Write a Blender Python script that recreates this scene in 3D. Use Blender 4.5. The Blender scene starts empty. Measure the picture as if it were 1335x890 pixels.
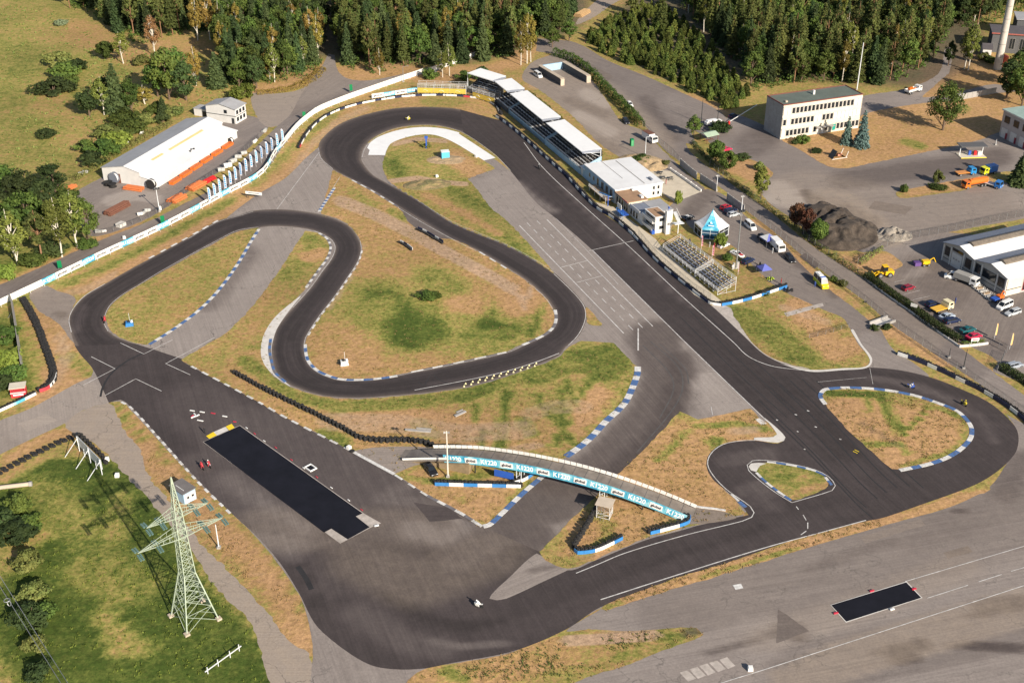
import bpy, bmesh, math, random
import numpy as np
from mathutils import Vector, Matrix, noise
from mathutils.geometry import tessellate_polygon
R = math.radians
random.seed(7)
SC = bpy.context.scene
COL = SC.collection
# ---------------------------------------------------------------- survey
# The aerial photograph was surveyed once: every plan point below is written in the photo's pixel grid and turned into
# metres on the ground (camera 150 m up, looking 30 degrees down), then built at real size.
CAMH, PITCH, FPX, CX, CY = 150.0, R(30), 1600.0, 667.5, 445.0
def ray(px, py):
    a = (px - CX) / FPX; b = -(py - CY) / FPX
    return np.array([a, math.cos(PITCH) + b*math.sin(PITCH), -math.sin(PITCH) + b*math.cos(PITCH)])
def G(px, py, z=0.0):
    d = ray(px, py); t = (z - CAMH) / d[2]
    return Vector((d[0]*t, d[1]*t, z))
def top_z(base, top):
    b = G(*base); r = ray(*top)
    return CAMH + math.hypot(b.x, b.y) / math.hypot(r[0], r[1]) * r[2]
def to_px(xyz):
    xyz = np.asarray(xyz, float); x = xyz[:, 0]; y = xyz[:, 1]; z = xyz[:, 2] - CAMH
    fw = y*math.cos(PITCH) - z*math.sin(PITCH); up = y*math.sin(PITCH) + z*math.cos(PITCH)
    fw = np.where(fw < 5, 5, fw)
    return CX + FPX*x/fw, CY - FPX*up/fw
def heading(p, q):
    a, b = G(*p), G(*q); return math.atan2(b.y - a.y, b.x - a.x)
def dist(p, q): return (G(*p) - G(*q)).length

# ---------------------------------------------------------------- tagging
def tag(o, label=None, cat=None, group=None, kind=None):
    if label: o['label'] = label
    if cat: o['category'] = cat
    if group: o['group'] = group
    if kind: o['kind'] = kind
    return o
def thing(name, label, cat, loc=(0, 0, 0), rz=0.0, group=None):
    o = bpy.data.objects.new(name, None); COL.objects.link(o)
    o.empty_display_size = .5
    o.location = loc; o.rotation_euler = (0, 0, rz)
    return tag(o, label, cat, group)
KIDS = {}
def link(o, parent):
    COL.objects.link(o)
    if parent is not None:
        o.parent = parent; KIDS.setdefault(parent.name, []).append(o)
    return o
def dup(root, loc, rz=0.0, label=None, group=None, scale=None):
    c = root.copy(); COL.objects.link(c); c.location = loc; c.rotation_euler = (0, 0, rz)
    if scale: c.scale = scale
    if label: c['label'] = label
    if group: c['group'] = group
    def rec(src, dst):
        for k in KIDS.get(src.name, []):
            n = k.copy(); link(n, dst); rec(k, n)
    rec(root, c)
    return c

class MB:
    def __init__(s): s.v = []; s.f = []; s.m = []
    def add(s, verts, faces, m=0):
        b = len(s.v); s.v.extend([tuple(v) for v in verts])
        s.f.extend([tuple(b + i for i in f) for f in faces]); s.m.extend([m]*len(faces))
    def poly(s, pts, m=0): s.add(pts, [tuple(range(len(pts)))], m)
    def box(s, c, d, rz=0.0, m=0, rot=None):
        hx, hy, hz = d[0]/2, d[1]/2, d[2]/2
        M = rot if rot is not None else Matrix.Rotation(rz, 3, 'Z')
        vs = [M @ Vector((x*hx, y*hy, z*hz)) + Vector(c) for x in (-1, 1) for y in (-1, 1) for z in (-1, 1)]
        s.add(vs, [(0, 1, 3, 2), (4, 6, 7, 5), (0, 4, 5, 1), (2, 3, 7, 6), (0, 2, 6, 4), (1, 5, 7, 3)], m)
    def bar(s, p, q, w=.1, h=None, m=0):
        p, q = Vector(p), Vector(q); d = q - p; L = d.length
        if L < 1e-5: return
        d /= L; up = Vector((0, 0, 1)) if abs(d.z) < .95 else Vector((1, 0, 0))
        x = d.cross(up).normalized(); y = x.cross(d).normalized()
        h = h or w; vs = []
        for e in (p, q):
            for a, b in ((-1, -1), (1, -1), (1, 1), (-1, 1)): vs.append(e + x*(a*w/2) + y*(b*h/2))
        s.add(vs, [(0, 3, 2, 1), (4, 5, 6, 7), (0, 1, 5, 4), (1, 2, 6, 5), (2, 3, 7, 6), (3, 0, 4, 7)], m)
    def cyl(s, p, q, r1, r2=None, n=8, m=0, caps=True):
        p, q = Vector(p), Vector(q); d = (q - p).normalized(); r2 = r1 if r2 is None else r2
        up = Vector((0, 0, 1)) if abs(d.z) < .95 else Vector((1, 0, 0))
        x = d.cross(up).normalized(); y = x.cross(d).normalized(); vs = []
        for e, r in ((p, r1), (q, r2)):
            for k in range(n):
                a = 2*math.pi*k/n; vs.append(e + x*math.cos(a)*r + y*math.sin(a)*r)
        fs = [(k, (k+1) % n, n + (k+1) % n, n + k) for k in range(n)]
        if caps: fs += [tuple(range(n-1, -1, -1)), tuple(range(n, 2*n))]
        s.add(vs, fs, m)
    def tube(s, pts, r, n=6, m=0):
        for a, b in zip(pts, pts[1:]): s.cyl(a, b, r, r, n, m)
    def torus(s, c, ax, r0, r1, n=10, k=5, m=0):
        ax = Vector(ax).normalized(); up = Vector((0, 0, 1)) if abs(ax.z) < .9 else Vector((1, 0, 0))
        x = ax.cross(up).normalized(); y = ax.cross(x); vs = []
        for i in range(n):
            a = 2*math.pi*i/n; d = x*math.cos(a) + y*math.sin(a)
            for j in range(k):
                b = 2*math.pi*j/k; vs.append(Vector(c) + d*(r0 + r1*math.cos(b)) + ax*(r1*math.sin(b)))
        s.add(vs, [(i*k + j, ((i+1) % n)*k + j, ((i+1) % n)*k + (j+1) % k, i*k + (j+1) % k) for i in range(n) for j in range(k)], m)
    def prism(s, pts, z0, z1, m=0, mt=None):          # pts: plan outline, counter-clockwise
        n = len(pts); vs = [(p[0], p[1], z0) for p in pts] + [(p[0], p[1], z1) for p in pts]
        s.add(vs, [(k, (k+1) % n, n + (k+1) % n, n + k) for k in range(n)], m)
        s.add(vs, [tuple(range(n-1, -1, -1))], m); s.add(vs, [tuple(range(n, 2*n))], m if mt is None else mt)
    def extr(s, prof, y0, y1, m=0):                   # profile in x-z swept along y
        n = len(prof); vs = [(p[0], y0, p[1]) for p in prof] + [(p[0], y1, p[1]) for p in prof]
        s.add(vs, [(k, n + k, n + (k+1) % n, (k+1) % n) for k in range(n)] + [tuple(range(n)), tuple(range(2*n-1, n-1, -1))], m)
    def mesh(s, name, mats, smooth=False):
        me = bpy.data.meshes.new(name); me.from_pydata(s.v, [], s.f)
        for m in (mats if isinstance(mats, (list, tuple)) else [mats]): me.materials.append(m)
        if len(me.materials) > 1: me.polygons.foreach_set('material_index', s.m)
        if smooth: me.polygons.foreach_set('use_smooth', [True]*len(s.f))
        me.update(); return me
    def build(s, name, mats, parent=None, smooth=False):
        return link(bpy.data.objects.new(name, s.mesh(name, mats, smooth)), parent)
def fix_normals(me):
    bm = bmesh.new(); bm.from_mesh(me); bmesh.ops.recalc_face_normals(bm, faces=bm.faces); bm.to_mesh(me); bm.free()

# ---------------------------------------------------------------- materials
MATS = {}
def nt(name):
    m = bpy.data.materials.new(name); m.use_nodes = True
    n = m.node_tree; b = n.nodes['Principled BSDF']; return m, n, b
def node(n, t, **kw):
    x = n.nodes.new(t)
    for k, v in kw.items():
        if k.startswith('i_'):
            key = k[2:]; x.inputs[int(key) if key.isdigit() else key.replace('_', ' ')].default_value = v
        else: setattr(x, k, v)
    return x
def mixc(n, fac, a, b, blend='MIX'):
    x = n.nodes.new('ShaderNodeMix'); x.data_type = 'RGBA'; x.blend_type = blend
    for sock, val in ((x.inputs[0], fac), (x.inputs[6], a), (x.inputs[7], b)):
        if hasattr(val, 'links') or hasattr(val, 'is_linked'): n.links.new(val, sock)
        elif isinstance(val, (tuple, list)): sock.default_value = tuple(val) + (1,) if len(val) == 3 else val
        else: sock.default_value = val
    return x.outputs[2]
def math_(n, op, a, b=None, clamp=False):
    x = n.nodes.new('ShaderNodeMath'); x.operation = op; x.use_clamp = clamp
    for i, v in enumerate((a, b)):
        if v is None: continue
        if hasattr(v, 'is_linked'): n.links.new(v, x.inputs[i])
        else: x.inputs[i].default_value = v
    return x.outputs[0]
def paint(key, c, rough=.6, var=.12, scale=1.5, metal=0.0, dirt=.0):
    """a painted / plain surface: base colour with a little uneven wear"""
    if key in MATS: return MATS[key]
    m, n, b = nt(key)
    tc = node(n, 'ShaderNodeTexCoord')
    ns = node(n, 'ShaderNodeTexNoise', i_Scale=scale, i_Detail=5.0, i_Roughness=.65); n.links.new(tc.outputs['Object'], ns.inputs['Vector'])
    r = node(n, 'ShaderNodeMapRange', i_1=.3, i_2=.7, i_3=1 - var, i_4=1 + var*.6); n.links.new(ns.outputs[0], r.inputs[0])
    cc = mixc(n, 1.0, c, r.outputs[0], 'MULTIPLY')
    if dirt:
        n2 = node(n, 'ShaderNodeTexNoise', i_Scale=scale*.35, i_Detail=6.0, i_Roughness=.7); n.links.new(tc.outputs['Object'], n2.inputs['Vector'])
        r2 = node(n, 'ShaderNodeMapRange', i_1=.48, i_2=.72, i_3=0.0, i_4=dirt); n.links.new(n2.outputs[0], r2.inputs[0])
        cc = mixc(n, r2.outputs[0], cc, (.16, .12, .085))
    n.links.new(cc, b.inputs['Base Color']); b.inputs['Roughness'].default_value = rough; b.inputs['Metallic'].default_value = metal
    MATS[key] = m; return m
def noise3(n, vec, scale, detail=4.0, rough=.6):
    x = node(n, 'ShaderNodeTexNoise', i_Scale=scale, i_Detail=detail, i_Roughness=rough); n.links.new(vec, x.inputs['Vector']); return x.outputs[0]
def rng(n, v, a, b, c, d):
    x = node(n, 'ShaderNodeMapRange', i_1=a, i_2=b, i_3=c, i_4=d); n.links.new(v, x.inputs[0]); return x.outputs[0]
def ramp(n, v, stops):
    x = n.nodes.new('ShaderNodeValToRGB'); e = x.color_ramp.elements
    while len(e) < len(stops): e.new(.5)
    for k, (p, c) in enumerate(stops): e[k].position = p; e[k].color = tuple(c) + (1,)
    n.links.new(v, x.inputs[0]); return x.outputs[0]

def grass_material():
    m, n, b = nt('dry_grass')
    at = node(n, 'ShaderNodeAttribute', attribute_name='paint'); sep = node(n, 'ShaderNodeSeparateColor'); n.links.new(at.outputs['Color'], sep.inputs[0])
    geo = node(n, 'ShaderNodeNewGeometry'); P = geo.outputs['Position']
    n1 = noise3(n, P, .09, 5, .62); n2 = noise3(n, P, .38, 5, .68); n3 = noise3(n, P, 1.25, 5, .75); n4 = noise3(n, P, .025, 3, .5)
    v = math_(n, 'MULTIPLY', math_(n, 'SUBTRACT', n1, .5), .70)
    v = math_(n, 'ADD', v, math_(n, 'MULTIPLY', math_(n, 'SUBTRACT', rng(n, n2, .36, .64, .1, .9), .5), .42))
    v = math_(n, 'ADD', v, math_(n, 'MULTIPLY', math_(n, 'SUBTRACT', rng(n, n3, .38, .62, 0, 1), .5), .34))
    am = math_(n, 'ADD', .36, math_(n, 'MULTIPLY', math_(n, 'MULTIPLY', sep.outputs[0], math_(n, 'SUBTRACT', 1.0, sep.outputs[0])), 2.6))      # even straw, even turf, mottled in between
    f = math_(n, 'ADD', sep.outputs[0], math_(n, 'MULTIPLY', v, am), clamp=True)
    c = ramp(n, f, [(.0, (.44, .262, .132)), (.22, (.375, .235, .098)), (.42, (.31, .252, .080)), (.60, (.225, .215, .055)), (.80, (.128, .150, .032)), (1.0, (.055, .084, .015))])
    # bare soil
    s = math_(n, 'ADD', sep.outputs[1], math_(n, 'MULTIPLY', math_(n, 'SUBTRACT', n2, .5), math_(n, 'MULTIPLY', sep.outputs[1], 1.6)), clamp=True)
    s = rng(n, s, .25, .75, 0, 1)
    soil = ramp(n, n1, [(.3, (.47, .315, .205)), (.7, (.37, .26, .165))])
    c = mixc(n, s, c, soil)
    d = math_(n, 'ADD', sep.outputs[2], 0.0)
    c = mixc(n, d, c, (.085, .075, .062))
    tone = rng(n, noise3(n, P, .85, 6, .8), .36, .64, .68, 1.32); c = mixc(n, 1.0, c, tone, 'MULTIPLY')
    tone2 = rng(n, n4, .3, .7, .85, 1.15); c = mixc(n, 1.0, c, tone2, 'MULTIPLY')
    n.links.new(c, b.inputs['Base Color']); b.inputs['Roughness'].default_value = .95; b.inputs['Specular IOR Level'].default_value = .15
    bp = node(n, 'ShaderNodeBump', i_Strength=.42, i_Distance=.3); hb = math_(n, 'ADD', n3, math_(n, 'MULTIPLY', n2, 1.2)); n.links.new(hb, bp.inputs['Height']); n.links.new(bp.outputs[0], b.inputs['Normal'])
    return m
def asphalt_material():
    m, n, b = nt('asphalt')
    at = node(n, 'ShaderNodeAttribute', attribute_name='paint'); sep = node(n, 'ShaderNodeSeparateColor'); n.links.new(at.outputs['Color'], sep.inputs[0])
    geo = node(n, 'ShaderNodeNewGeometry'); P = geo.outputs['Position']
    uv = node(n, 'ShaderNodeUVMap'); uv.uv_map = 'lane'
    mp = node(n, 'ShaderNodeMapping'); mp.inputs['Scale'].default_value = (.016, .75, 1); n.links.new(uv.outputs[0], mp.inputs[0])
    st = noise3(n, mp.outputs[0], 1.0, 6, .68)
    mp2 = node(n, 'ShaderNodeMapping'); mp2.inputs['Scale'].default_value = (.05, 2.6, 1); n.links.new(uv.outputs[0], mp2.inputs[0])
    st2 = noise3(n, mp2.outputs[0], 1.0, 4, .6)
    n1 = noise3(n, P, .06, 6, .65); n2 = noise3(n, P, .45, 6, .72); n3 = noise3(n, P, 2.2, 4, .75)
    f = math_(n, 'ADD', sep.outputs[0], math_(n, 'MULTIPLY', math_(n, 'SUBTRACT', n1, .5), .22))
    f = math_(n, 'ADD', f, math_(n, 'MULTIPLY', math_(n, 'SUBTRACT', st, .5), math_(n, 'ADD', .12, math_(n, 'MULTIPLY', sep.outputs[2], .5))))
    f = math_(n, 'ADD', f, math_(n, 'MULTIPLY', math_(n, 'SUBTRACT', n2, .5), .20), clamp=True)
    c = ramp(n, f, [(.0, (.030, .0245, .026)), (.22, (.058, .047, .0485)), (.5, (.115, .096, .092)), (.75, (.222, .192, .178)), (1.0, (.36, .318, .292))])
    c = mixc(n, math_(n, 'MULTIPLY', sep.outputs[1], rng(n, n2, .3, .7, .55, 1.0)), c, (.345, .275, .21))
    c = mixc(n, 1.0, c, rng(n, n3, .3, .7, .86, 1.14), 'MULTIPLY')
    c = mixc(n, 1.0, c, rng(n, st2, .3, .7, .88, 1.10), 'MULTIPLY')
    # cracks and seams in the older, paler tarmac
    vo = node(n, 'ShaderNodeTexVoronoi', feature='DISTANCE_TO_EDGE', i_Scale=.085, i_Randomness=1.0)
    wv = node(n, 'ShaderNodeVectorMath', operation='ADD'); n.links.new(P, wv.inputs[0])
    nw = node(n, 'ShaderNodeTexNoise', i_Scale=.35, i_Detail=4.0); n.links.new(P, nw.inputs['Vector'])
    sc = node(n, 'ShaderNodeVectorMath', operation='SCALE'); sc.inputs[3].default_value = 6.0; n.links.new(nw.outputs[1], sc.inputs[0]); n.links.new(sc.outputs[0], wv.inputs[1]); n.links.new(wv.outputs[0], vo.inputs['Vector'])
    cr = rng(n, vo.outputs[0], .0, .014, .7, 0.0); cr = math_(n, 'MULTIPLY', cr, rng(n, sep.outputs[0], .45, .8, 0, 1)); cr = math_(n, 'MULTIPLY', cr, rng(n, n1, .45, .6, 0, 1))
    c = mixc(n, cr, c, (.06, .055, .05))
    n.links.new(c, b.inputs['Base Color']); b.inputs['Roughness'].default_value = .88; b.inputs['Specular IOR Level'].default_value = .25
    bp = node(n, 'ShaderNodeBump', i_Strength=.25, i_Distance=.03); n.links.new(n3, bp.inputs['Height']); n.links.new(bp.outputs[0], b.inputs['Normal'])
    return m

# ---------------------------------------------------------------- outlines and painted attributes
def spline(pts, closed=False, step=1.0, ground=True):
    """pts: (x,y) smooth or (x,y,1) corner, photo grid -> dense ground polyline (Catmull-Rom, corners kept sharp)"""
    P = [G(p[0], p[1]).xy for p in pts] if ground else [Vector(p[:2]) for p in pts]
    C = [len(p) > 2 and p[2] == 1 for p in pts]; n = len(P); out = []
    for k in range(n if closed else n - 1):
        a, b = P[k], P[(k+1) % n]
        p0 = P[k-1] if (closed or k > 0) else a*2 - b
        p3 = P[(k+2) % n] if (closed or k + 2 < n) else b*2 - a
        L = (b - a).length
        if C[k]: p0 = a*2 - b
        if C[(k+1) % n]: p3 = b*2 - a
        m1 = (b - p0); m2 = (p3 - a)
        l1 = max((a - p0).length, 1e-6); l2 = max((p3 - b).length, 1e-6)
        m1 = m1 * (L / (l1 + L)); m2 = m2 * (L / (l2 + L))
        ns = max(1, int(L / step))
        for i in range(ns):
            t = i / ns; t2 = t*t; t3 = t2*t
            out.append(a*(2*t3 - 3*t2 + 1) + m1*(t3 - 2*t2 + t) + b*(-2*t3 + 3*t2) + m2*(t3 - t2))
    if not closed: out.append(P[-1].copy())
    return out
def resample(pl, n):
    d = [0.0]
    for a, b in zip(pl, pl[1:]): d.append(d[-1] + (b - a).length)
    out = []; j = 0
    for k in range(n):
        t = d[-1]*k/(n-1)
        while j < len(pl) - 2 and d[j+1] < t: j += 1
        u = (t - d[j]) / max(d[j+1] - d[j], 1e-9); out.append(pl[j].lerp(pl[j+1], min(max(u, 0), 1)))
    return out
def plen(pl): return sum((b - a).length for a, b in zip(pl, pl[1:]))
def offset(pl, d, closed=False):
    out = []; n = len(pl)
    for k in range(n):
        a = pl[k-1] if (closed or k) else pl[k]; b = pl[(k+1) % n] if (closed or k < n-1) else pl[k]
        t = (b - a); t = t / max(t.length, 1e-9); out.append(pl[k] + Vector((-t.y, t.x))*d)
    return out
def wobble(pl, amp, sc=.5):
    o = offset(pl, 1.0, True); out = []
    for p, q in zip(pl, o):
        w = noise.noise(Vector((p.x*sc, p.y*sc, 3.1))) + .6*noise.noise(Vector((p.x*sc*3, p.y*sc*3, 9.7)))
        out.append(p + (q - p)*w*amp)
    return out
def paint_attr(me, strokes, base):
    n = len(me.vertices); co = np.empty(n*3); me.vertices.foreach_get('co', co); co = co.reshape(-1, 3)
    px, py = to_px(co); col = np.zeros((n, 4)); col[:, 3] = 1; col[:, :3] = base
    for ch, val, pts, rad, soft in strokes:
        pts = [np.array(p[:2], float) for p in pts]; best = np.full(n, 1e9)
        xs = [p[0] for p in pts]; ys = [p[1] for p in pts]; M = rad + soft
        idx = np.nonzero((px > min(xs) - M) & (px < max(xs) + M) & (py > min(ys) - M) & (py < max(ys) + M))[0]
        if not len(idx): continue
        X = px[idx]; Y = py[idx]*1.6; best = np.full(len(idx), 1e9)
        q = [np.array([p[0], p[1]*1.6]) for p in pts]
        if len(q) == 1: q = q*2
        for a, b in zip(q, q[1:]):
            d = b - a; L = d @ d
            t = np.clip(((X - a[0])*d[0] + (Y - a[1])*d[1]) / L, 0, 1) if L > 0 else 0
            best = np.minimum(best, np.hypot(X - a[0] - t*d[0], Y - a[1] - t*d[1]))
        w = np.clip((rad + soft - best) / max(soft, 1e-6), 0, 1); w = w*w*(3 - 2*w)
        c = 'rgb'.index(ch); col[idx, c] += (val - col[idx, c])*w
    a = me.color_attributes.new('paint', 'FLOAT_COLOR', 'POINT'); a.data.foreach_set('color', col.reshape(-1))
def lane_uv(me, ang):
    uv = me.uv_layers.new(name='lane'); n = len(me.loops); vi = np.empty(n, int); me.loops.foreach_get('vertex_index', vi)
    co = np.empty(len(me.vertices)*3); me.vertices.foreach_get('co', co); co = co.reshape(-1, 3)[vi]
    c, s = math.cos(ang), math.sin(ang)
    uv.data.foreach_set('uv', np.stack([co[:, 0]*c + co[:, 1]*s, -co[:, 0]*s + co[:, 1]*c], 1).reshape(-1))
def sheet(name, pts, z, mat, strokes, base, grid=2.0, wob=0.0, ang=0.0, step=1.0, kind='structure'):
    pl = spline(pts, True, step)
    area = sum(a.x*b.y - b.x*a.y for a, b in zip(pl, pl[1:] + pl[:1]))
    if area < 0: pl.reverse()
    if wob: pl = wobble(pl, wob)
    V3 = [Vector((p.x, p.y, 0)) for p in pl]
    bm = bmesh.new(); vs = [bm.verts.new((p.x, p.y, z)) for p in pl]
    for t in tessellate_polygon([V3]):
        try: bm.faces.new([vs[i] for i in t])
        except ValueError: pass
    for ax in (0, 1):
        lo = min(p[ax] for p in pl); hi = max(p[ax] for p in pl); k = math.floor(lo/grid) + 1
        while k*grid < hi:
            co = Vector((0, 0, 0)); co[ax] = k*grid + .013; no = Vector((0, 0, 0)); no[ax] = 1
            bmesh.ops.bisect_plane(bm, geom=bm.verts[:] + bm.edges[:] + bm.faces[:], plane_co=co, plane_no=no, dist=1e-5); k += 1
    for f in bm.faces:
        if f.normal.z < 0: f.normal_flip()
    me = bpy.data.meshes.new(name); bm.to_mesh(me); bm.free(); me.materials.append(mat)
    paint_attr(me, strokes, base); lane_uv(me, ang)
    o = link(bpy.data.objects.new(name, me), None); tag(o, kind=kind); return o
def ribbon(name, left, right, z, mat, strokes, base, na=10, step=1.2, edge=None):
    l = spline(left, False, .5); r = spline(right, False, .5); n = max(8, int(max(plen(l), plen(r))/step))
    l = resample(l, n); r = resample(r, n); vs = []; uvs = []
    W = sum((a - b).length for a, b in zip(l, r))/n; L = (plen(l) + plen(r))/2
    for k in range(n):
        for j in range(na + 1):
            p = l[k].lerp(r[k], j/na); vs.append((p.x, p.y, z)); uvs.append((L*k/n, W*j/na))
    q = na + 1; fs = [(k*q + j, k*q + j + 1, (k+1)*q + j + 1, (k+1)*q + j) for k in range(n-1) for j in range(na)]
    me = bpy.data.meshes.new(name); me.from_pydata(vs, [], fs); me.materials.append(mat)
    if me.polygons[0].normal.z < 0: me.flip_normals()
    paint_attr(me, strokes, base)
    uv = me.uv_layers.new(name='lane'); vi = np.empty(len(me.loops), int); me.loops.foreach_get('vertex_index', vi); uv.data.foreach_set('uv', np.array(uvs)[vi].reshape(-1))
    o = link(bpy.data.objects.new(name, me), None); tag(o, kind='structure'); return o
def strip(mb, pl, w, z, h=0.0, m=0):
    """a flat band (h=0) or a low raised band along a polyline"""
    a = offset(pl, w/2); b = offset(pl, -w/2)
    for k in range(len(pl) - 1):
        if h:
            mb.add([(b[k].x, b[k].y, z), (b[k+1].x, b[k+1].y, z), (a[k+1].x, a[k+1].y, z), (a[k].x, a[k].y, z),
                    (b[k].x, b[k].y, z+h), (b[k+1].x, b[k+1].y, z+h), (a[k+1].x, a[k+1].y, z+h), (a[k].x, a[k].y, z+h)],
                   [(4, 5, 6, 7), (0, 1, 5, 4), (2, 3, 7, 6), (1, 2, 6, 5), (3, 0, 4, 7)], m)
        else: mb.poly([(b[k].x, b[k].y, z), (b[k+1].x, b[k+1].y, z), (a[k+1].x, a[k+1].y, z), (a[k].x, a[k].y, z)], m)
def cut(pl, s0, s1):
    d = 0; out = []
    for a, b in zip(pl, pl[1:]):
        L = (b - a).length
        if L > 1e-9 and d + L > s0 and d < s1:
            t0 = max(0, (s0 - d)/L); t1 = min(1, (s1 - d)/L)
            if not out: out.append(a.lerp(b, t0))
            out.append(a.lerp(b, t1))
        d += L
    return out
# ---------------------------------------------------------------- camera, sun, sky
cd = bpy.data.cameras.new('camera'); cam = bpy.data.objects.new('camera', cd); COL.objects.link(cam)
cam.location = (0, 0, CAMH); cam.rotation_euler = (math.pi/2 - PITCH, 0, 0)
cd.sensor_width = 36; cd.lens = 36*FPX/1335; cd.clip_start = 1; cd.clip_end = 6000
SC.camera = cam; SC.render.resolution_x = 1024; SC.render.resolution_y = 682
SUN_EL, SUN_TO = R(27), R(-55)                      # direction towards the sun in plan
W = bpy.data.worlds.new('World'); SC.world = W; W.use_nodes = True
sky = W.node_tree.nodes.new('ShaderNodeTexSky'); sky.sky_type = 'NISHITA'; sky.sun_disc = False
sky.sun_elevation = SUN_EL; sky.sun_rotation = math.pi/2 - SUN_TO; sky.altitude = 400; sky.air_density = 1; sky.dust_density = 1.5
bg = W.node_tree.nodes['Background']; W.node_tree.links.new(sky.outputs[0], bg.inputs[0]); bg.inputs[1].default_value = .072
sl = bpy.data.lights.new('sun', 'SUN'); sl.energy = 4.8; sl.angle = R(.5); sl.color = (1, .90, .76)
so = bpy.data.objects.new('sun', sl); COL.objects.link(so); so.location = (200, -200, 300)
sd = Vector((math.cos(SUN_TO)*math.cos(SUN_EL), math.sin(SUN_TO)*math.cos(SUN_EL), math.sin(SUN_EL)))
so.rotation_euler = sd.to_track_quat('Z', 'Y').to_euler()
vs_ = SC.view_settings; vs_.view_transform = 'Standard'; vs_.look = 'None'; vs_.exposure = .66; vs_.gamma = 1; vs_.use_curve_mapping = False
SC.cycles.max_bounces = 5; SC.cycles.diffuse_bounces = 2; SC.cycles.glossy_bounces = 2; SC.cycles.transparent_max_bounces = 8

GRASS = grass_material(); ASPH = asphalt_material()
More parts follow.
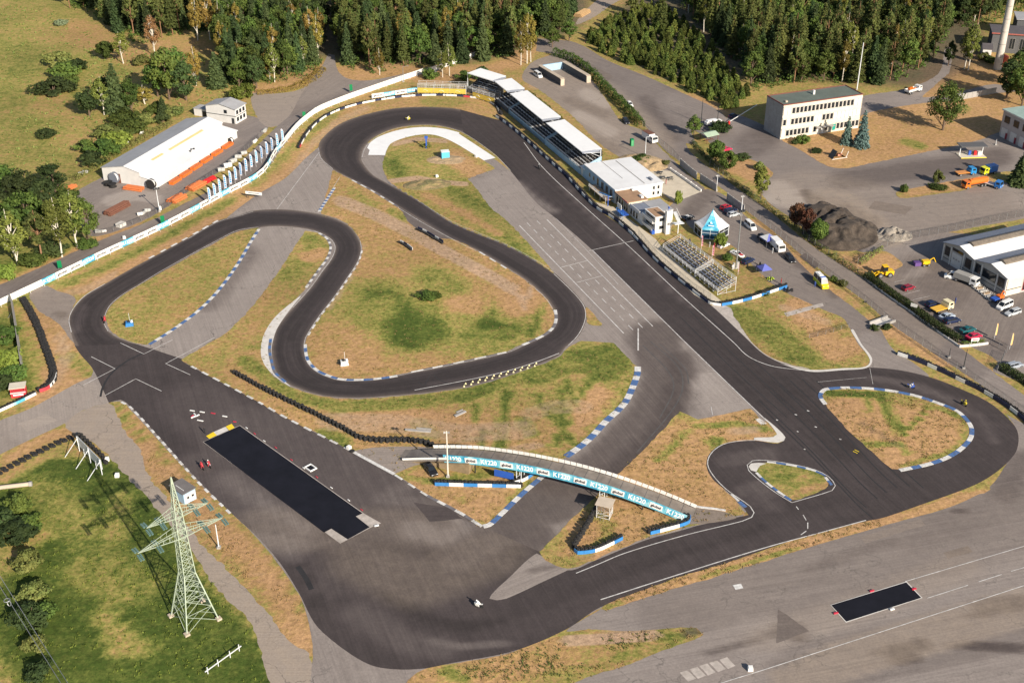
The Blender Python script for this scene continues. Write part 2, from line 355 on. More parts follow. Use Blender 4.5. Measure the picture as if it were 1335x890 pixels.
# ---------------------------------------------------------------- what grows where (r green, g bare soil, b forest floor)
GP = [
 ('r', .50, [(20, 40), (60, 100), (40, 200)], 90, 60), ('r', .58, [(0, 60), (40, 90)], 6, 22), ('r', .60, [(10, 120), (60, 150), (40, 165)], 6, 20), ('r', .58, [(20, 200), (60, 190)], 6, 18), ('r', .62, [(30, 78)], 20, 24), ('r', .40, [(60, 40), (150, 60)], 16, 25), ('r', .28, [(105, 195), (122, 170)], 16, 30), ('r', .38, [(60, 130), (90, 170)], 14, 26), ('r', .56, [(40, 170), (70, 165)], 8, 18), ('r', .5, [(10, 230), (60, 215)], 30, 30),
 ('r', .22, [(105, 40), (170, 70), (250, 60), (280, 80)], 12, 22), ('r', .40, [(180, 140), (140, 150), (260, 90)], 20, 25), ('r', .35, [(215, 135), (250, 115)], 12, 20), ('r', .12, [(330, 118), (395, 105), (420, 90)], 8, 8),
 ('r', .62, [(0, 270), (60, 320), (20, 350)], 60, 30), ('r', .1, [(0, 372), (60, 348), (135, 309), (180, 292)], 4, 5),
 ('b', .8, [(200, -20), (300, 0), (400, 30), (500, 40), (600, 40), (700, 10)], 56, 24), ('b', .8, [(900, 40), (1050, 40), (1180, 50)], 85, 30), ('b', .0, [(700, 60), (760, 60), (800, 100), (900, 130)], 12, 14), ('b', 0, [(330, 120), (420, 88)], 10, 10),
 ('r', .1, [(450, 96), (520, 92), (570, 100), (660, 90), (690, 60)], 10, 12), ('r', .1, [(745, 68), (800, 100), (860, 120), (930, 140), (960, 160)], 8, 8), ('g', .6, [(760, 75), (860, 118), (940, 146)], 4, 5),
 # verge between boundary fence and circuit
 ('r', .22, [(70, 385), (180, 335), (300, 265), (400, 190), (480, 135), (560, 128), (640, 142)], 16, 10), ('r', .66, [(80, 372), (130, 352), (210, 312), (300, 262)], 3, 7), ('r', .55, [(330, 240), (385, 190), (440, 145)], 3, 7), ('r', .03, [(110, 380), (200, 330), (330, 258), (400, 205)], 3, 6), ('g', .5, [(70, 388), (120, 374), (150, 357)], 4, 8), ('g', .5, [(380, 225), (410, 185), (440, 158), (480, 141)], 4, 6),
 ('r', .45, [(560, 132), (600, 133)], 5, 10),
 # left corner of the crossing
 ('r', .12, [(60, 420), (100, 480), (60, 510)], 26, 14), ('r', .78, [(5, 430), (12, 480), (20, 500)], 22, 16), ('r', .62, [(90, 466), (112, 484)], 5, 8), ('g', .55, [(70, 500), (85, 470), (80, 440)], 8, 10), ('r', .5, [(30, 430), (45, 460)], 6, 10),
 # pylon field
 ('r', .95, [(-40, 640), (60, 640), (120, 640), (160, 690), (200, 770), (270, 840), (300, 900), (100, 900), (40, 800), (100, 740)], 60, 16), ('r', .66, [(130, 740), (160, 760)], 30, 40), ('r', .66, [(60, 640), (100, 690)], 18, 30), ('r', .5, [(150, 700), (160, 650)], 8, 14), ('r', .34, [(0, 625), (60, 592), (90, 572)], 6, 9), ('r', .1, [(0, 607), (60, 572), (100, 560)], 6, 8),
 ('r', .03, [(165, 545), (200, 600), (245, 650), (330, 730), (378, 790), (396, 840)], 15, 10), ('r', .6, [(150, 528), (170, 555), (185, 572)], 3, 6), ('r', .55, [(330, 690), (370, 740), (396, 790)], 2, 5), ('r', .45, [(205, 590), (215, 605)], 4, 6), ('g', .35, [(335, 750)], 8, 10),
 # infield under the hairpin
 ('r', .50, [(520, 215), (560, 220), (600, 250), (650, 290), (690, 325)], 20, 20), ('r', .78, [(520, 222), (510, 215)], 8, 10), ('r', .72, [(590, 250), (610, 262), (640, 275)], 6, 9), ('r', .1, [(590, 205), (620, 225)], 9, 12), ('g', .9, [(510, 236), (545, 232), (580, 238), (606, 240)], 3, 4), ('g', .6, [(574, 203), (590, 208)], 4, 6), ('g', .7, [(515, 188), (545, 181), (580, 184)], 3, 4), ('r', .12, [(555, 255), (600, 275), (650, 305)], 3, 6), ('r', .7, [(660, 310), (690, 335)], 4, 5),
 # big infield
 ('r', .22, [(450, 260), (520, 330), (600, 350), (690, 400), (640, 450), (440, 460)], 60, 20), ('g', .85, [(445, 262), (490, 280), (530, 300)], 7, 9), ('g', .9, [(530, 300), (580, 328), (640, 360), (670, 378)], 7, 7), ('g', .5, [(470, 320), (455, 360), (430, 400)], 4, 6),
 ('r', .58, [(500, 400), (560, 420), (640, 430)], 40, 36), ('r', .95, [(500, 392), (525, 415), (530, 440), (560, 430)], 12, 30), ('r', .62, [(480, 410), (500, 400)], 12, 20), ('r', .58, [(560, 360), (590, 375)], 10, 26), ('r', 1.0, [(636, 425), (655, 432)], 8, 18), ('r', .9, [(690, 438), (702, 420), (704, 400)], 2, 6), ('r', .85, [(650, 405), (640, 412)], 3, 8), ('r', .80, [(610, 436), (640, 436), (670, 430)], 4, 12), ('r', .5, [(575, 395), (600, 425)], 6, 16), ('r', .7, [(700, 412), (705, 395)], 4, 6), ('r', .05, [(690, 390), (672, 400), (680, 370)], 12, 22), ('r', .12, [(600, 396), (620, 400)], 8, 20), ('g', .7, [(690,376),(684,402)], 3, 4), ('g', .6, [(676,372),(672,400)], 1.5, 3), ('r', .08, [(430, 470), (470, 470)], 16, 14), ('r', .5, [(460, 250), (480, 265)], 5, 8), ('r', .55, [(510, 275), (525, 285)], 4, 7),
 # island between the two old straights
 ('r', .6, [(405, 312), (415, 322), (390, 345), (375, 360)], 8, 10), ('r', .05, [(400, 335), (418, 330)], 7, 8), ('r', .3, [(350, 395), (320, 430), (280, 455)], 14, 12), ('r', .55, [(330, 460), (300, 470)], 10, 12),
 ('r', .18, [(330, 480), (400, 530), (470, 560), (560, 560), (640, 560), (720, 560)], 34, 14), ('r', .66, [(320, 470), (380, 515), (440, 530), (520, 527), (600, 515), (680, 490), (760, 455)], 7, 9), ('r', .8, [(640, 505), (600, 520)], 5, 9), ('r', .75, [(425, 565), (445, 575)], 8, 10),
 ('r', .0, [(460, 548), (560, 545), (600, 552)], 10, 12), ('g', .55, [(430, 550), (520, 552), (600, 565), (680, 560)], 14, 14), ('r', .86, [(662, 512), (656, 545), (653, 584)], 5, 4), ('r', .8, [(770, 470), (790, 480), (800, 462)], 20, 14), ('r', .7, [(745, 478), (700, 492)], 8, 10), ('r', .82, [(741, 498), (729, 530), (733, 560), (745, 576)], 4, 5), ('r', .82, [(772, 494), (748, 532), (736, 558), (722, 580)], 4, 4), ('r', .8, [(700, 515), (716, 540), (736, 560)], 3, 5), ('r', .8, [(618, 526), (626, 560), (632, 588)], 2, 3), ('r', .75, [(660, 548), (634, 566), (610, 574)], 1.5, 3), ('b', .45, [(624, 528), (631, 586)], .8, 2), ('r', .75, [(690, 565), (682, 548)], 6, 7), ('r', .02, [(780, 515), (760, 545)], 12, 9), ('g', .45, [(690, 540), (720, 530), (760, 530)], 10, 12), ('r', .65, [(826, 486), (812, 525), (780, 562), (750, 585)], 2, 4),
 ('r', .6, [(545, 552), (560, 565)], 8, 9), ('g', .6, [(700, 580), (660, 588)], 5, 7),
 # bridge feet
 ('r', .12, [(560, 630), (620, 660), (650, 640)], 26, 12), ('r', .6, [(520, 620), (560, 628), (640, 618), (670, 612)], 3, 6), ('r', .6, [(668, 652), (690, 630)], 3, 5), ('r', .45, [(605, 650)], 6, 8),
 ('r', .10, [(850, 620), (900, 580), (930, 640), (960, 560), (780, 700)], 40, 16), ('r', .75, [(940, 585), (932, 575)], 7, 9), ('r', .65, [(905, 556), (960, 552), (1000, 560)], 3, 6), ('r', .6, [(860, 600), (895, 562)], 3, 6), ('g', .6, [(955, 562), (985, 560)], 5, 8), ('r', .5, [(770, 655), (800, 700), (760, 720)], 5, 9),
 # right loop
 ('r', .06, [(1110, 540), (1200, 560), (1240, 550), (1180, 590)], 34, 14), ('r', .85, [(1078, 512), (1140, 514)], 4, 5), ('r', .85, [(1148, 512), (1160, 540), (1176, 566)], 3.5, 4), ('r', .75, [(1176, 566), (1195, 548), (1212, 528)], 2, 3), ('r', .5, [(1130, 520), (1132, 535)], 3, 5), ('r', .62, [(1180, 606), (1240, 590), (1262, 568), (1250, 542), (1215, 528)], 3, 4), ('r', .6, [(1130, 580), (1175, 578), (1185, 590)], 3, 6), ('b', .4, [(1125, 552), (1174, 582)], 2, 4),
 ('r', .56, [(1000, 615), (1060, 625)], 20, 8), ('r', .12, [(1050, 638), (1078, 632)], 4, 5), ('r', .2, [(1040, 625), (1055, 620)], 4, 5),
 # paddock side
 ('r', .70, [(960, 410), (1000, 430), (1050, 470)], 16, 10), ('r', .05, [(1040, 398), (1060, 420), (1090, 460), (1110, 450)], 14, 8), ('g', .5, [(1020, 400), (1080, 420)], 4, 8), ('r', .6, [(1020, 478), (1090, 476)], 2, 4), ('r', .1, [(985, 290), (1050, 350), (1090, 385), (1140, 425)], 6, 5), ('r', .55, [(1100, 395), (1130, 415)], 2, 4), ('r', .05, [(1165, 432), (1210, 455), (1230, 470)], 10, 8), ('r', .5, [(1195, 440), (1230, 462)], 2, 4), ('r', .3, [(900, 330), (930, 330)], 20, 10),
 ('r', .12, [(1060, 200), (1150, 180), (1250, 165), (1270, 110)], 60, 20), ('r', .02, [(960, 215), (985, 225)], 14, 8), ('r', .55, [(1180, 185), (1200, 190)], 3, 9), ('r', .5, [(1260, 142)], 3, 6), ('r', .08, [(1190, 245), (1280, 235)], 12, 8), ('r', .7, [(1220, 245)], 3, 4), ('r', .05, [(1120, 340), (1150, 345)], 20, 10), ('r', .45, [(1110, 330), (1130, 325)], 3, 6),
 ('r', .15, [(560, 880), (650, 870), (720, 850)], 30, 10), ('r', .6, [(580, 872), (600, 885)], 6, 8), ('g', .9, [(740, 835), (790, 832), (850, 828)], 8, 8), ('r', .7, [(870, 832), (880, 828)], 4, 6), ('b', .75, [(895, 825), (905, 822)], 6, 6), ('r', .65, [(830, 850), (800, 860)], 4, 5),
 ('r', .05, [(800, 788), (970, 733), (1140, 682), (1280, 645)], 8, 6), ('r', .6, [(795, 790), (810, 785)], 3, 4), ('r', .55, [(1040, 714), (915, 752)], 2, 5),
 ('r', .3, [(660, 92), (690, 120), (740, 155), (785, 190)], 4, 5), ('r', .4, [(740, 235), (780, 262)], 6, 6), ('g', .8, [(830, 205), (860, 215), (880, 232)], 10, 8), ('g', .7, [(700, 110)], 8, 8),
]
# ---------------------------------------------------------------- how worn the tarmac is (r pale, g earthy, b streaked)
AP = [
 # straights where the old grid is
 ('r', .82, [(680, 260), (760, 350), (830, 430)], 60, 10), ('r', .40, [(855, 440), (876, 490), (856, 540), (796, 600), (720, 660)], 26, 20), ('r', .22, [(880, 470), (884, 500), (870, 535)], 10, 12), ('r', .18, [(880, 535), (830, 590), (790, 625)], 4, 18), ('r', .36, [(720, 620), (660, 680), (690, 700)], 24, 20), ('r', .88, [(930, 500), (950, 530)], 22, 12), ('r', .8, [(900, 450)], 5, 16), ('b', .7, [(840, 440), (870, 520), (820, 590)], 30, 20),
 ('r', .84, [(400, 240), (330, 340), (280, 390), (230, 450)], 50, 20), ('r', .62, [(320, 330), (270, 395)], 10, 16), ('g', .15, [(400, 240), (300, 370)], 40, 20),
 ('r', .88, [(40, 550), (110, 520)], 30, 20), ('g', .35, [(0, 570), (100, 520)], 30, 20),
 ('r', .8, [(480, 210), (492, 225)], 8, 6),
 # aprons
 ('r', .68, [(900, 790), (1000, 760), (1150, 720), (1300, 680)], 60, 30), ('g', .18, [(950, 790), (1300, 690)], 70, 40), ('g', .40, [(1000, 830), (1100, 800), (1250, 740)], 14, 30), ('r', .56, [(1060, 740), (1140, 712), (1250, 690)], 4, 14), ('r', .46, [(1025, 815), (1035, 830)], 10, 6), ('r', .66, [(1060, 870), (1200, 840), (1335, 810)], 50, 10), ('g', .60, [(1040, 890), (1100, 860), (1200, 830), (1335, 790)], 34, 12), ('r', .2, [(1160, 848), (1180, 858), (1195, 840)], 8, 12), ('r', .24, [(1250, 840), (1335, 845)], 4, 10), ('r', .3, [(1290, 790), (1335, 785)], 10, 14), ('r', .25, [(1275, 800)], 8, 8), ('r', .3, [(1040, 845)], 2, 4), ('r', .55, [(930, 850), (1010, 825)], 3, 8), ('r', .8, [(800, 870), (900, 840), (1000, 810)], 8, 16), ('r', .62, [(1200, 700), (1335, 650)], 20, 20), ('r', .5, [(1335, 600), (1310, 640)], 14, 16), ('r', .3, [(1250, 668), (1256, 662)], 2, 3),
 # public road, yards
 ('r', .64, [(720, 55), (800, 100), (880, 150), (960, 240), (1050, 320), (1250, 470)], 40, 10), ('r', .72, [(880, 130), (920, 145)], 10, 16), ('r', .5, [(840, 130), (880, 180)], 4, 10), ('g', .3, [(700, 50), (760, 70)], 14, 20), ('g', .35, [(1000, 300), (1200, 440)], 30, 10),
 ('r', .70, [(1000, 210), (1150, 240), (1250, 280)], 60, 30), ('g', .42, [(1050, 250), (1200, 280), (1300, 270)], 30, 30), ('r', .48, [(1100, 235), (1250, 215), (1300, 205)], 10, 20), ('r', .52, [(1000, 175), (980, 190)], 14, 20), ('r', .98, [(1015, 246), (1040, 262), (1010, 258)], 10, 14), ('g', .55, [(1015, 246), (1040, 262)], 10, 20), ('g', .9, [(1075, 258), (1100, 262), (1130, 285), (1160, 312)], 10, 16), ('r', .55, [(1085, 265), (1130, 300)], 6, 14), ('g', .75, [(1080, 260), (1120, 290), (1150, 310)], 12, 18), ('r', .12, [(1050, 252), (1062, 262)], 5, 6), ('r', .15, [(1100, 290), (1085, 310), (1110, 320)], 8, 14), ('r', .3, [(1100, 270), (1140, 290)], 4, 10),
 ('r', .6, [(1200, 380), (1300, 420)], 60, 30), ('r', .5, [(1200, 350), (1240, 385)], 14, 20), ('g', .25, [(1180, 350), (1300, 420)], 30, 30), ('r', .75, [(1190, 358), (1200, 352)], 5, 8),
 ('r', .70, [(700, 100), (760, 130), (810, 180)], 40, 20), ('g', .55, [(700, 100), (760, 130), (830, 190)], 40, 20), ('r', .97, [(765, 122), (790, 135)], 6, 10), ('r', .98, [(755, 150), (780, 163), (795, 172)], 6, 10), ('r', .5, [(740, 130), (790, 150)], 3, 10), ('r', .52, [(780, 185), (800, 195)], 5, 10),
 ('r', .66, [(930, 260), (1000, 330), (1100, 420)], 30, 12), ('r', .5, [(900, 275), (920, 255)], 8, 8), ('g', .2, [(930, 260), (1100, 420)], 30, 12), ('r', .42, [(1010, 315), (1060, 360), (1090, 385)], 4, 5),
 ('r', .62, [(20, 375), (150, 308), (300, 235), (400, 130)], 40, 20), ('r', .72, [(150, 270), (230, 200), (330, 170)], 50, 20), ('g', .3, [(130, 290), (220, 260)], 30, 20), ('r', .95, [(145, 262), (175, 253), (200, 258)], 9, 5), ('r', .74, [(390, 120), (450, 100)], 20, 14), ('g', .3, [(380, 130), (440, 100)], 20, 14), ('r', .45, [(235, 265), (330, 205)], 2, 5),
]
RP = [
 # crossing and lower straight
 ('r', .15, [(130, 460), (190, 490), (230, 520)], 40, 20), ('r', .28, [(260, 530), (330, 580)], 40, 30), ('r', .34, [(350, 580), (450, 640), (540, 660)], 60, 40), ('r', .30, [(260, 610), (320, 660)], 24, 20), ('r', .54, [(300, 625), (350, 660), (400, 690)], 6, 22), ('r', .55, [(350, 700), (400, 720), (450, 720)], 10, 34), ('r', .42, [(330, 670), (350, 690)], 6, 12), ('r', .62, [(540, 690), (580, 700), (620, 690)], 10, 24), ('r', .70, [(560, 660), (600, 680)], 4, 8), ('r', .50, [(545, 625), (500, 650), (560, 655)], 6, 10), ('r', .38, [(560, 660), (590, 668)], 3, 5),
 ('r', .22, [(440, 740), (540, 760), (600, 780)], 40, 30), ('r', .34, [(470, 800), (520, 835), (570, 845)], 10, 30), ('r', .34, [(600, 730), (640, 700), (690, 690)], 16, 20), ('r', .1, [(530, 790), (590, 815), (660, 812), (740, 780)], 5, 14), ('r', .03, [(500, 772), (540, 800), (600, 818), (680, 812), (760, 778), (840, 740)], 2, 13), ('r', .02, [(560, 806), (640, 818), (720, 795)], 1, 8), ('r', .18, [(640, 830), (760, 790), (860, 750), (1000, 700), (1100, 670)], 14, 14), ('r', .08, [(740, 770), (860, 730), (1000, 685)], 3, 10), ('r', .48, [(560, 835), (600, 842), (660, 838)], 3, 9), ('r', .26, [(440, 740), (420, 770)], 10, 20), ('r', .04, [(390, 738), (400, 752), (408, 770), (412, 790)], 1.5, 5), ('r', .3, [(680, 640), (720, 650)], 6, 20),
 ('g', .3, [(480, 730), (540, 760), (640, 720)], 30, 40), ('g', .25, [(350, 690), (560, 690)], 30, 30), ('r', .0, [(131, 517), (135, 500), (150, 480), (187, 461)], .4, 1.6),
 # start straight and right complex
 ('r', .10, [(660, 185), (780, 290), (900, 400), (1000, 490)], 60, 10), ('r', .62, [(675, 240), (700, 262), (720, 275)], 2, 10), ('r', .36, [(735, 245), (790, 300), (840, 345), (900, 400)], 1, 6), ('b', .7, [(1000, 500), (1080, 580), (1140, 630)], 40, 10), ('r', .04, [(1020, 500), (1100, 590)], 12, 20), ('r', .12, [(1180, 640), (1290, 600), (1310, 570)], 14, 14), ('r', .34, [(1140, 492), (1200, 505), (1250, 525), (1290, 555), (1300, 575)], 3, 7), ('r', .05, [(1130, 484), (1200, 494), (1260, 515)], 3, 4), ('r', .30, [(950, 600), (1000, 590), (1010, 640), (970, 640)], 8, 12), ('r', .26, [(985, 650), (1010, 660)], 8, 10), ('r', .36, [(1000, 640), (985, 630)], 4, 8),
]
G2 = dict(strokes=GP, base=(.38, 0, 0)); A2 = dict(strokes=AP, base=(.78, .12, .15))
# terrain: one sheet to the horizon
xs = [-4000, -1500, -700] + list(np.arange(-420, 420.1, 2.2)) + [700, 1500, 4000]
ys = [-600, -100, 40] + list(np.arange(84, 640.1, 2.2)) + [700, 800, 1200, 2500, 6000]
tv = [(x, y, 0) for y in ys for x in xs]; nx = len(xs)
tf = [(j*nx + i, j*nx + i + 1, (j+1)*nx + i + 1, (j+1)*nx + i) for j in range(len(ys)-1) for i in range(nx-1)]
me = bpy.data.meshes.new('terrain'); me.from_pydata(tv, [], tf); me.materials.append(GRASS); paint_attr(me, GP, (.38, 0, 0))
tag(link(bpy.data.objects.new('terrain', me), None), kind='structure')

ANG_S = R(-68.5)
sheet('tarmac', [(415,192,1),(400,205),(371,233),(340,251),(309,273),(290,289,1),(97,450,1),(121,481),(119,491,1),(97,501),(40,532),(0,548),(-80,588,1),(-80,632,1),(0,592),(41,572),(85,551),(103,537),(145,524),(160,523,1),(258,628),(335,701),(389,773),(403,812,1),(408,850),(395,960,1),(490,960,1),(530,889),(552,872),(600,863),(670,849),(784,792,1),(900,740,1),(980,660,1),(900,600),(1000,548,1),(772,326,1),(668,225,1),(640,205),(600,185),(500,185,1)], .012, ASPH, ang=ANG_S, grid=2.2, wob=.12, **A2)
sheet('apron', [(738,822),(784,793,1),(900,760),(970,738),(1155,684),(1240,660),(1290,634),(1313,603),(1326,582),(1326,561),(1312,540,1),(1500,640,1),(1500,990,1),(650,990,1),(745,890),(815,867),(867,846),(917,827),(908,818),(820,822),(768,820)], .0085, ASPH, ang=R(14), grid=2.6, wob=.1, **A2)
sheet('gravel_path', [(85,551),(103,537),(140,526),(153,540),(165,564),(181,585),(191,616),(214,644),(258,704),(284,730),(310,756),(340,787),(364,818),(382,841),(406,856),(402,960,1),(355,960,1),(351,890),(340,851),(338,836),(323,807),(297,781),(271,750),(248,712),(207,667),(191,647),(165,621),(142,595),(120,575),(95,565)], .008, ASPH, strokes=[], base=(.85, .80, .0), grid=2.6, wob=.6)
sheet('old_tarmac', [(41,380),(59,372),(72,378),(98,389),(89,416),(97,447),(75,421),(52,406),(39,388)], .011, ASPH, strokes=[('r', .4, [(80,410)], 4, 8)], base=(.72, .4, 0), wob=.3)
sheet('service_road', [(-60,428,1),(-60,395,1),(0,371),(52,349),(100,327),(136,311),(170,298),(202,285),(239,266),(280,244),(320,205),(360,166),(378,150),(388,132),(400,112),(420,86),(428,70,1),(436,72,1),(441,93),(455,103),(480,105),(524,97),(552,90),(575,84,1),(570,94,1),(542,99),(511,109),(485,118),(446,132),(415,145),(397,158),(369,191),(340,228),(284,259),(212,298),(129,336),(59,370),(0,398)], .010, ASPH, ang=R(70), wob=.25, **A2)
sheet('hall_yard', [(80,262),(105,246),(150,222),(230,175),(300,150),(330,152),(350,163),(338,180),(300,214),(250,247),(200,281),(150,302),(120,308),(100,296),(84,280)], .007, ASPH, ang=R(60), wob=.3, **A2)
sheet('side_track', [(330,122),(360,122),(388,118),(400,112),(392,135),(372,160),(350,166),(334,150)], .009, ASPH, strokes=[], base=(.82, .55, 0), wob=.4)
sheet('public_road', [(700,50,1),(748,55),(794,80),(841,99),(887,120),(931,141),(949,158),(935,166),(900,176),(895,190),(915,212),(939,228),(965,248),(995,269),(1060,321),(1129,365),(1176,398),(1248,450),(1335,515),(1480,625,1),(1480,660,1),(1335,541),(1202,450),(1160,421),(1124,390),(1060,344),(995,291),(970,272),(952,254),(916,229),(905,222),(867,196),(838,160),(815,134),(794,114),(771,88),(745,75),(699,67,1)], .010, ASPH, ang=R(-50), wob=.2, **A2)
sheet('forest_track', [(752,32),(775,22),(800,5),(830,-10,1),(790,-10,1),(770,8),(757,20)], .010, ASPH, strokes=[], base=(.85, .8, 0), wob=.5)
sheet('depot_yard', [(870,165),(935,158),(960,150),(1000,165,1),(1035,190),(1130,205),(1260,185),(1325,165,1),(1420,190,1),(1420,330,1),(1335,285,1),(1232,304),(1160,324),(1128,330),(1060,300),(1000,262),(985,236),(950,205),(925,192),(890,185)], .008, ASPH, ang=R(10), grid=2.6, wob=.3, **A2)
sheet('depot_lane', [(1080,150,1),(1124,126),(1176,117),(1214,103),(1227,90),(1233,62),(1240,62),(1238,93),(1228,103),(1215,115),(1204,127),(1250,120),(1297,110),(1330,118),(1297,122),(1245,131),(1200,135),(1127,149),(1100,170)], .009, ASPH, wob=.3, **A2)
sheet('factory_lot', [(1128,332),(1160,322),(1232,303),(1420,330,1),(1420,560,1),(1335,500),(1296,484),(1300,470),(1262,450,1),(1245,446),(1192,405),(1128,358),(1110,340)], .009, ASPH, ang=R(60), grid=2.6, wob=.2, **A2)
sheet('car_park', [(684,92),(700,78),(735,70),(768,100),(790,130),(812,160),(838,170),(860,192),(905,235),(918,247),(880,263),(840,225),(785,190),(745,150),(700,115),(682,105)], .007, ASPH, ang=R(-60), wob=.4, **A2)
sheet('paddock', [(880,263),(918,247),(945,255),(978,287),(1014,311),(1047,347),(1086,381),(1109,398),(1130,415),(1147,428),(1158,447),(1172,462),(1190,472),(1210,492),(1134,482),(1136,468),(1120,450),(1109,430),(1098,414),(1072,403),(1032,385),(1000,365),(985,350),(965,328),(940,312),(905,300),(890,285),(872,275)], .009, ASPH, ang=R(-50), wob=.15, **A2)
CONC = paint('pale_concrete', (.56, .49, .38), .85, .15, .4, dirt=.25)
WHITEP = paint('white_road_paint', (.66, .65, .63), .7, .28, 2.0, dirt=.55); BLUEP = paint('blue_kerb_paint', (.07, .15, .34), .7, .35, 2.0, dirt=.5); LINEP = paint('worn_line_paint', (.62, .60, .58), .8, .35, .9, dirt=.5)
DIRTY = paint('dirty_concrete', (.45, .40, .36), .85, .3, .8, dirt=.35)
def plain(name, pts, z, mat, wob=0.0):
    pl = spline(pts, True, 1.0)
    if sum(a.x*b.y - b.x*a.y for a, b in zip(pl, pl[1:] + pl[:1])) < 0: pl.reverse()
    if wob: pl = wobble(pl, wob)
    mb = MB()
    for t in tessellate_polygon([[Vector((p.x, p.y, 0)) for p in pl]]): mb.add([(pl[i].x, pl[i].y, z) for i in t], [(0, 1, 2)])
    me = mb.mesh(name, mat); fix_normals(me)
    if me.polygons[0].normal.z < 0: me.flip_normals()
    return tag(link(bpy.data.objects.new(name, me), None), kind='structure')
plain('terrace_paving', [(843,221,1),(874,223,1),(914,250,1),(880,264,1),(863,250,1),(860,240,1)], .014, CONC)
plain('viewing_strip', [(770,262,1),(800,285),(840,322),(872,352),(905,384,1),(926,397,1),(940,392,1),(925,380,1),(866,326,1),(855,312,1),(800,270,1)], .026, CONC)
plain('run_off_strip', [(927,398,1),(944,398),(955,404),(966,425),(984,450),(1010,468),(1056,481),(1021,475),(995,462),(960,430)], .013, DIRTY, .1)
# dark race surface
sheet('race_asphalt', [(97,450,1),(105,462),(121,481),(142,525,1),(157,521),(168,528),(207,569),(258,626),(300,667),(335,699),(364,732),(389,771),(407,807),(420,823),(454,850),(485,867),(516,872),(552,871),(588,864),(670,848),(738,820),(783,791),(850,768),(995,717),(1047,700),(1129,679),(1150,675),(1197,659),(1266,634),(1292,620),(1313,603),(1326,585),(1326,561),(1310,541),(1287,523),(1253,507),(1217,493),(1176,483),(1134,479),(1098,481),(1054,483),(1021,474),(995,461),(970,438),(926,397),(898,376),(856,340),(825,306),(776,270),(737,228),(690,185),(660,160),(640,154),(600,143,1),(604,173,1),(645,201),(668,226),(699,264),(725,285),(772,326),(887,440),(998,547,1),(1022,571),(1014,578),(983,574),(942,579),(926,590),(921,606),(929,624),(950,642),(968,660),(976,671,1),(913,684),(892,690),(841,704),(774,731),(740,743),(704,719,1),(629,686,1),(601,668),(557,645),(514,618),(457,587),(374,545),(330,520),(243,474),(238,468,1),(199,455,1),(176,448,1)],   .020, ASPH, strokes=RP, base=(.13, .04, .35), ang=ANG_S, grid=2.2)
LFT = [(600,143),(588,141),(550,139.5),(511,142),(469,151.5),(441,163),(420,181),(415,193),(419,207),(434,221),(459,234),(485,248),(519,269),(550,288),(581,308),(622,326),(666,352),(686,365),(709,385),(722,403),(725,416),(721,427),(709,437),(681,450),(660,459),(588,475),(537,485),(498,493),(475,495),(446,495),(428,490),(413,483),(402,472),(398,461),(397,448),(401,437),(418,411),(436,388),(454,362),(467,341),(471,326),(468,313),(457,297),(441,287),(418,279.5),(382,274),(356,273),(330,275),(310,281),(284,288),(245,310),(207,331),(168,352),(137,370),(111,385),(96,401),(89,416),(92,432),(98,451)]
RGT = [(604,173),(578,165),(550,163),(517,167),(490,178),(475,192),(471,207),(476,217),(487,229),(501,237),(547,262),(588,289),(625,305),(660,319),(699,340),(722,355),(745,377),(761,396),(765,409),(762,424),(753,440),(737,453),(728,464),(696,477.5),(660,490),(614,503),(560,511.5),(511,516),(475,518.5),(441,518),(413,514),(379,502),(361,488),(356,471),(354,455),(357,440),(361,427),(382,401),(405,375),(420,354),(433,336),(437,323),(432,313),(423,306),(407,300),(382,296),(356,295),(337,297),(310,302),(284,314),(245,335),(207,357),(181,372),(160,385),(145,398),(138,411),(137,422),(142,432),(155,441),(176,448)]
CUTS = [((600,143),(604,173)), ((415,193),(471,207)), ((550,288),(588,289)), ((725,416),(765,409)), ((588,475),(614,503)), ((398,461),(354,455)), ((436,388),(405,375)), ((471,326),(437,323)), ((330,275),(337,297)), ((168,352),(181,372)), ((89,416),(138,411)), ((98,451),(176,448))]
TL, TR = spline(LFT, False, .5), spline(RGT, False, .5)
def near(pl, p): g = G(*p).xy; return min(range(len(pl)), key=lambda i: (pl[i] - g).length)
vs, uvs, fs = [], [], []; run = 0.0; na = 12
for (la, ra), (lb, rb) in zip(CUTS, CUTS[1:]):
    l = TL[near(TL, la):near(TL, lb)+1]; r = TR[near(TR, ra):near(TR, rb)+1]; n = max(6, int(max(plen(l), plen(r))/1.1)); L = (plen(l) + plen(r))/2
    l = resample(l, n); r = resample(r, n)
    for k in range(n):
        for j in range(na+1):
            p = l[k].lerp(r[k], j/na); vs.append((p.x, p.y, .028)); uvs.append((run + L*k/(n-1), 12*j/na))
    b = len(vs) - n*(na+1)
    fs += [(b + k*(na+1) + j, b + k*(na+1) + j + 1, b + (k+1)*(na+1) + j + 1, b + (k+1)*(na+1) + j) for k in range(n-1) for j in range(na)]; run += L
me = bpy.data.meshes.new('race_track'); me.from_pydata(vs, [], fs); me.materials.append(ASPH)
if me.polygons[0].normal.z < 0: me.flip_normals()
paint_attr(me, [('r', .24, [(475, 300), (455, 290), (400, 277), (340, 276)], 1, 5), ('r', .22, [(440, 240), (520, 275), (600, 318)], 2, 8), ('r', .3, [(60+40, 430), (110, 400)], 2, 8), ('r', .04, [(150, 385), (230, 335), (330, 287), (410, 287), (450, 318), (420, 375), (380, 440), (400, 495), (500, 504), (660, 472), (735, 430), (740, 400), (690, 355), (570, 290), (450, 222), (435, 190), (480, 160), (550, 150)], 1, 7), ('r', .25, [(560, 500), (640, 488), (700, 470)], 1, 5)], (.11, .03, .6))
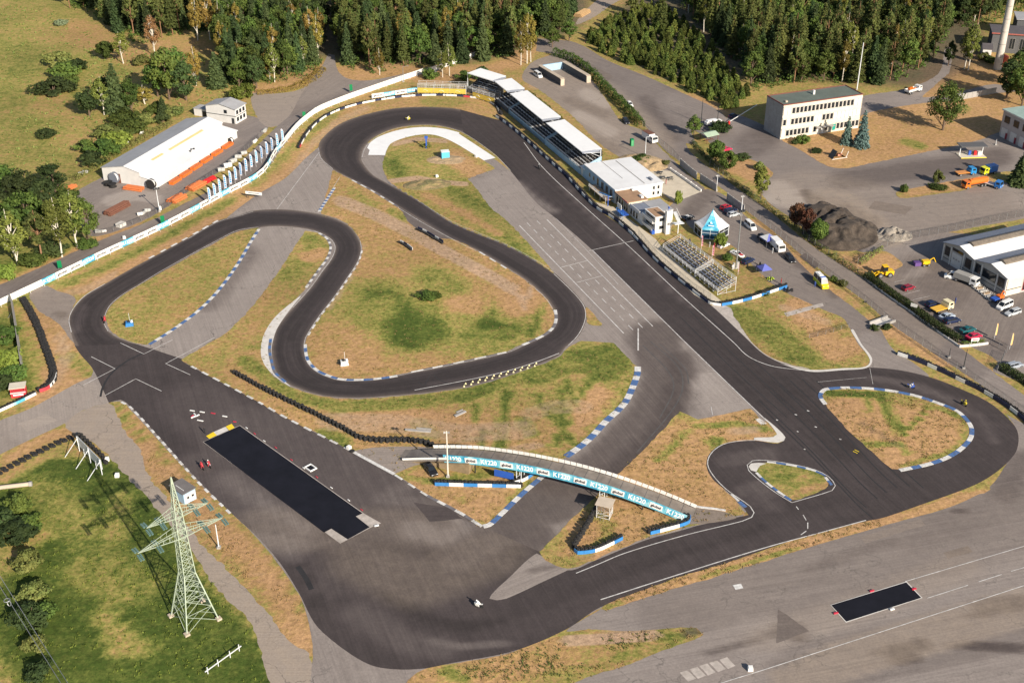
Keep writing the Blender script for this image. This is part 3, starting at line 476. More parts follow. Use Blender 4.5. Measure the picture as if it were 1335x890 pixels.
ca = me.color_attributes['paint']; cc = np.empty(len(vs)*4, np.float32); ca.data.foreach_get('color', cc); cc = cc.reshape(-1, 4); aa = np.array(uvs); q = aa[:, 1]/12; mid = .5 + .25*np.sin(aa[:, 0]/38)      # dust along the edges, rubbered line between
cc[:, 0] += .20*np.clip(np.abs(q - .5)*2 - .72, 0, 1)/.28 - .10*np.exp(-((q - mid)/.16)**2); cc[:, 1] += .35*np.clip(np.abs(q - .5)*2 - .8, 0, 1)/.2; cc[:, :2] = np.clip(cc[:, :2], 0, 1); ca.data.foreach_set('color', cc.reshape(-1))
uv = me.uv_layers.new(name='lane'); vi = np.empty(len(me.loops), int); me.loops.foreach_get('vertex_index', vi); uv.data.foreach_set('uv', np.array(uvs)[vi].reshape(-1))
tag(link(bpy.data.objects.new('race_track', me), None), kind='structure')
sheet('tarmac_patch', [(638,780),(645,770),(660,756),(700,721),(712,730),(742,742,1),(712,756),(660,780),(648,782)], .022, ASPH, strokes=[('r', .55, [(690,745),(720,738)], 2, 6)], base=(.80, .15, .5), ang=R(30))
sheet('lay_by', [(519,269,1),(550,288),(581,307),(590,311),(580,313),(566,309),(545,299),(535,292)], .029, ASPH, strokes=[], base=(.5, .1, .2))
# grass islands
ISL = dict(
 A=[(502,203),(499,217),(505,233),(520,247),(547,263),(588,290),(625,306),(660,320),(699,341),(722,356),(686,314),(660,287),(640,271),(622,247),(610,233,1),(646,220,1),(631,209),(614,199),(588,184),(568,176),(552,175),(531,178),(511,186)],
 B=[(337,297,1),(310,302),(284,315),(245,336),(206,358),(181,373),(162,386),(147,399),(140,411),(139,422),(145,432),(157,440),(177,447),(190,449,1),(196,448),(227,428),(258,405),(284,379),(310,343)],
 C=[(434,222,1),(459,235),(485,249),(519,270),(535,292),(550,302),(566,310),(590,312),(622,327),(666,353),(686,366),(709,386),(722,404),(724,416),(720,427),(708,437),(681,449),(660,458),(588,474),(537,484),(498,492),(475,494),(446,494),(429,489),(414,482),(403,472),(399,461),(398,448),(402,437),(419,411),(437,388),(455,362),(468,341),(472,326),(469,313),(458,297),(442,286),(418,279,1)],
 D=[(398,301,1),(415,304),(425,311),(431,322),(427,336),(414,354),(399,375),(376,401),(355,427),(349,440),(347,455),(349,471),(355,488),(376,503),(413,515),(441,519),(475,519.5),(511,517),(560,512.5),(614,504),(660,491),(696,478.5),(728,465),(742,452),(758,445),(800,447,1),(831,478,1),(830,487),(825,502),(815,523),(804,535),(789,548),(773,566),(758,579),(740,593),(708,619),(681,642),(668,654),(637,684),(628,686,1),(601,668),(557,645),(515,618),(457,587),(374,545),(330,520),(243,474),(236,469,1),(271,448),(297,432),(330,398),(356,364)],
 E=[(886,536,1),(910,547,1),(978,533,1),(996,549),(1012,566),(983,570),(942,577),(925,589),(919,606),(927,624),(948,642),(966,660),(972,669,1),(913,682),(892,688),(841,702),(805,716),(774,730),(740,741),(712,730),(704,719,1),(730,692),(752,670),(812,612),(856,569)],
 F=[(1074,509),(1070,517),(1080,532),(1109,564),(1140,592),(1163,611),(1173,612),(1214,603),(1243,591),(1263,573),(1266,561),(1262,551),(1247,536),(1219,525),(1191,516),(1150,508.5),(1111,506),(1083,507)],
 G_=[(984,611),(990,604),(1002,603),(1030,607),(1060,614),(1077,623),(1080,630),(1076,637),(1033,651),(1015,641),(996,627)],
 H=[(955,402),(975,392),(1000,386),(1032,386),(1072,404),(1098,415),(1108,432),(1118,452),(1131,469),(1126,476),(1098,479),(1056,480),(1021,472),(1000,460),(984,448),(966,425)],
 I=[(529,892),(545,878),(600,865),(670,850),(712,836),(768,820),(784,824),(820,824),(887,818),(908,818),(917,827),(867,846),(815,867),(750,889),(735,905),(690,990,1),(500,990,1)],
 J=[(784,793),(800,783),(850,765),(892,750),(970,727),(1072,695),(1145,677),(1155,684),(1111,693),(1047,715),(970,740),(900,761),(841,779),(790,795)],
 K=[(1195,664),(1243,647),(1290,632),(1291,638),(1243,657),(1199,671)],
 L=[(1020,184,1),(1042,195),(1080,217),(1103,219.5),(1135,213),(1228,194),(1284,181,1),(1297,172),(1310,150),(1296,126),(1245,134),(1200,136),(1127,150,1),(1124,166,1)],
 M=[(1168,251),(1181,247),(1220,240),(1252,234),(1281,229),(1294,226),(1321,224),(1360,230,1),(1360,250,1),(1305,237),(1281,241),(1252,249),(1216,254),(1187,258),(1173,258)],
 N=[(1098,336),(1150,327),(1165,333),(1176,347),(1150,355),(1129,359),(1112,348)],
 O=[(902,170),(912,174),(930,190),(950,200),(970,205),(995,215),(1008,228),(985,236),(960,234),(940,222),(925,210),(910,192)],
 P=[(764,400),(772,408),(784,422),(784,425),(768,423),(765,415)],
 Q=[(862,318),(885,308),(925,318),(960,328),(985,350),(1000,366),(990,376),(950,392),(940,390),(905,360)],
 S=[(1030,386),(1048,392),(1070,404),(1060,408),(1040,398)],
)
for k, pts in ISL.items():
    if k == 'S': continue
    sheet('grass_island', pts, .036, GRASS, grid=1.6, wob=.35, **G2)
plain('garden_path', [(1022,408,1),(1072,395,1),(1074,399,1),(1026,413,1)], .045, DIRTY, .1)
[plain('stone_slab', [(x_, 876 - .32*(x_ - 886), 1), (x_ + 10, 873 - .32*(x_ - 886), 1), (x_ + 21, 884 - .32*(x_ - 886), 1), (x_ + 11, 888 - .32*(x_ - 886), 1)], .018, DIRTY, .15) for x_ in (886, 899, 912, 925, 938)]

for k, (pts, r, gg, zz) in enumerate([(c_, r_, g_, z_) for c_, r_, g_, z_ in (
 ([(1014,793),(1055,822),(1012,838)], .50, .2, .016), ([(300,345),(322,322),(334,330),(312,356)], .62, .1, .0165), ([(540,655),(585,662),(604,676),(560,680)], .26, .05, .0245), ([(712,248),(722,246),(742,272),(731,276)], .5, .1, .0165),
 ([(22,552),(60,540),(75,548),(36,562)], .95, .5, .0165), ([(1120,700),(1200,676),(1206,684),(1128,708)], .62, .4, .016), ([(1230,720),(1262,711),(1268,719),(1236,728)], .5, .5, .016), ([(760,78),(800,100),(792,106),(752,84)], .52, .3, .0165), ([(1140,262),(1190,270),(1180,280),(1132,272)], .48, .5, .0165), ([(1185,395),(1215,405),(1205,412),(1176,402)], .45, .3, .0165), ([(1050,330),(1070,346),(1062,350),(1042,334)], .4, .2, .0165))]):
    sheet('tarmac_repair', [(a_, b_, 1) for a_, b_ in pts], zz, ASPH, strokes=[], base=(r, gg, .2), grid=3, wob=.15)
# ---------------------------------------------------------------- painted markings and kerbs
def marking(paths, w=.28, z=.050, mat=None, name='road_marking', smooth=True, dash=None):
    mb = MB()
    for p in paths:
        pl = spline(p, False, 1.2)
        if dash:
            L = plen(pl); s = 0
            while s < L: strip(mb, cut(pl, s, min(L, s + dash[0])), w*.62, z); s += dash[0] + dash[1]
        else: strip(mb, pl, w*.62, z)
    me = mb.mesh(name, mat or LINEP); fix_normals(me)
    if sum(p.normal.z for p in me.polygons) < 0: me.flip_normals()
    return tag(link(bpy.data.objects.new(name, me), None), kind='structure')
def c1(*p): return [(a, b, 1) for a, b in p]
marking([[(683,186),(709,220),(767,274),(825,326),(890,387),(957,447),(972,462),(988,471),(1010,478),(1050,483)]], .34)
marking([c1((772,326),(887,440),(1001,550))], .34)
marking([c1((677,294),(813,434.5)), c1((713,286.4),(851,425.4))], .38)
marking([c1((725,285),(760,321),(806,371))], .16)
marking([c1((768,327),(826,314)), c1((732,348.5),(765.5,340)), c1((751.5,368.5),(786,359.5))], .30)
marking([c1((687,290.5),(826,431)), c1((700,288),(838.5,428))], .34, dash=(2.6, 2.5))
marking([c1((832,428),(832,457))], .55); marking([c1((927,530),(929,541))], .2)
marking([c1((416,199),(361,273)), c1((443,231),(415,277))], .22)
marking([c1((157,447),(187.5,461.5),(225,443)), c1((119,465),(150,480.6),(108.5,502)), c1((280,440),(216,474),(248,488.6)), c1((137,515.5),(177,493.8),(210.6,509.8))], .26)
marking([c1((751,747),(778,736)) + [(815,720.7),(893,697.5),(968,679),(980,674),(983,668),(978,660),(964,650)]], .30, z=.054)
marking([[(964,650),(946,637),(930,620),(922.5,605),(927,591),(942,579.5),(965,574.5),(984,574)]], .30, z=.055)
marking([[(783,781.4),(890,747),(1000,713),(1070,694),(1129,678)]], .36)
marking([[(1032.5,655,1),(1015,644.5),(995,630),(976,613),(974,606),(981,600.5),(1000,600),(1030,604.5),(1062,612),(1080,621),(1089,633),(1085,639),(1032.5,655,1)]], .26)
marking([[(137,370),(111,385.5),(96.5,401),(90,416),(93,433)]], .30, z=.056); marking([[(330,276),(310,282),(284,289.5),(245,311.5)], [(337,296),(310,300.5),(284,313),(245,334),(206,356),(181,371.5),(160,384),(144,397.5),(137,411),(136,422),(141,432)]], .20, z=.057)
marking([[(540.6,508.5),(614,494.5),(660,484),(700,471.5),(729,460.5)]], .34, z=.058)
marking([[(722,357),(744,378),(759.5,396),(763.5,409),(760.5,424),(752,439),(741,450)]], .24, z=.056)
marking([[(469.5,314),(471,326),(466.5,341),(453,362),(435,388),(417,411),(400,437),(396.5,448),(397,461),(401,473),(412,484),(428,491.5),(446,496),(475,496),(498,494),(536,486),(588,476),(660,460),(681,451),(708,438),(720,427),(723.5,416),(721,404),(709,386.5),(686,367)]], .16, z=.057)
marking([[(408,300.5),(424,307.5),(433,313.5),(437,323),(433,336),(420,354),(405,375),(382,401)]], .2, z=.059)
marking([[(519,271,0),(550,290),(588,311),(622,328)], [(472,205),(477,192),(492,178),(518,167.5),(550,163.5),(578,165.5),(604,173.5),(645,202),(666,223)], [(415,193),(419,207),(434,220.5)]], .2, z=.056)
marking([[(545,262),(588,288),(625,304),(660,318.5),(699,339.5),(722,355.5)]], .14, z=.056)
marking([c1((1180,757.7),(1335,711.7),(1480,668)), c1((1209,779.4),(1262,762.5)), c1((1276,758),(1306,748.5)), c1((1318,744.5),(1335,739.5),(1480,694)), c1((940,890),(995,873),(1335,763),(1480,717))], .24)
marking([c1((1190,391),(1212,386)), c1((1178,384),(1199.5,378.5)), c1((1166,368),(1180,364.5)), c1((1218,398),(1232,394)), c1((1236,411.5),(1247,409)), c1((1240,426.5),(1251,424)), c1((1316,484),(1335,478)), c1((1326,491),(1345,485))], .14)
marking([c1((1261,189.5),(1266,192)), c1((1270,187.5),(1279,192.5)), c1((1278,186),(1289,192.5)), c1((1286,183.5),(1298,191),(1302,190))], .16)
marking([c1((125,465),(160,490))], .1, mat=paint('dark_joint', (.05, .045, .045), .9)) if False else None
# white painted inside of the hairpin, pale kerb aprons
HWHITE = paint('white_surface_paint', (.83, .83, .82), .5, .05, .3, dirt=.10)
plain('hairpin_paint', [(478.6,193,1),(483,186),(495,178),(521,169.5),(550,166),(578,168),(599,173,1),(598,174.5,1),(646,206,1),(631,209.5,1),(614,199),(588,184),(568,176.5),(552,175.5),(531.5,178.8),(511,186.5),(504,196),(502,202.5,1),(480,202.2,1),(482,196,1)], .046, HWHITE)
KERBW = paint('pale_kerb_concrete', (.62, .59, .55), .8, .15, .8, dirt=.25)
plain('kerb_apron', [(392,386),(361,411),(346,432),(340.5,450),(341,466),(348,480),(361,492.5),(379,504),(362,488),(356,471),(354,455),(357,440),(362,427),(377,405)], .047, KERBW)
plain('kerb_apron', [(996,544,1),(1013,558),(1024,570),(1022,574.5),(1014,577),(983,573.5,1),(983,570.5),(1008,569.5),(1013,566)], .047, KERBW)
plain('kerb_apron', [(979,613,1),(976,608),(979,604),(988,603),(999,604,1),(991,607),(986,615,1)], .047, KERBW)
plain('kerb_apron', [(1016,474,1),(1056,482),(1098,480),(1128,478),(1134,469),(1120,448),(1109,430),(1112,429),(1123,448),(1137,468),(1130,479.5),(1098,482.5),(1056,484.5)], .044, KERBW)
plain('kerb_apron', [(984,546.5,1),(990,545,1),(1000,552,1),(993,554,1)], .047, KERBW)
GREYK = paint('grey_kerb', (.16, .15, .16), .8, .2, 1.0); DKBLUE = paint('dark_blue_belt', (.018, .026, .075), .6, .25, 1.5)
def kerb(path, w=.7, seg=1.9, mats=('w', 'b'), h=.05, closed=False):
    pl = spline(path, closed, .6); 
    if closed: pl.append(pl[0])
    L = plen(pl); n = max(1, round(L/seg)); mb = MB(); rr = [0] + [k + random.uniform(-.14, .14) for k in range(1, n)] + [n]; look = {'w': 0, 'b': 1, 'g': 2}
    for k in range(n):
        c = mats[k % len(mats)]
        if c == '-': continue
        strip(mb, cut(pl, L*rr[k]/n, L*rr[k+1]/n), w, .032, h, look[c])
    me = mb.mesh('kerb', [WHITEP, BLUEP, GREYK]); fix_normals(me)
    return tag(link(bpy.data.objects.new('kerb', me), None), kind='structure')
kerb([(337.5,299),(329,312),(310,344),(284,379.5),(258,405.5),(227,428.5),(195,449)], .9, 1.9)
kerb([(194,337),(245,309.5),(284,287.5)], .6, 2.2, 'w-')
kerb([(831.5,478),(831,487),(826,502),(816,523),(805,535.5),(790,549),(774,566.5),(759,580),(738,595)], 1.5, 2.1)
kerb([(712,617),(682,642.5),(655,668.5),(638,684),(630,686)], 1.1, 2.3)
kerb([(628,686),(601,669),(557,646)], .7, 2.4, 'wg'); kerb([(557,646),(515,619)], .5, 2.2, 'w-'); kerb([(514,618),(458,587.5)], .75, 4, 'w')
kerb([(457,587),(374,545),(330,520),(243,474)], .55, 2.0, 'w-')
kerb([(158,524),(169,530),(207,571),(258,628),(300,669)], .55, 1.5, 'w-')
kerb([(398,449),(399,461),(403,472),(414,483),(429,490),(446,494.5),(475,495),(498,493),(518,490)], .75, 2.0)
kerb([(472,327),(467.5,341),(454.5,362),(436.5,388),(418.5,411),(402,437)], .5, 1.8, 'w-')
kerb([(536,485),(588,474.5),(660,459)], .45, 2.6, 'wg'); kerb([(724,404),(725,416),(721,427),(709,437),(681,450)], .8, 2.3, 'wg')
kerb([(353,442),(351.5,456),(354,471),(359,486),(372,498)], .7, 1.6, 'bg')
kerb([(416,304),(426,311),(431,322),(427,336),(414,354),(399,375)], .7, 1.7, 'wg')
kerb([(436,245),(416,276)], .9, 1.1, 'wb'); kerb([(459,235),(485,249),(519,270)], .55, 2.6, 'wg'); kerb([(625,328.5),(660,350)], .5, 2.4, 'w-')
kerb([(1173,613,1),(1214,604),(1243,592),(1263.5,574),(1267,561.5),(1263,551),(1247.5,535.7),(1219.5,524.3),(1191,515.3),(1150,508),(1111,505.5),(1083,506.5),(1074,508.5),(1069.5,517),(1076,527)], 1.0, 2.6)
kerb([(1000,602),(1030,606),(1060,613),(1076,620)], .5, 2.0); kerb([(1076,622),(1084,632)], .6, 1.6); kerb([(986,616),(997,627),(1015,641),(1031,652)], .6, 1.9)
kerb([(953,644),(963,653)], .5, 2.8, 'w'); kerb([(964,654),(972,661)], .8, 2.2, 'bw')
kerb([(1084,790),(1181,759.5)], .0001, 3, '-') if False else None
kerb([(506,238),(547,263),(588,290),(625,306),(660,320),(699,341)], .4, 1.6, 'g-')
# skid plates
PLATE = paint('skid_plate_coating', (.0105, .0105, .016), .7, .35, .25); PLATE.node_tree.nodes['Principled BSDF'].inputs['Specular IOR Level'].default_value = .2
plain('skid_plate', c1((265.2,576),(312.6,555),(472.7,669),(464,673),(482,687),(453.4,703),(432,689),(422.5,694)), .060, PLATE)
plain('plate_border', c1((264.4,576),(312.8,554.2),(474.2,669),(497,682),(482.6,688),(443.6,708.4)), .056, DIRTY)
plain('skid_plate', c1((1083.6,788.6),(1181.4,758.8),(1201,779),(1103.2,810)), .062, PLATE); plain('plate_border', c1((1082.4,788.3),(1181.8,757.6),(1202.8,779.2),(1102.8,811.4)), .058, KERBW)
YEL = paint('yellow_paint', (.80, .58, .02), .6, .08)
plain('yellow_marking', c1((268.8,568.4),(278.4,563),(282.7,567.4),(273,572)), .064, YEL); plain('yellow_marking', c1((294.4,556),(302,552.4),(306,557.7),(298.7,561)), .064, YEL)
plain('plate_border', c1((278.4,563.2),(294,556.2),(298,561),(282.5,567.6)), .060, KERBW)
# ---------------------------------------------------------------- planks and blocks lying on the tarmac
WPL = paint('white_plastic', (.80, .80, .78), .5, .08); RPL = paint('red_plastic', (.50, .03, .06), .5, .1); BLK = paint('black_rubber', (.018, .017, .017), .85, .3, 3.0)
def plank(px, size, rz, mat, label, group='boards and blocks set around the black skid plates', name='marker_board'):
    g = G(*px); mb = MB(); l, w, h = size
    mb.extr([(-l/2, 0), (l/2, 0), (l/2*.94, h), (-l/2*.94, h)], -w/2, w/2); me = mb.mesh(name, mat); fix_normals(me)
    o = link(bpy.data.objects.new(name, me), None); o.location = (g.x, g.y, .062); o.rotation_euler.z = rz; tag(o, label, 'board', group); return o
PD = heading((312.6, 555), (472.7, 669))
for px, l, m, lb in [((250.6,535.6),1.9,WPL,'white board lying flat on tarmac, farthest from the long black plate'), ((263.6,537.4),1.9,WPL,'white board lying next to the red board north of the long black plate'), ((277.8,539),1.8,RPL,'red board lying flat between two white boards on the tarmac'), ((293,543),1.9,WPL,'white board lying between the red board and the yellow squares'), ((261,548.5),2.4,WPL,'long white board lying beside the fallen red and white frame'), ((306,550),1.2,RPL,'short red board lying at the far corner of the long black plate')]:
    plank(px, (l*.62, .26, .12), heading((250,535),(293,543)), m, lb)
for i, (px, m) in enumerate([((321.5,558),WPL),((332,565.5),RPL),((344.5,575),WPL),((359.5,583.5),RPL),((380,599.5),RPL),((396,610.3),WPL),((413,622),RPL),((432,635.8),WPL),((454.7,652.2),WPL),((471.5,664.6),RPL)]):
    plank(px, (.7, .18, .1), PD, m, ('white' if m is WPL else 'red') + ' low block in the row along the long black skid plate', 'low blocks along the long black skid plate', 'edge_block')
for px, m, lb in [((1136.5,770.5),RPL,'red block on the far long edge of the small black plate'),((1191.5,768),RPL,'red block on the right short edge of the small black plate'),((1089.5,799.5),RPL,'red block on the left short edge of the small black plate'),((1163,794.5),WPL,'white block on the near long edge of the small black plate'),((491,685.5),WPL,'white block past the near end of the long black plate')]:
    plank(px, (.9, .3, .2), R(20), m, lb)
g = thing('target_frame', 'white square frame standing beside the long black skid plate', 'frame', G(405, 610, .06), PD)
mb = MB(); [mb.box(c, d) for c, d in (((0, .75, .12), (2.2, .22, .24)), ((0, -.75, .12), (2.2, .22, .24)), ((1, 0, .12), (.22, 1.3, .24)), ((-1, 0, .12), (.22, 1.3, .24)))]; mb.build('frame', WPL, g); mb = MB(); mb.box((0, 0, .05), (1.7, 1.2, .06)); mb.build('inlay', PLATE, g)
g = thing('fallen_frame', 'red and white fallen frame on tarmac near the yellow squares', 'frame', G(254.5, 543, .05), R(40))
mb = MB(); mb.box((0, 0, .14), (2.0, .25, .2)); mb.box((.3, .5, .14), (.25, 1.4, .2)); mb.build('frame', WPL, g); mb = MB(); mb.box((-.5, .35, .16), (.8, .3, .24), .5); mb.build('block', RPL, g)
# ---------------------------------------------------------------- lettering
def text_mesh(body, h, depth=.02, bold=0.0):
    cu = bpy.data.curves.new('lettering', 'FONT'); cu.body = body; cu.size = h*1.38; cu.align_x = 'CENTER'; cu.align_y = 'CENTER'; cu.extrude = depth/2; cu.offset = bold; cu.resolution_u = 3
    o = bpy.data.objects.new('tmp', cu); COL.objects.link(o); bpy.context.view_layer.update()
    me = bpy.data.meshes.new_from_object(o.evaluated_get(bpy.context.evaluated_depsgraph_get()))
    bpy.data.objects.remove(o); bpy.data.curves.remove(cu); return me
TXT = {}
def lettering(body, h, mat, parent, loc, rot, bold=.012, width=None):
    key = (body, h, mat.name)
    if key not in TXT: me = text_mesh(body, h, bold=bold); me.materials.clear(); me.materials.append(mat); TXT[key] = me
    o = bpy.data.objects.new('lettering', TXT[key]); link(o, parent); o.location = loc; o.rotation_euler = rot
    if width:
        xs = [v.co.x for v in TXT[key].vertices]; o.scale.x = width/(max(xs) - min(xs))
    return o
def cyan_mat():
    m, n, b = nt('cyan_banner'); geo = node(n, 'ShaderNodeNewGeometry'); q = noise3(n, geo.outputs['Position'], .55, 3, .5)
    n.links.new(ramp(n, q, [(.36, (.035, .27, .44)), (.5, (.10, .43, .58)), (.64, (.34, .62, .70))]), b.inputs['Base Color']); b.inputs['Roughness'].default_value = .6; return m
# ---------------------------------------------------------------- tyre barriers
TYRE = {}
def tyre_stack_mesh(n=3, seg=9):
    if n not in TYRE:
        mb = MB()
        for k in range(n): mb.torus((random.uniform(-.03, .03), random.uniform(-.03, .03), .14 + k*.27), (0, 0, 1), .25, .15, seg, 5)
        TYRE[n] = mb.mesh('tyre_stack', BLK, True)
    return TYRE[n]
WBELT = paint('white_belt', (.78, .78, .76), .55, .1, 1.0, dirt=.15); LBLUE = paint('blue_belt', (.035, .20, .50), .5, .12, 1.0, dirt=.1); CYAN = cyan_mat(); REDB = paint('red_belt', (.55, .05, .07), .5, .1)
def tyre_barrier(label, path, mats=None, seg=3.2, h=.85, rows=1, side=1, n=4, group='tyre barriers around the circuit', spacing=.66, back=.5, textured=False):
    pl = spline(path, False, .6); L = plen(pl); c = pl[len(pl)//2]
    t = thing('tyre_barrier', label, 'tyre barrier', (c.x, c.y, 0), 0, group)
    count = 0
    for r in range(rows):
        q = offset(pl, side*(back + r*.72)) if mats else offset(pl, r*.7 - (rows-1)*.35); m = min(int(plen(q)/spacing), max(1, 98//rows))
        for p in resample(q, max(2, m)):
            count += 1; jx = .16 if mats else .20*(-1)**count
            o = link(bpy.data.objects.new('tyre_stack', tyre_stack_mesh(n)), t); o.location = (p.x - c.x + random.uniform(-.08, .08), p.y - c.y + random.uniform(-.08, .08) + (0 if mats else jx), .02); o.rotation_euler.z = random.uniform(0, 6)
            s = random.uniform(.93, 1.07)
            if plen(q)/max(2, m) > spacing*1.15: s *= min(plen(q)/max(2, m)/spacing, 1.45); 
            o.scale = (s, s, random.uniform(.88, 1.05))
    if mats:
        k = max(1, round(L/seg))
        for i in range(k):
            mb = MB(); cc = cut(pl, L*i/k, L*(i+1)/k - .02); strip(mb, [p - c for p in cc], .12, .05, h - .05)
            me = mb.mesh('belt_panel', mats[i % len(mats)]); fix_normals(me); link(bpy.data.objects.new('belt_panel', me), t)
    return t
tyre_barrier('long free standing black tyre wall across the middle island', [(306,487),(340,506),(374,523),(415,543),(446,559),(472,573),(498,576),(524,575.5),(550,577.5),(564,582)], rows=1, n=4, spacing=.55)
tyre_barrier('curving black tyre wall in the left corner with white and red belt end', [(30,391),(42,411),(52,433),(60,455),(68,477),(70,493),(64,503),(53,509)], rows=2, n=3)
t = tyre_barrier('short white and red belt barrier facing the left crossing road', [(52,511.5),(62,508),(71,499),(74.5,489)], [REDB, WBELT, WBELT], 2.5, .85, side=1)
tyre_barrier('low tyre wall along the road edge above the pylon field', [(-30,634),(0,617),(39,596),(77,578),(98,569.5)], rows=2, n=2)
tyre_barrier('black tyre row behind the silver billboard', [(104,568),(120,583),(135,598),(139,605)], rows=1, n=3)
tyre_barrier('dark blue and pale banner barrier round the outside of the right loop', [(1170,463),(1196,472),(1228,486),(1255,499),(1275,508.5),(1297,521),(1316,533.5),(1335,549),(1352,566)], [WBELT, DKBLUE, DKBLUE], 2.6, .95, side=1, n=4)
tyre_barrier('white and dark blue barrier beneath the roofed grandstands', [(646,153),(660,162),(690,187),(713,208),(737,229)], [WBELT, DKBLUE], 2.7, .85, side=1)
tyre_barrier('white and dark blue barrier beneath the club house', [(738,230),(776,271),(800,286),(825,307)], [DKBLUE, WBELT], 2.9, .85, side=1)
tyre_barrier('white and dark blue barrier below the scaffold grandstand', [(826,308),(856,341),(898,376),(915,389),(926,396.5),(940,399)], [WBELT, DKBLUE], 3.6, .7, side=1, n=3)
tyre_barrier('bright blue and white barrier at the paddock end of the straight', [(941,399),(960,395.5),(983,389.5),(1004,382.5),(1026,375)], [LBLUE, WBELT, LBLUE, WBELT, LBLUE, WBELT, LBLUE, LBLUE], 3.2, .85, side=1)
tyre_barrier('curved white and navy barrier round the outside of the far hairpin', [(391,193),(402,174),(420,156),(446,143),(485,133),(537,126),(588,125.5),(627,130),(645,138),(652,150)], [REDB] + [WBELT, WBELT, DKBLUE]*11, 2.6, .7, side=1, n=3)
tyre_barrier('straight blue and white tyre barrier at the left foot of the bridge', [(567,633),(600,634),(640,635),(679,636)], [LBLUE, WBELT]*4, 2.7, .85, side=1)
tyre_barrier('short curved white and blue barrier under the bridge pier', [(671,631),(683,627.5),(692,622),(701,615)], [WBELT, WBELT, LBLUE, LBLUE], 1.8, .85, side=1)
tyre_barrier('blue and white barrier at the tip of the bridge island', [(748.5,719),(753,722.5),(777,719.5),(795,712),(812,703.5)], [LBLUE, LBLUE, WBELT, WBELT, LBLUE, WBELT], 2.1, .85, side=1)
tyre_barrier('black tyre wall running from the timing tower to the island tip', [(783,655),(768,682),(757,700),(748,714)], rows=1, n=5, spacing=.5)
tyre_barrier('blue and white barrier at the right foot of the bridge', [(848,697),(870,691.5),(888,686.5),(899,681.5),(900,675)], [LBLUE, WBELT, WBELT, LBLUE, LBLUE, WBELT, WBELT], 2.0, .85, side=1)
tyre_barrier('faded teal and white barrier along the left access road', [(-12,543),(0,537),(24,526),(47.5,514.5)], [WBELT, WBELT, CYAN, WBELT], 2.6, .7, side=1, n=3)
tyre_barrier('small heap of tyres beside the tarmac lay-by', [(545,299),(556,304),(566,310),(578,317)], [DKBLUE, WBELT, DKBLUE], 2.2, .9, side=-1, n=2)
tyre_barrier('small heap of tyres in the dry grass of the big infield', [(522,316),(530,320),(538,326)], [WBELT, DKBLUE, WBELT], 1.6, .8, side=-1, n=2)
o = link(bpy.data.objects.new('loose_tyre', tyre_stack_mesh(1)), None); o.location = G(459, 588.5, .04); o.scale = (1.5, 1.5, 1.3); tag(o, 'single loose tyre standing at the kerb of the paddock straight', 'tyre')
o = link(bpy.data.objects.new('loose_tyre', tyre_stack_mesh(1)), None); o.location = G(1128, 394, .02); tag(o, 'single loose tyre lying by the paddock exit kerb', 'tyre')
# ---------------------------------------------------------------- fences
WFENCE = paint('white_fence_sheet', (.76, .74, .70), .6, .1, .5, dirt=.18); STEEL = paint('galvanised_steel', (.34, .35, .36), .45, .15, 2.0, .6); GREYC = paint('grey_concrete', (.34, .325, .31), .9, .18, .7, dirt=.3); DARKM = paint('dark_metal', (.05, .055, .06), .5, .1, 2.0, .4)
INK = paint('dark_ink', (.05, .045, .06), .6, .05); WINK = paint('white_ink', (.85, .87, .88), .6, .04); BINK = paint('blue_ink', (.03, .30, .62), .6, .05)
def banner_fence(name, label, path, seq, seg, h, base=.1, post=WFENCE, both=True, group=None):
    pl = spline(path, False, 1.0); L = plen(pl); k = max(1, round(L/seg)); pts = resample(pl, k + 1); c = pts[k//2]
    t = thing(name, label, 'fence', (c.x, c.y, 0), 0, group)
    for i in range(k):
        a, b = pts[i] - c, pts[i+1] - c; d = b - a; l = d.length; ang = math.atan2(d.y, d.x); mid = (a + b)/2
        what = seq(i, k); mat = {'w': WFENCE, 'g': WBELT, 'k': CYAN, 'y': YELB}[what]
        mb = MB(); mb.box((0, 0, 0), (l - .04, .05, h - base)); o = mb.build('banner' if what != 'w' else 'fence_panel', mat, t); o.location = (mid.x, mid.y, (h + base)/2); o.rotation_euler.z = ang
        for s in ((-1,) if not both else (-1,)):
            if what == 'g': lettering('global', (h - base)*.40, INK, o, (0, s*.04, 0), (math.pi/2, 0, 0), .03, l*.72)
            if what == 'k': lettering('K1220', (h - base)*.52, WINK, o, (0, s*.04, 0), (math.pi/2, 0, 0), .03, l*.80)
        pb = MB(); pb.box((a.x, a.y, h/2), (.1, .1, h)); pb.bar((a.x, a.y, h*.8), (a.x + d.y/l*.9, a.y - d.x/l*.9, .02), .07); pb.build('post', post, t)
    return t
YELB = paint('yellow_banner', (.58, .42, .07), .55, .12, .8)
banner_fence('boundary_fence', 'long white sheet fence with blue and white advertising banners along the service road', [(-60,428),(0,399),(59,371),(129,337),(212,298.5),(284,259.8),(340,229),(360,200),(372,186)], lambda i, k: 'w' if i < 6 else 'kgg'[(i - 6) % 3], 4.6, 1.9)
banner_fence('boundary_fence', 'plain white sheet fence curving behind the far hairpin to the forest', [(372.5,185.5),(387,168),(397,159),(415,146),(446,133),(485,119),(511,110),(542,99.5),(552,96)], lambda i, k: 'w', 4.2, 2.1)
banner_fence('boundary_fence', 'pale white fence stretch running back between the pine trunks', [(560,95),(580,88),(600,81),(622,73)], lambda i, k: 'w', 5, 2.0)
banner_fence('advertising_fence', 'blue and white lettered hoarding behind the far hairpin barrier', [(485,128.5),(513,124.5),(545,119.5)], lambda i, k: 'gkgk'[i % 4], 5.2, 1.7)
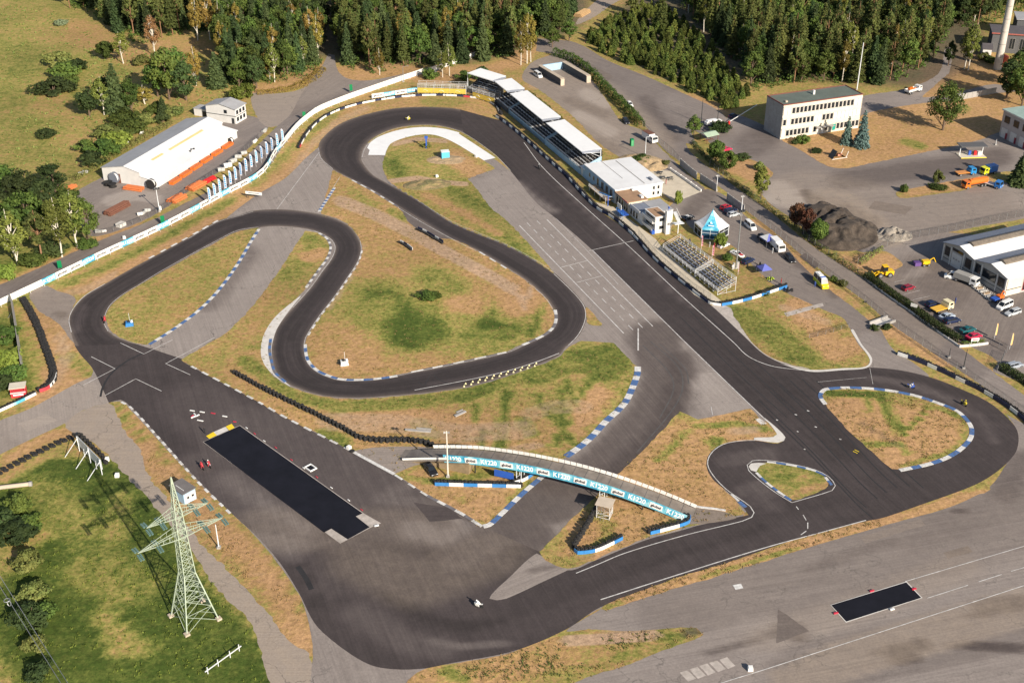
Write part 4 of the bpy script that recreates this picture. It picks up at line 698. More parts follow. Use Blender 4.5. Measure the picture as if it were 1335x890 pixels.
def mesh_fence(name, label, path, h=2.0, gap=3.2, mat=None, group='wire mesh fences'):
    pl = spline(path, False, 1.5); L = plen(pl); k = max(1, round(L/gap)); pts = resample(pl, min(k, 97) + 1); c = pts[len(pts)//2]
    t = thing(name, label, 'fence', (c.x, c.y, 0), 0, group); mb = MB(); mat = mat or DARKM
    for a, b in zip(pts, pts[1:]):
        a, b = a - c, b - c; L1 = (b - a).length
        for z in [h*.08 + j*h/9*.98 for j in range(10)]: mb.bar((a.x, a.y, z), (b.x, b.y, z), .014 if 0 < z < h*.9 else .035)
        n = int(L1/.4)
        for j in range(n): p = a.lerp(b, j/n); mb.bar((p.x, p.y, .1), (p.x, p.y, h*.97), .012)
    mb.build('wire_mesh', mat, t); pm = MB(); pm.box((0, 0, h/2), (.075, .075, h)); me = pm.mesh('post', STEEL)
    for p in pts: o = link(bpy.data.objects.new('post', me), t); o.location = (p.x - c.x, p.y - c.y, .02)
    return t
mesh_fence('mesh_fence', 'long wire mesh fence between the paddock verge and the public road', [(970,273),(995,291.5),(1034,323),(1060,345),(1092,369),(1124,392),(1160,423)], gap=3.0)
mesh_fence('mesh_fence', 'wire mesh fence between the right loop and the public road', [(1160,423),(1202,452),(1235,475),(1270,499),(1335,543),(1360,560)], 2.2, 3.0)
mesh_fence('mesh_fence', 'wire mesh fence on the depot side of the public road', [(925,216),(945,232),(965,246),(995,267),(1030,294),(1060,318),(1100,344),(1128,362)], 1.8)
mesh_fence('mesh_fence', 'dark mesh fence separating the depot yard from the factory', [(1118,345),(1150,325),(1176,314),(1232,303.5),(1290,291),(1345,280)], 2.2)
mesh_fence('mesh_fence', 'low mesh fence along the car park edge of the public road', [(838,166),(855,183),(875,200),(885,211)], 1.9)
mesh_fence('mesh_fence', 'track side catch fence in front of the scaffold grandstand', [(832,309),(856,337),(880,359),(905,380),(926,393)], 2.2, 2.8)
mesh_fence('mesh_fence', 'small garden fence beside the paddock exit', [(1055,441),(1072,437),(1090,432),(1106,427)], 1.2, 2.4)
mesh_fence('mesh_fence', 'wire mesh fence around the pipe storage yard', [(120,308.5),(150,301.5),(201,280.5),(250,246.5),(300,213.5),(338,180)], 1.6)
mesh_fence('entrance_gate', 'dark mesh gate standing open at the factory entrance', [(1291,448.5),(1302,454),(1312,459.5)], 2.0, 3.0)
mesh_fence('mesh_fence', 'short mesh fence with yellow posts by the factory entrance hedge', [(1309,463),(1305,473),(1300,484)], 1.6)
def slab_wall(name, label, path, h, seg, thick=.2, mat=None, z0=0, group=None):
    pl = spline(path, False, 1.0); L = plen(pl); k = max(1, round(L/seg)); pts = resample(pl, k+1); c = pts[k//2]
    t = thing(name, label, 'wall', (c.x, c.y, 0), 0, group)
    for a, b in zip(pts, pts[1:]):
        a, b = a - c, b - c; d = b - a; mb = MB(); mb.box((0, 0, 0), (d.length - .05, thick, h)); mb.box((-d.length/2, 0, .05), (.3, thick + .16, h + .1)); o = mb.build('wall_panel', mat or GREYC, t); o.location = ((a.x+b.x)/2, (a.y+b.y)/2, z0 + h/2); o.rotation_euler.z = math.atan2(d.y, d.x)
    return t
slab_wall('concrete_wall', 'grey concrete wall beside the terrace next to the public road', [(887,216),(897,225),(908,233.5)], 2.4, 3)
slab_wall('concrete_wall', 'grey concrete wall between terrace and paddock gate', [(913,236),(924,243),(934,250)], 2.4, 3)
slab_wall('concrete_wall', 'grey concrete wall behind the parked red car', [(948,261),(960,270),(970,277)], 2.3, 3)
slab_wall('terrace_wall', 'low dark wall with white coping along the terrace edge', [(874,222),(893,235),(914,250)], .8, 3, .3, WFENCE)
slab_wall('panel_wall', 'old grey panel wall in the dry lawn behind the birch', [(1248,131),(1272,126.5),(1298,121.5)], 2.2, 2.4)
slab_wall('low_kerb_wall', 'low pale retaining kerb along the foot of the clipped hedge', [(1128,364),(1160,388),(1192,410),(1220,431),(1250,452)], .5, 4, .25, KERBW)
slab_wall('low_kerb_wall', 'low cream kerb wall below the white sign at the factory entrance', [(1251,452.5),(1270,451),(1288,448.5)], .6, 3, .3, KERBW)

# rubber laid down by braking and cornering
RUB = paint('rubber_mark', (.024, .022, .023), .8, .3, .5)
marking([[(1000+dx,492+dy),(1060+dx,550+dy),(1118+dx,612+dy),(1140+dx,632+dy)] for dx, dy in ((-10,30),(4,18),(16,10),(30,4),(46,2),(64,4),(-2,44))], .5, .0235, RUB, 'rubber_mark')
marking([[(900+dx,398+dy),(960+dx,458+dy),(1040+dx,530+dy)] for dx, dy in ((-14,14),(-2,6),(10,0))], .4, .0235, RUB, 'rubber_mark')
marking([[(131,517),(134,505),(145,487),(165,471),(187,460)]], .8, .0236, RUB, 'rubber_mark')
marking([[(545,468+30),(552,503),(560,490)],[(566,488),(574,496),(590,502)]], .35, .0305, RUB, 'rubber_mark')
marking([[(388,738),(398,752),(406,768)]], 1.6, .0237, RUB, 'rubber_mark')
marking([[(848,445),(884,478),(890,505),(876,535),(830,590)],[(838,450),(872,485),(878,508),(860,545)],[(860,448),(893,480),(898,500)]], .5, .0135, paint('faint_rubber', (.085,.078,.076), .85, .3, .5), 'rubber_mark')
marking([c1((1012,547),(1014,548)), c1((1036,540),(1039,541)), c1((1052,535),(1055,536)), c1((1062,556),(1065,557)), c1((1039,562),(1041,563)), c1((1094,572),(1097,573)), c1((1048,585),(1050,586))], .5, .05)
marking([c1((1038,660),(1041,664)), c1((1047,671),(1051,678)), c1((1053,681),(1053,689)), c1((1051,692),(1044,697))], .3, .05)
marking([c1((1134,480),(1138,501)), c1((1066,498),(1130,492))], .12, .05); marking([c1((1112,588),(1118,591)), c1((1114,586),(1120,589))], .3, .05, YEL)
plain('tarmac_stain', [(700,690),(722,690),(726,700),(704,704)], .017, RUB, .2) if False else None
plain('white_mat', c1((955,762.5),(966,760.5),(969,766.5),(959,768.5)), .05, WHITEP)

t = thing('culvert', 'small pale concrete culvert bridge on the verge beside the paddock exit', 'culvert', G(1150, 421), heading((1136, 425), (1166, 414)))
for y in (-1.3, 1.3):
    mb = MB(); mb.box((0, y, .35), (6.5, .35, .7)); mb.build('parapet', GREYC, t)
mb = MB(); mb.box((0, 0, .06), (6.5, 2.25, .12)); mb.build('slab', KERBW, t)


pl = spline([(17,394),(24,436),(31,483)], False, 1.0); c = pl[len(pl)//2]; t = thing('board_fence', 'tall grey leaning board fence in the left corner by the tyre wall', 'fence', (c.x, c.y, 0)); pp = resample(pl, 13)
for a, b in zip(pp, pp[1:]):
    a, b = a - c, b - c; mb = MB(); mb.add([(a.x, a.y, .05), (b.x, b.y, .05), (b.x - .35, b.y, 2.7), (a.x - .35, a.y, 2.7), (a.x - .08, a.y, .05), (b.x - .08, b.y, .05), (b.x - .43, b.y, 2.7), (a.x - .43, a.y, 2.7)], [(0, 1, 2, 3), (7, 6, 5, 4), (3, 2, 6, 7), (0, 3, 7, 4), (1, 5, 6, 2)]); o = mb.build('board', GREYC, t); fix_normals(o.data)
for p in pp[::3]: mb = MB(); mb.bar((p.x - c.x - 2.0, p.y - c.y, 0), (p.x - c.x - .4, p.y - c.y, 2.0), .1); mb.build('prop', STEEL, t)
# ---------------------------------------------------------------- building materials
WHITEW = paint('white_render', (.62, .61, .59), .8, .08, .5, dirt=.12); WROOF = paint('white_sheet_roof', (.74, .74, .74), .5, .06, .25, dirt=.12); GROOF = paint('grey_sheet_roof', (.36, .36, .37), .6, .12, .3, dirt=.2)
BGREY = paint('blue_grey_roof', (.20, .22, .27), .55, .12, .3); CREAM = paint('cream_panel', (.62, .56, .46), .8, .08, .6, dirt=.12); GREENR = paint('green_grey_roofing', (.11, .135, .115), .9, .2, .25, dirt=.2); REDBR = paint('red_brown_trim', (.16, .05, .04), .7, .1); BROWNR = paint('brown_roofing', (.36, .22, .13), .9, .2, .4, dirt=.3)
GLASS = paint('dark_glass', (.016, .020, .026), .12, .1, 1.0); LTBLUE = paint('light_blue_paint', (.34, .50, .64), .6, .1, .6, dirt=.1); SEATW = paint('grey_seating', (.055, .05, .05), .8, .3, 1.0); STEELW = paint('white_steel', (.66, .68, .70), .45, .1, 1.5); RED = paint('red_paint', (.50, .02, .02), .45, .1); BLUE = paint('blue_paint', (.03, .10, .42), .45, .1); ORANGE = paint('orange_paint', (.66, .15, .02), .5, .12, 1.5, dirt=.15); GREENP = paint('green_paint', (.0, .18, .06), .5, .1); DKGREY = paint('dark_grey_wall', (.10, .10, .105), .8, .15); WOOD = paint('weathered_wood', (.30, .21, .13), .85, .25, 2.0); RUST = paint('rusty_steel', (.16, .065, .04), .8, .3, 1.5); TAN = paint('tan_render', (.48, .40, .31), .85, .12, .5, dirt=.25); BLIND = paint('white_blind', (.75, .74, .70), .7, .05); PINKB = paint('pink_banner', (.72, .25, .32), .6, .1)
def fr(o, x): g = G(*o); return g, heading(o, x)
def at(g, a, x, y, z=0.0): c, s = math.cos(a), math.sin(a); return Vector((g.x + x*c - y*s, g.y + x*s + y*c, z))
def part(name, fn, mats, parent, loc=None):
    mb = MB(); fn(mb); o = mb.build(name, mats, parent); fix_normals(o.data)
    if loc: o.location = loc
    return o
def window(parent, x, y, z, w, h, face='y', mat=None, depth=.12, frame=None, name='window'):
    """a framed opening standing a little proud of its wall; face is the outward axis"""
    mb = MB(); fw = .09
    if face in ('y-', 'y+'):
        s = -1 if face == 'y-' else 1
        mb.box((0, s*.03, 0), (w, .08, h), m=1); mb.box((0, s*.075, h/2 - fw/2), (w, .06, fw)); mb.box((0, s*.075, -h/2 + fw/2), (w, .06, fw)); mb.box((-w/2 + fw/2, s*.075, 0), (fw, .06, h - 2*fw - .004)); mb.box((w/2 - fw/2, s*.075, 0), (fw, .06, h - 2*fw - .004))
        if w > 1.6: mb.box((0, s*.073, 0), (fw*.8, .05, h - 2*fw - .01))
    else:
        s = -1 if face == 'x-' else 1
        mb.box((s*.03, 0, 0), (.08, w, h), m=1); mb.box((s*.075, 0, h/2 - fw/2), (.06, w, fw)); mb.box((s*.075, 0, -h/2 + fw/2), (.06, w, fw)); mb.box((s*.075, -w/2 + fw/2, 0), (.06, fw, h - 2*fw - .004)); mb.box((s*.075, w/2 - fw/2, 0), (.06, fw, h - 2*fw - .004))
        if w > 1.6: mb.box((s*.073, 0, 0), (.05, fw*.8, h - 2*fw - .01))
    o = mb.build(name, [frame or WHITEW, mat or GLASS], parent); o.location = (x, y, z); return o
# ---- storage hall on the left
g, a = fr((204, 246), (309, 180)); t = thing('storage_hall', 'long white storage hall with pale sheet roof and lean-to in the pipe yard', 'hall', g, a)
L = 47.5
part('wall', lambda m: m.add([(x, y, z) for x in (0, L) for y, z in ((0, 0), (0, 2.5), (5.5, 3.35), (5.5, 4.6), (11, 5.9), (19.6, 4.3), (19.6, 0))], [tuple(range(7)), tuple(range(13, 6, -1)), (0, 7, 8, 1), (5, 12, 13, 6), (2, 9, 10, 3)]), WHITEW, t)
def slope(m, y0, z0, y1, z1, x0, x1, th=.12): m.add([(x, y, z + d) for d in (0, th) for x, y, z in ((x0, y0, z0), (x1, y0, z0), (x1, y1, z1), (x0, y1, z1))], [(4, 5, 6, 7), (3, 2, 1, 0), (0, 1, 5, 4), (1, 2, 6, 5), (2, 3, 7, 6), (3, 0, 4, 7)])
part('roof', lambda m: slope(m, 5.3, 4.56, 11.02, 5.92, -.3, L+.3), WROOF, t); part('roof', lambda m: slope(m, 11.03, 5.92, 19.9, 4.26, -.3, L+.3), GROOF, t); part('lean_to_roof', lambda m: slope(m, -.35, 2.46, 5.48, 3.36, -.3, L+.4), WROOF, t)
YSKY = paint('yellowed_skylight', (.66, .52, .24), .5, .15, .5)
for x0, x1 in ((9, 15), (18.5, 38)): part('skylight', lambda m: slope(m, 6.6, 4.98, 7.5, 5.19, x0, x1, .10), YSKY, t)
part('door', lambda m: (m.box((-.05, 14.6, 1.5), (.1, 3.2, 3.0)), m.box((-.12, 14.6, 1.5), (.05, .12, 2.9))), RUST, t); part('door', lambda m: m.box((-.05, 2.6, 1.1), (.1, 2.2, 2.1)), WHITEW, t)
part('roof_vent', lambda m: [m.box((x, 3 + .4*(x % 2), 3.2), (.5, .5, .6)) for x in (24, 25.4, 26.2)], DARKM, t)
g, a = fr((308.3, 162), (321.7, 154)); t = thing('office_house', 'small two storey white house with grey hipped sheet roof behind the storage hall', 'house', g, a)
part('wall', lambda m: m.add([(x, y, z) for x in (0, 6.8) for y, z in ((0, 0), (0, 5.4), (6, 6.7), (12, 5.4), (12, 0))], [(0, 1, 2, 3, 4), (9, 8, 7, 6, 5), (0, 5, 6, 1), (4, 3, 8, 9)]), WHITEW, t)
part('roof', lambda m: (slope(m, -.4, 5.33, 6.02, 6.75, -.4, 7.2), slope(m, 6.03, 6.75, 12.4, 5.33, -.4, 7.2)), GROOF, t); part('storey_band', lambda m: (m.box((-.04, 6, 2.75), (.08, 12, .18)), m.box((3.4, -.04, 2.75), (6.8, .08, .18))), DARKM, t)
for z in (1.5, 4.0):
    for x in (1.2, 3.2, 5.3): window(t, x, 0, z, 1.2, 1.4, 'y-', frame=DARKM)
window(t, 0, 4, 4.1, 1.2, 1.2, 'x-', frame=DARKM); part('door', lambda m: m.box((-.04, 1.2, 1.0), (.08, 1.0, 2.0)), DARKM, t)
t = thing('annex', 'low flat grey roofed shed joined behind the white house', 'shed', at(g, a, 2.5, 13), a)
part('wall', lambda m: m.box((2, 3, 1.3), (4, 6, 2.6)), WHITEW, t); part('roof', lambda m: m.box((2, 3, 2.7), (4.4, 6.4, .16)), GROOF, t); part('door', lambda m: m.box((-.03, 1.6, 1.0), (.06, 1.6, 2.0)), DARKM, t)
# ---- roofed grandstands
GS, GA = fr((711, 189), (757, 228))
def grandstand(label, x0, L, y0=0.0, rz=0.0, panel=LTBLUE, roof_x=(0, 0), front_h=2.0, lattice=False, depth=7.2, roofz=7.0, roof=True):
    t = thing('grandstand', label, 'grandstand', at(GS, GA, x0, y0), GA + rz, 'roofed grandstands along the circuit'); N = 7; rise = .42; d = depth/N
    part('terrace', lambda m: m.extr([(0, 0)] + sum([[(i*d, front_h - .3 + i*rise), ((i+1)*d, front_h - .3 + i*rise)] for i in range(N)], []) + [(depth, 0)], 0, 1), SEATW, t)
    o = t.children[-1] if False else KIDS[t.name][-1]; o.data.transform(Matrix(((0, L, 0, 0), (1, 0, 0, 0), (0, 0, 1, 0), (0, 0, 0, 1)))); fix_normals(o.data)
    for i in range(N): part('bench', lambda m: (m.box((L/2, i*d + d*.62, front_h + i*rise + .16), (L - .6, .3, .07)), [m.box((x, i*d + d*.62, front_h + i*rise - .08), (.07, .2, .42)) for x in np.arange(.6, L, 2.4)]), STEELW if i % 2 == 0 else GREYC, t)
    part('front_panel', lambda m: (m.box((L/2, -.06, front_h/2 + .1), (L, .10, front_h)), [m.box((x, -.14, front_h/2), (.12, .10, front_h + .1)) for x in np.arange(0, L + .1, 3)]) if not lattice else [(m.bar((x, -.06, 0), (x + 1, -.06, front_h), .07), m.bar((x + 1, -.06, 0), (x, -.06, front_h), .07), m.bar((x, -.06, 0), (x, -.06, front_h), .1), m.box((x + .5, -.04, front_h*.75), (.96, .04, .5))) for x in np.arange(0, L - .5, 1.0)], panel, t)
    part('railing', lambda m: (m.bar((0, -.06, front_h + .9), (L, -.06, front_h + .9), .06), m.bar((0, -.06, front_h + .5), (L, -.06, front_h + .5), .05), [m.bar((x, -.06, front_h), (x, -.06, front_h + .9), .05) for x in np.arange(.05, L, 1.1)]), STEELW, t)
    [part('side_wall', lambda m: m.add([(x, y, z) for x in (xx - .05, xx + .05) for y, z in ((0, 0), (0, front_h + .3), (depth, front_h + N*rise + .3), (depth, 0))], [(0, 1, 2, 3), (7, 6, 5, 4), (0, 4, 5, 1), (1, 5, 6, 2), (2, 6, 7, 3)]), panel, t) for xx in (L + .07, -.07)]
    part('stair', lambda m: [m.box((L/2, i*d + d*.2, front_h + i*rise - .2), (1.1, d*.5, .24)) for i in range(N)], GREYC, t)
    if roof:
        rx0, rx1 = roof_x[0], L + roof_x[1]
        part('roof', lambda m: (slope(m, .9, roofz, depth + .4, roofz + .35, rx0, rx1, .14), m.box(((rx0 + rx1)/2, .88, roofz + .02), (rx1 - rx0, .06, .28))), paint('stand_roof_sheet', (.84, .84, .83), .5, .04, .25, dirt=.06), t)
        part('roof_fascia', lambda m: m.box((rx1 + .06, depth/2 + .65, roofz - .02), (.08, depth - .5, .75)), BGREY, t)
        part('back_wall', lambda m: m.box((L/2, depth + .1, roofz/2), (L, .12, roofz - .1)), DKGREY, t)
        for x in np.arange(.3, L, 4.6): part('roof_post', lambda m: (m.bar((x, depth - .2, 0), (x, depth - .2, roofz + .1), .18), m.bar((x, 1.2, roofz - .05), (x, depth - .2, roofz - .5), .12), m.bar((x, depth - .2, roofz - 2), (x, 3.2, roofz - .1), .1)), STEELW, t)
    return t
grandstand('roofed grandstand with plain light blue front next to the club house', .2, 28.2, roof_x=(-1.9, -.9))
grandstand('middle roofed grandstand with blue lattice front along the straight', -33.2, 32.6, panel=LTBLUE, lattice=True, roof_x=(-1.2, -4.2))
grandstand('short roofed grandstand at the far end of the straight', -46.5, 12.4, panel=DKGREY, roof_x=(-3.0, -2.9), front_h=1.6)
grandstand('angled roofed grandstand with open side facing the far hairpin', -61, 11.5, y0=-5.4, rz=R(24), panel=DKGREY, roof_x=(-1, 1.0), front_h=1.6)
# small scaffold stands with yellow banners
def banner_stand(label, p, q, n):
    g = G(*p); a = heading(p, q); L = dist(p, q); t = thing('scaffold_stand', label, 'grandstand', g, a, 'small stands with yellow banners'); s = L/n
    for k in range(n):
        b = part('banner', lambda m: m.box((0, 0, 0), (s - .1, .06, 1.9)), YELB, t, (s*(k + .5), -.08, 1.3)); lettering('AUTO', .8, INK, b, (0, -.05, 0), (math.pi/2, 0, 0), .02, s*.55) if False else None
        part('swoosh', lambda m: [m.bar((-.9 + .45*i, 0, .3*math.sin(i)), (-.5 + .45*i, 0, .3*math.sin(i+1)), .14, .05) for i in range(4)], WINK, b, (0, -.06, 0))
    for i in range(4): part('bench', lambda m: m.box((L/2, .5 + i*.8, 1.6 + i*.5), (L, .4, .08)), WOOD, t)
    part('frame', lambda m: ([m.bar((x, y, 0), (x, y, 3.9), .07) for x in np.arange(0, L + .1, s/2) for y in (0, 3.4)], [m.bar((0, y, z), (L, y, z), .06) for y in (0, 3.4) for z in (2.5, 3.2, 3.85)], [m.bar((x, 0, .2), (x, 3.4, 3.0), .05) for x in np.arange(0, L + .1, s/2)], [m.bar((x, 0, 2.4), (x, 0, 3.8), .04) for x in np.arange(0, L, .7)]), STEELW, t)
banner_stand('triple scaffold stand with three yellow banners behind the far hairpin', (544.5, 122), (607.5, 124), 3)
banner_stand('scaffold stand with a yellow banner beside the angled roofed grandstand', (616.5, 127.5), (645, 136), 2)
# ---- club house
g, a = fr((758, 229), (799, 264)); t = thing('club_house', 'white flat roofed club house with glazed front above the start straight', 'club house', g, a)
part('wall', lambda m: (m.box((13, 8.2, 2.2), (22, 16.0, 4.4)), m.box((.5, 3.4, 1.4), (3, 6.6, 2.8))), WHITEW, t)
part('roof', lambda m: m.box((13, 8.2, 4.5), (22.6, 16.6, .2)), WROOF, t); part('roof', lambda m: m.box((.6, 3.4, 2.9), (3.6, 7.2, .2)), WROOF, t); part('roof_seam', lambda m: (m.box((13, 10.5, 4.63), (20, .25, .12)), m.box((9, 6, 4.63), (16, .14, .08))), GREYC, t)
part('roof_vent', lambda m: (m.box((21, 13.6, 4.9), (2.2, .6, .6)),), BGREY, t); part('facade', lambda m: m.box((12.2, .14, 2.1), (22.4, .12, 4.2)), LTBLUE, t)
for x, w in ((6, .9), (9, .9), (12, 1.2), (15.3, 1.7), (18.4, 1.7), (21.4, 1.7)): window(t, x, .06, 2.5, w, 1.4 if w < 1 else 2.4, 'y-')
for z in (1.4, 3.2):
    for y in (13.2, 14.8): window(t, 24, y, z, .8, 1.2, 'x+')
t2 = thing('terrace_balcony', 'raised timber terrace with white railings in front of the club house', 'balcony', at(g, a, 12, -3.0), a)
part('deck', lambda m: m.box((6, 1.3, 1.5), (12, 2.8, .18)), WOOD, t2); part('railing', lambda m: (m.bar((0, 0, 2.5), (12, 0, 2.5), .08), m.bar((0, 0, 2.0), (12, 0, 2.0), .06), [m.bar((x, 0, 1.5), (x, 0, 2.5), .09) for x in np.arange(0, 12.1, .75)], m.bar((12, 0, 2.5), (12, 2.6, 2.5), .08)), STEELW, t2)
for x in (.2, 4, 8, 11.8): part('post', lambda m: m.box((x, .1, .75), (.14, .14, 1.5)), STEELW, t2)
for i in range(4):
    k = thing('terrace_table', 'dark table with benches on the timber terrace above the straight', 'table', at(g, a, 13.6 + i*2.7, -1.7, 1.59), a, 'tables on the timber terrace'); part('top', lambda m: m.box((0, 0, .74), (1.5, .8, .06)), DARKM, k); part('bench', lambda m: [m.box((0, y, .44), (1.5, .28, .05)) for y in (-.62, .62)], WOOD, k); part('leg', lambda m: [m.bar((x, -.55, 0), (x, .55, .7), .07) for x in (-.5, .5)], DARKM, k)
t = thing('restaurant_wing', 'single storey wing with brown roof and tall windows beside the club house', 'building', at(g, a, 24.1, .3), a)
part('wall', lambda m: m.box((4.3, 3.2, 1.9), (8.5, 6.2, 3.8)), CREAM, t); part('roof', lambda m: m.box((4.3, 3.0, 3.9), (8.9, 6.9, .2)), BROWNR, t); part('fascia', lambda m: (m.box((2.4, -.5, 3.9), (5.1, .1, .3)), ), DARKM, t); part('fascia', lambda m: m.box((6.9, -.5, 3.9), (3.6, .1, .34)), paint('dark_red_fascia', (.28, .03, .05), .6, .1), t)
for x in (1.0, 2.7, 4.4, 6.1, 7.6): window(t, x, .1, 1.8, 1.2, 2.5, 'y-', frame=CREAM)
part('roof_clutter', lambda m: (m.box((6.6, 5.2, 4.3), (1.6, .8, .6)), m.box((1.0, 5.6, 4.25), (.8, 1.6, .5))), STEELW, t)
t = thing('timing_wing', 'low white wing with dark blue roof panel next to the control tower', 'building', at(g, a, 32.9, .6), a)
part('wall', lambda m: m.box((4.2, 5, 1.7), (8.2, 10, 3.4)), WHITEW, t); part('roof', lambda m: m.box((4.2, 7.2, 3.5), (8.4, 5.8, .18)), GROOF, t); part('roof', lambda m: m.box((3.4, 2.1, 3.52), (5.6, 4.0, .2)), BGREY, t); part('parapet', lambda m: m.box((3.6, -.12, 3.4), (6.4, .16, .9)), WHITEW, t)
for x in (1.2, 3.0, 4.8): window(t, x, 0, 1.6, 1.1, 2.0, 'y-', frame=CREAM)
t = thing('control_tower', 'white control tower with brown flat roof, balconies and tall white fin', 'tower', at(g, a, 41.2, 1.4), a)
part('wall', lambda m: m.box((3.2, 2.0, 2.5), (6.4, 4.0, 5.0)), WHITEW, t); part('roof', lambda m: (m.box((3.2, 2.0, 5.08), (6.8, 4.4, .14)), ), WHITEW, t); part('roof_deck', lambda m: m.box((3.2, 2.0, 5.18), (5.9, 3.6, .06)), BROWNR, t)
for z in (1.5, 3.9): part('balcony', lambda m: (m.box((3.2, -.5, z - .6), (6.4, 1.0, .12)), m.box((3.2, -.98, z - .2), (6.4, .08, .8))), WHITEW, t); window(t, 3.2, 0, z + .5, 5.0, .9, 'y-'); window(t, 6.4, 2.0, z + .2, 1.6, 1.2, 'x+')
part('fin', lambda m: (m.box((7.6, 3.4, 3.6), (1.1, 1.6, 7.2))), WHITEW, t); part('base', lambda m: m.box((6.0, -.55, .5), (1.2, 1.0, 1.0)), BLUE, t)
part('mast', lambda m: (m.bar((7.6, 3.4, 7.2), (7.6, 3.4, 8.4), .1), m.box((7.6, 3.4, 8.1), (.6, .3, .4))), BLUE, t)
t = thing('outdoor_stair', 'white steel outdoor stair zigzagging behind the control tower', 'stair', at(g, a, 45.6, 6.2), a)
part('stair', lambda m: [m.box((.3*i, .4, .3 + .26*i), (.4, 1.2, .08)) for i in range(12)] + [m.box((3.6 - .3*i, 2.0, 3.4 + .2*i), (.4, 1.2, .08)) for i in range(10)], STEELW, t); part('railing', lambda m: (m.bar((0, -.2, 1.2), (3.6, -.2, 4.3), .09), m.bar((0, 1, 1.2), (3.6, 1, 4.3), .09), m.bar((3.6, 2.6, 4.4), (.6, 2.6, 6.2), .09), [m.bar((.3*i, -.2, .3 + .26*i), (.3*i, -.2, 1.2 + .26*i), .05) for i in range(0, 13)]), WHITEW, t); part('platform', lambda m: (m.box((4.4, 1.4, 3.3), (1.6, 3.0, .12)), m.box((4.4, 1.4, 1.6), (.2, .2, 3.2))), STEELW, t)
for i, (x, y) in enumerate(((5, 1.5), (7.5, 3), (6.2, 4.5))): pass
for i, px in enumerate([(860, 226.5), (863, 233), (873.5, 234)]):
    k = thing('picnic_set', 'dark picnic table with benches on the pale terrace', 'table', G(*px, .02), R(-20 + 15*i), 'picnic tables on the pale terrace'); part('top', lambda m: m.box((0, 0, .74), (1.8, .8, .06)), DARKM, k)
    for y in (-.72, .72): part('bench', lambda m: m.box((0, y, .44), (1.8, .3, .06)), DARKM, k)
    for x in (-.6, .6): part('leg', lambda m: m.bar((x, -.8, 0), (x, .8, .7), .09), DARKM, k)
k = thing('podium_frame', 'blue steel overhead arm beside the timber terrace', 'frame', at(g, a, 24.8, -2.6), a); part('post', lambda m: m.bar((0, 0, 0), (0, 0, 3.4), .2), BLUE, k); part('arm', lambda m: m.bar((-3.6, -1.2, 3.3), (.6, .4, 3.3), .22), LBLUE, k); part('arm', lambda m: m.bar((-3.4, -1.8, 2.9), (0, 0, 3.2), .12), STEELW, k)
k = thing('start_platform', 'blue steel starter platform with a white sign board on posts', 'platform', at(g, a, 31, -2.6), a)
part('deck', lambda m: m.box((2.2, .8, 1.2), (4.4, 2.0, .14)), BLUE, k); part('railing', lambda m: (m.bar((0, -.2, 2.2), (4.4, -.2, 2.2), .08), [m.bar((x, -.2, 0), (x, -.2, 2.2), .08) for x in (0, 1.1, 2.2, 3.3, 4.4)]), LBLUE, k); part('sign_board', lambda m: m.box((2.0, -.3, 3.4), (2.6, .12, 1.5)), WBELT, k); part('post', lambda m: [m.bar((x, -.2, 0), (x, -.2, 4), .1) for x in (1, 3)], BLUE, k)
# ---- open scaffold grandstand in the paddock
g, a = fr((864, 327), (937, 386))
def scaffold_stand(label, x0, L, top=3.2):
    t = thing('scaffold_grandstand', label, 'grandstand', at(g, a, x0, 0), a, 'open scaffold grandstands'); D = 5.4; N = 6
    for i in range(N):
        part('seat_row', lambda m: (m.box((L/2, .5 + i*D/N, 1.3 + i*.32), (L - .2, .34, .06)),), paint('blue_grey_seat', (.09, .11, .17), .6) if i % 2 else BGREY, t); part('tread', lambda m: m.box((L/2, .1 + i*D/N, .95 + i*.32), (L - .1, .42, .06)), SEATW, t)
    part('frame', lambda m: ([(m.bar((x, 0, 0), (x, 0, 2.1), .09), m.bar((x, D, 0), (x, D, top + 1), .09), m.bar((x, 0, .9), (x, D, top - .2), .08), m.bar((x, 0, .2), (x, D, .2), .06), m.bar((x, D*.5, 0), (x, D*.5, 1.9), .07), m.bar((x, 0, 0), (x, D, 2.4), .05)) for x in np.linspace(0, L, int(L/2.1) + 1)]), STEELW, t)
    part('railing', lambda m: ([m.bar((0, y, z), (L, y, z), .07) for y, z in ((0, 2.05), (0, 1.5), (D, top + 1), (D, top + .5))], [m.bar((x, y, z - 1), (x, y, z), .045) for x in np.arange(0, L, .55) for y, z in ((0, 2.0), (D, top + 1))], [m.bar((x, 0, 2.05), (x, D, top + 1), .07) for x in (0, L)], [m.bar((x, 0, 1.5), (x, D, top + .5), .05) for x in (0, L)]), WHITEW, t)
    return t
scaffold_stand('longer open scaffold grandstand with rows of dark seats next to the control tower', 0, 17.2); scaffold_stand('shorter open scaffold grandstand at the paddock end of the straight', 17.5, 11.4)
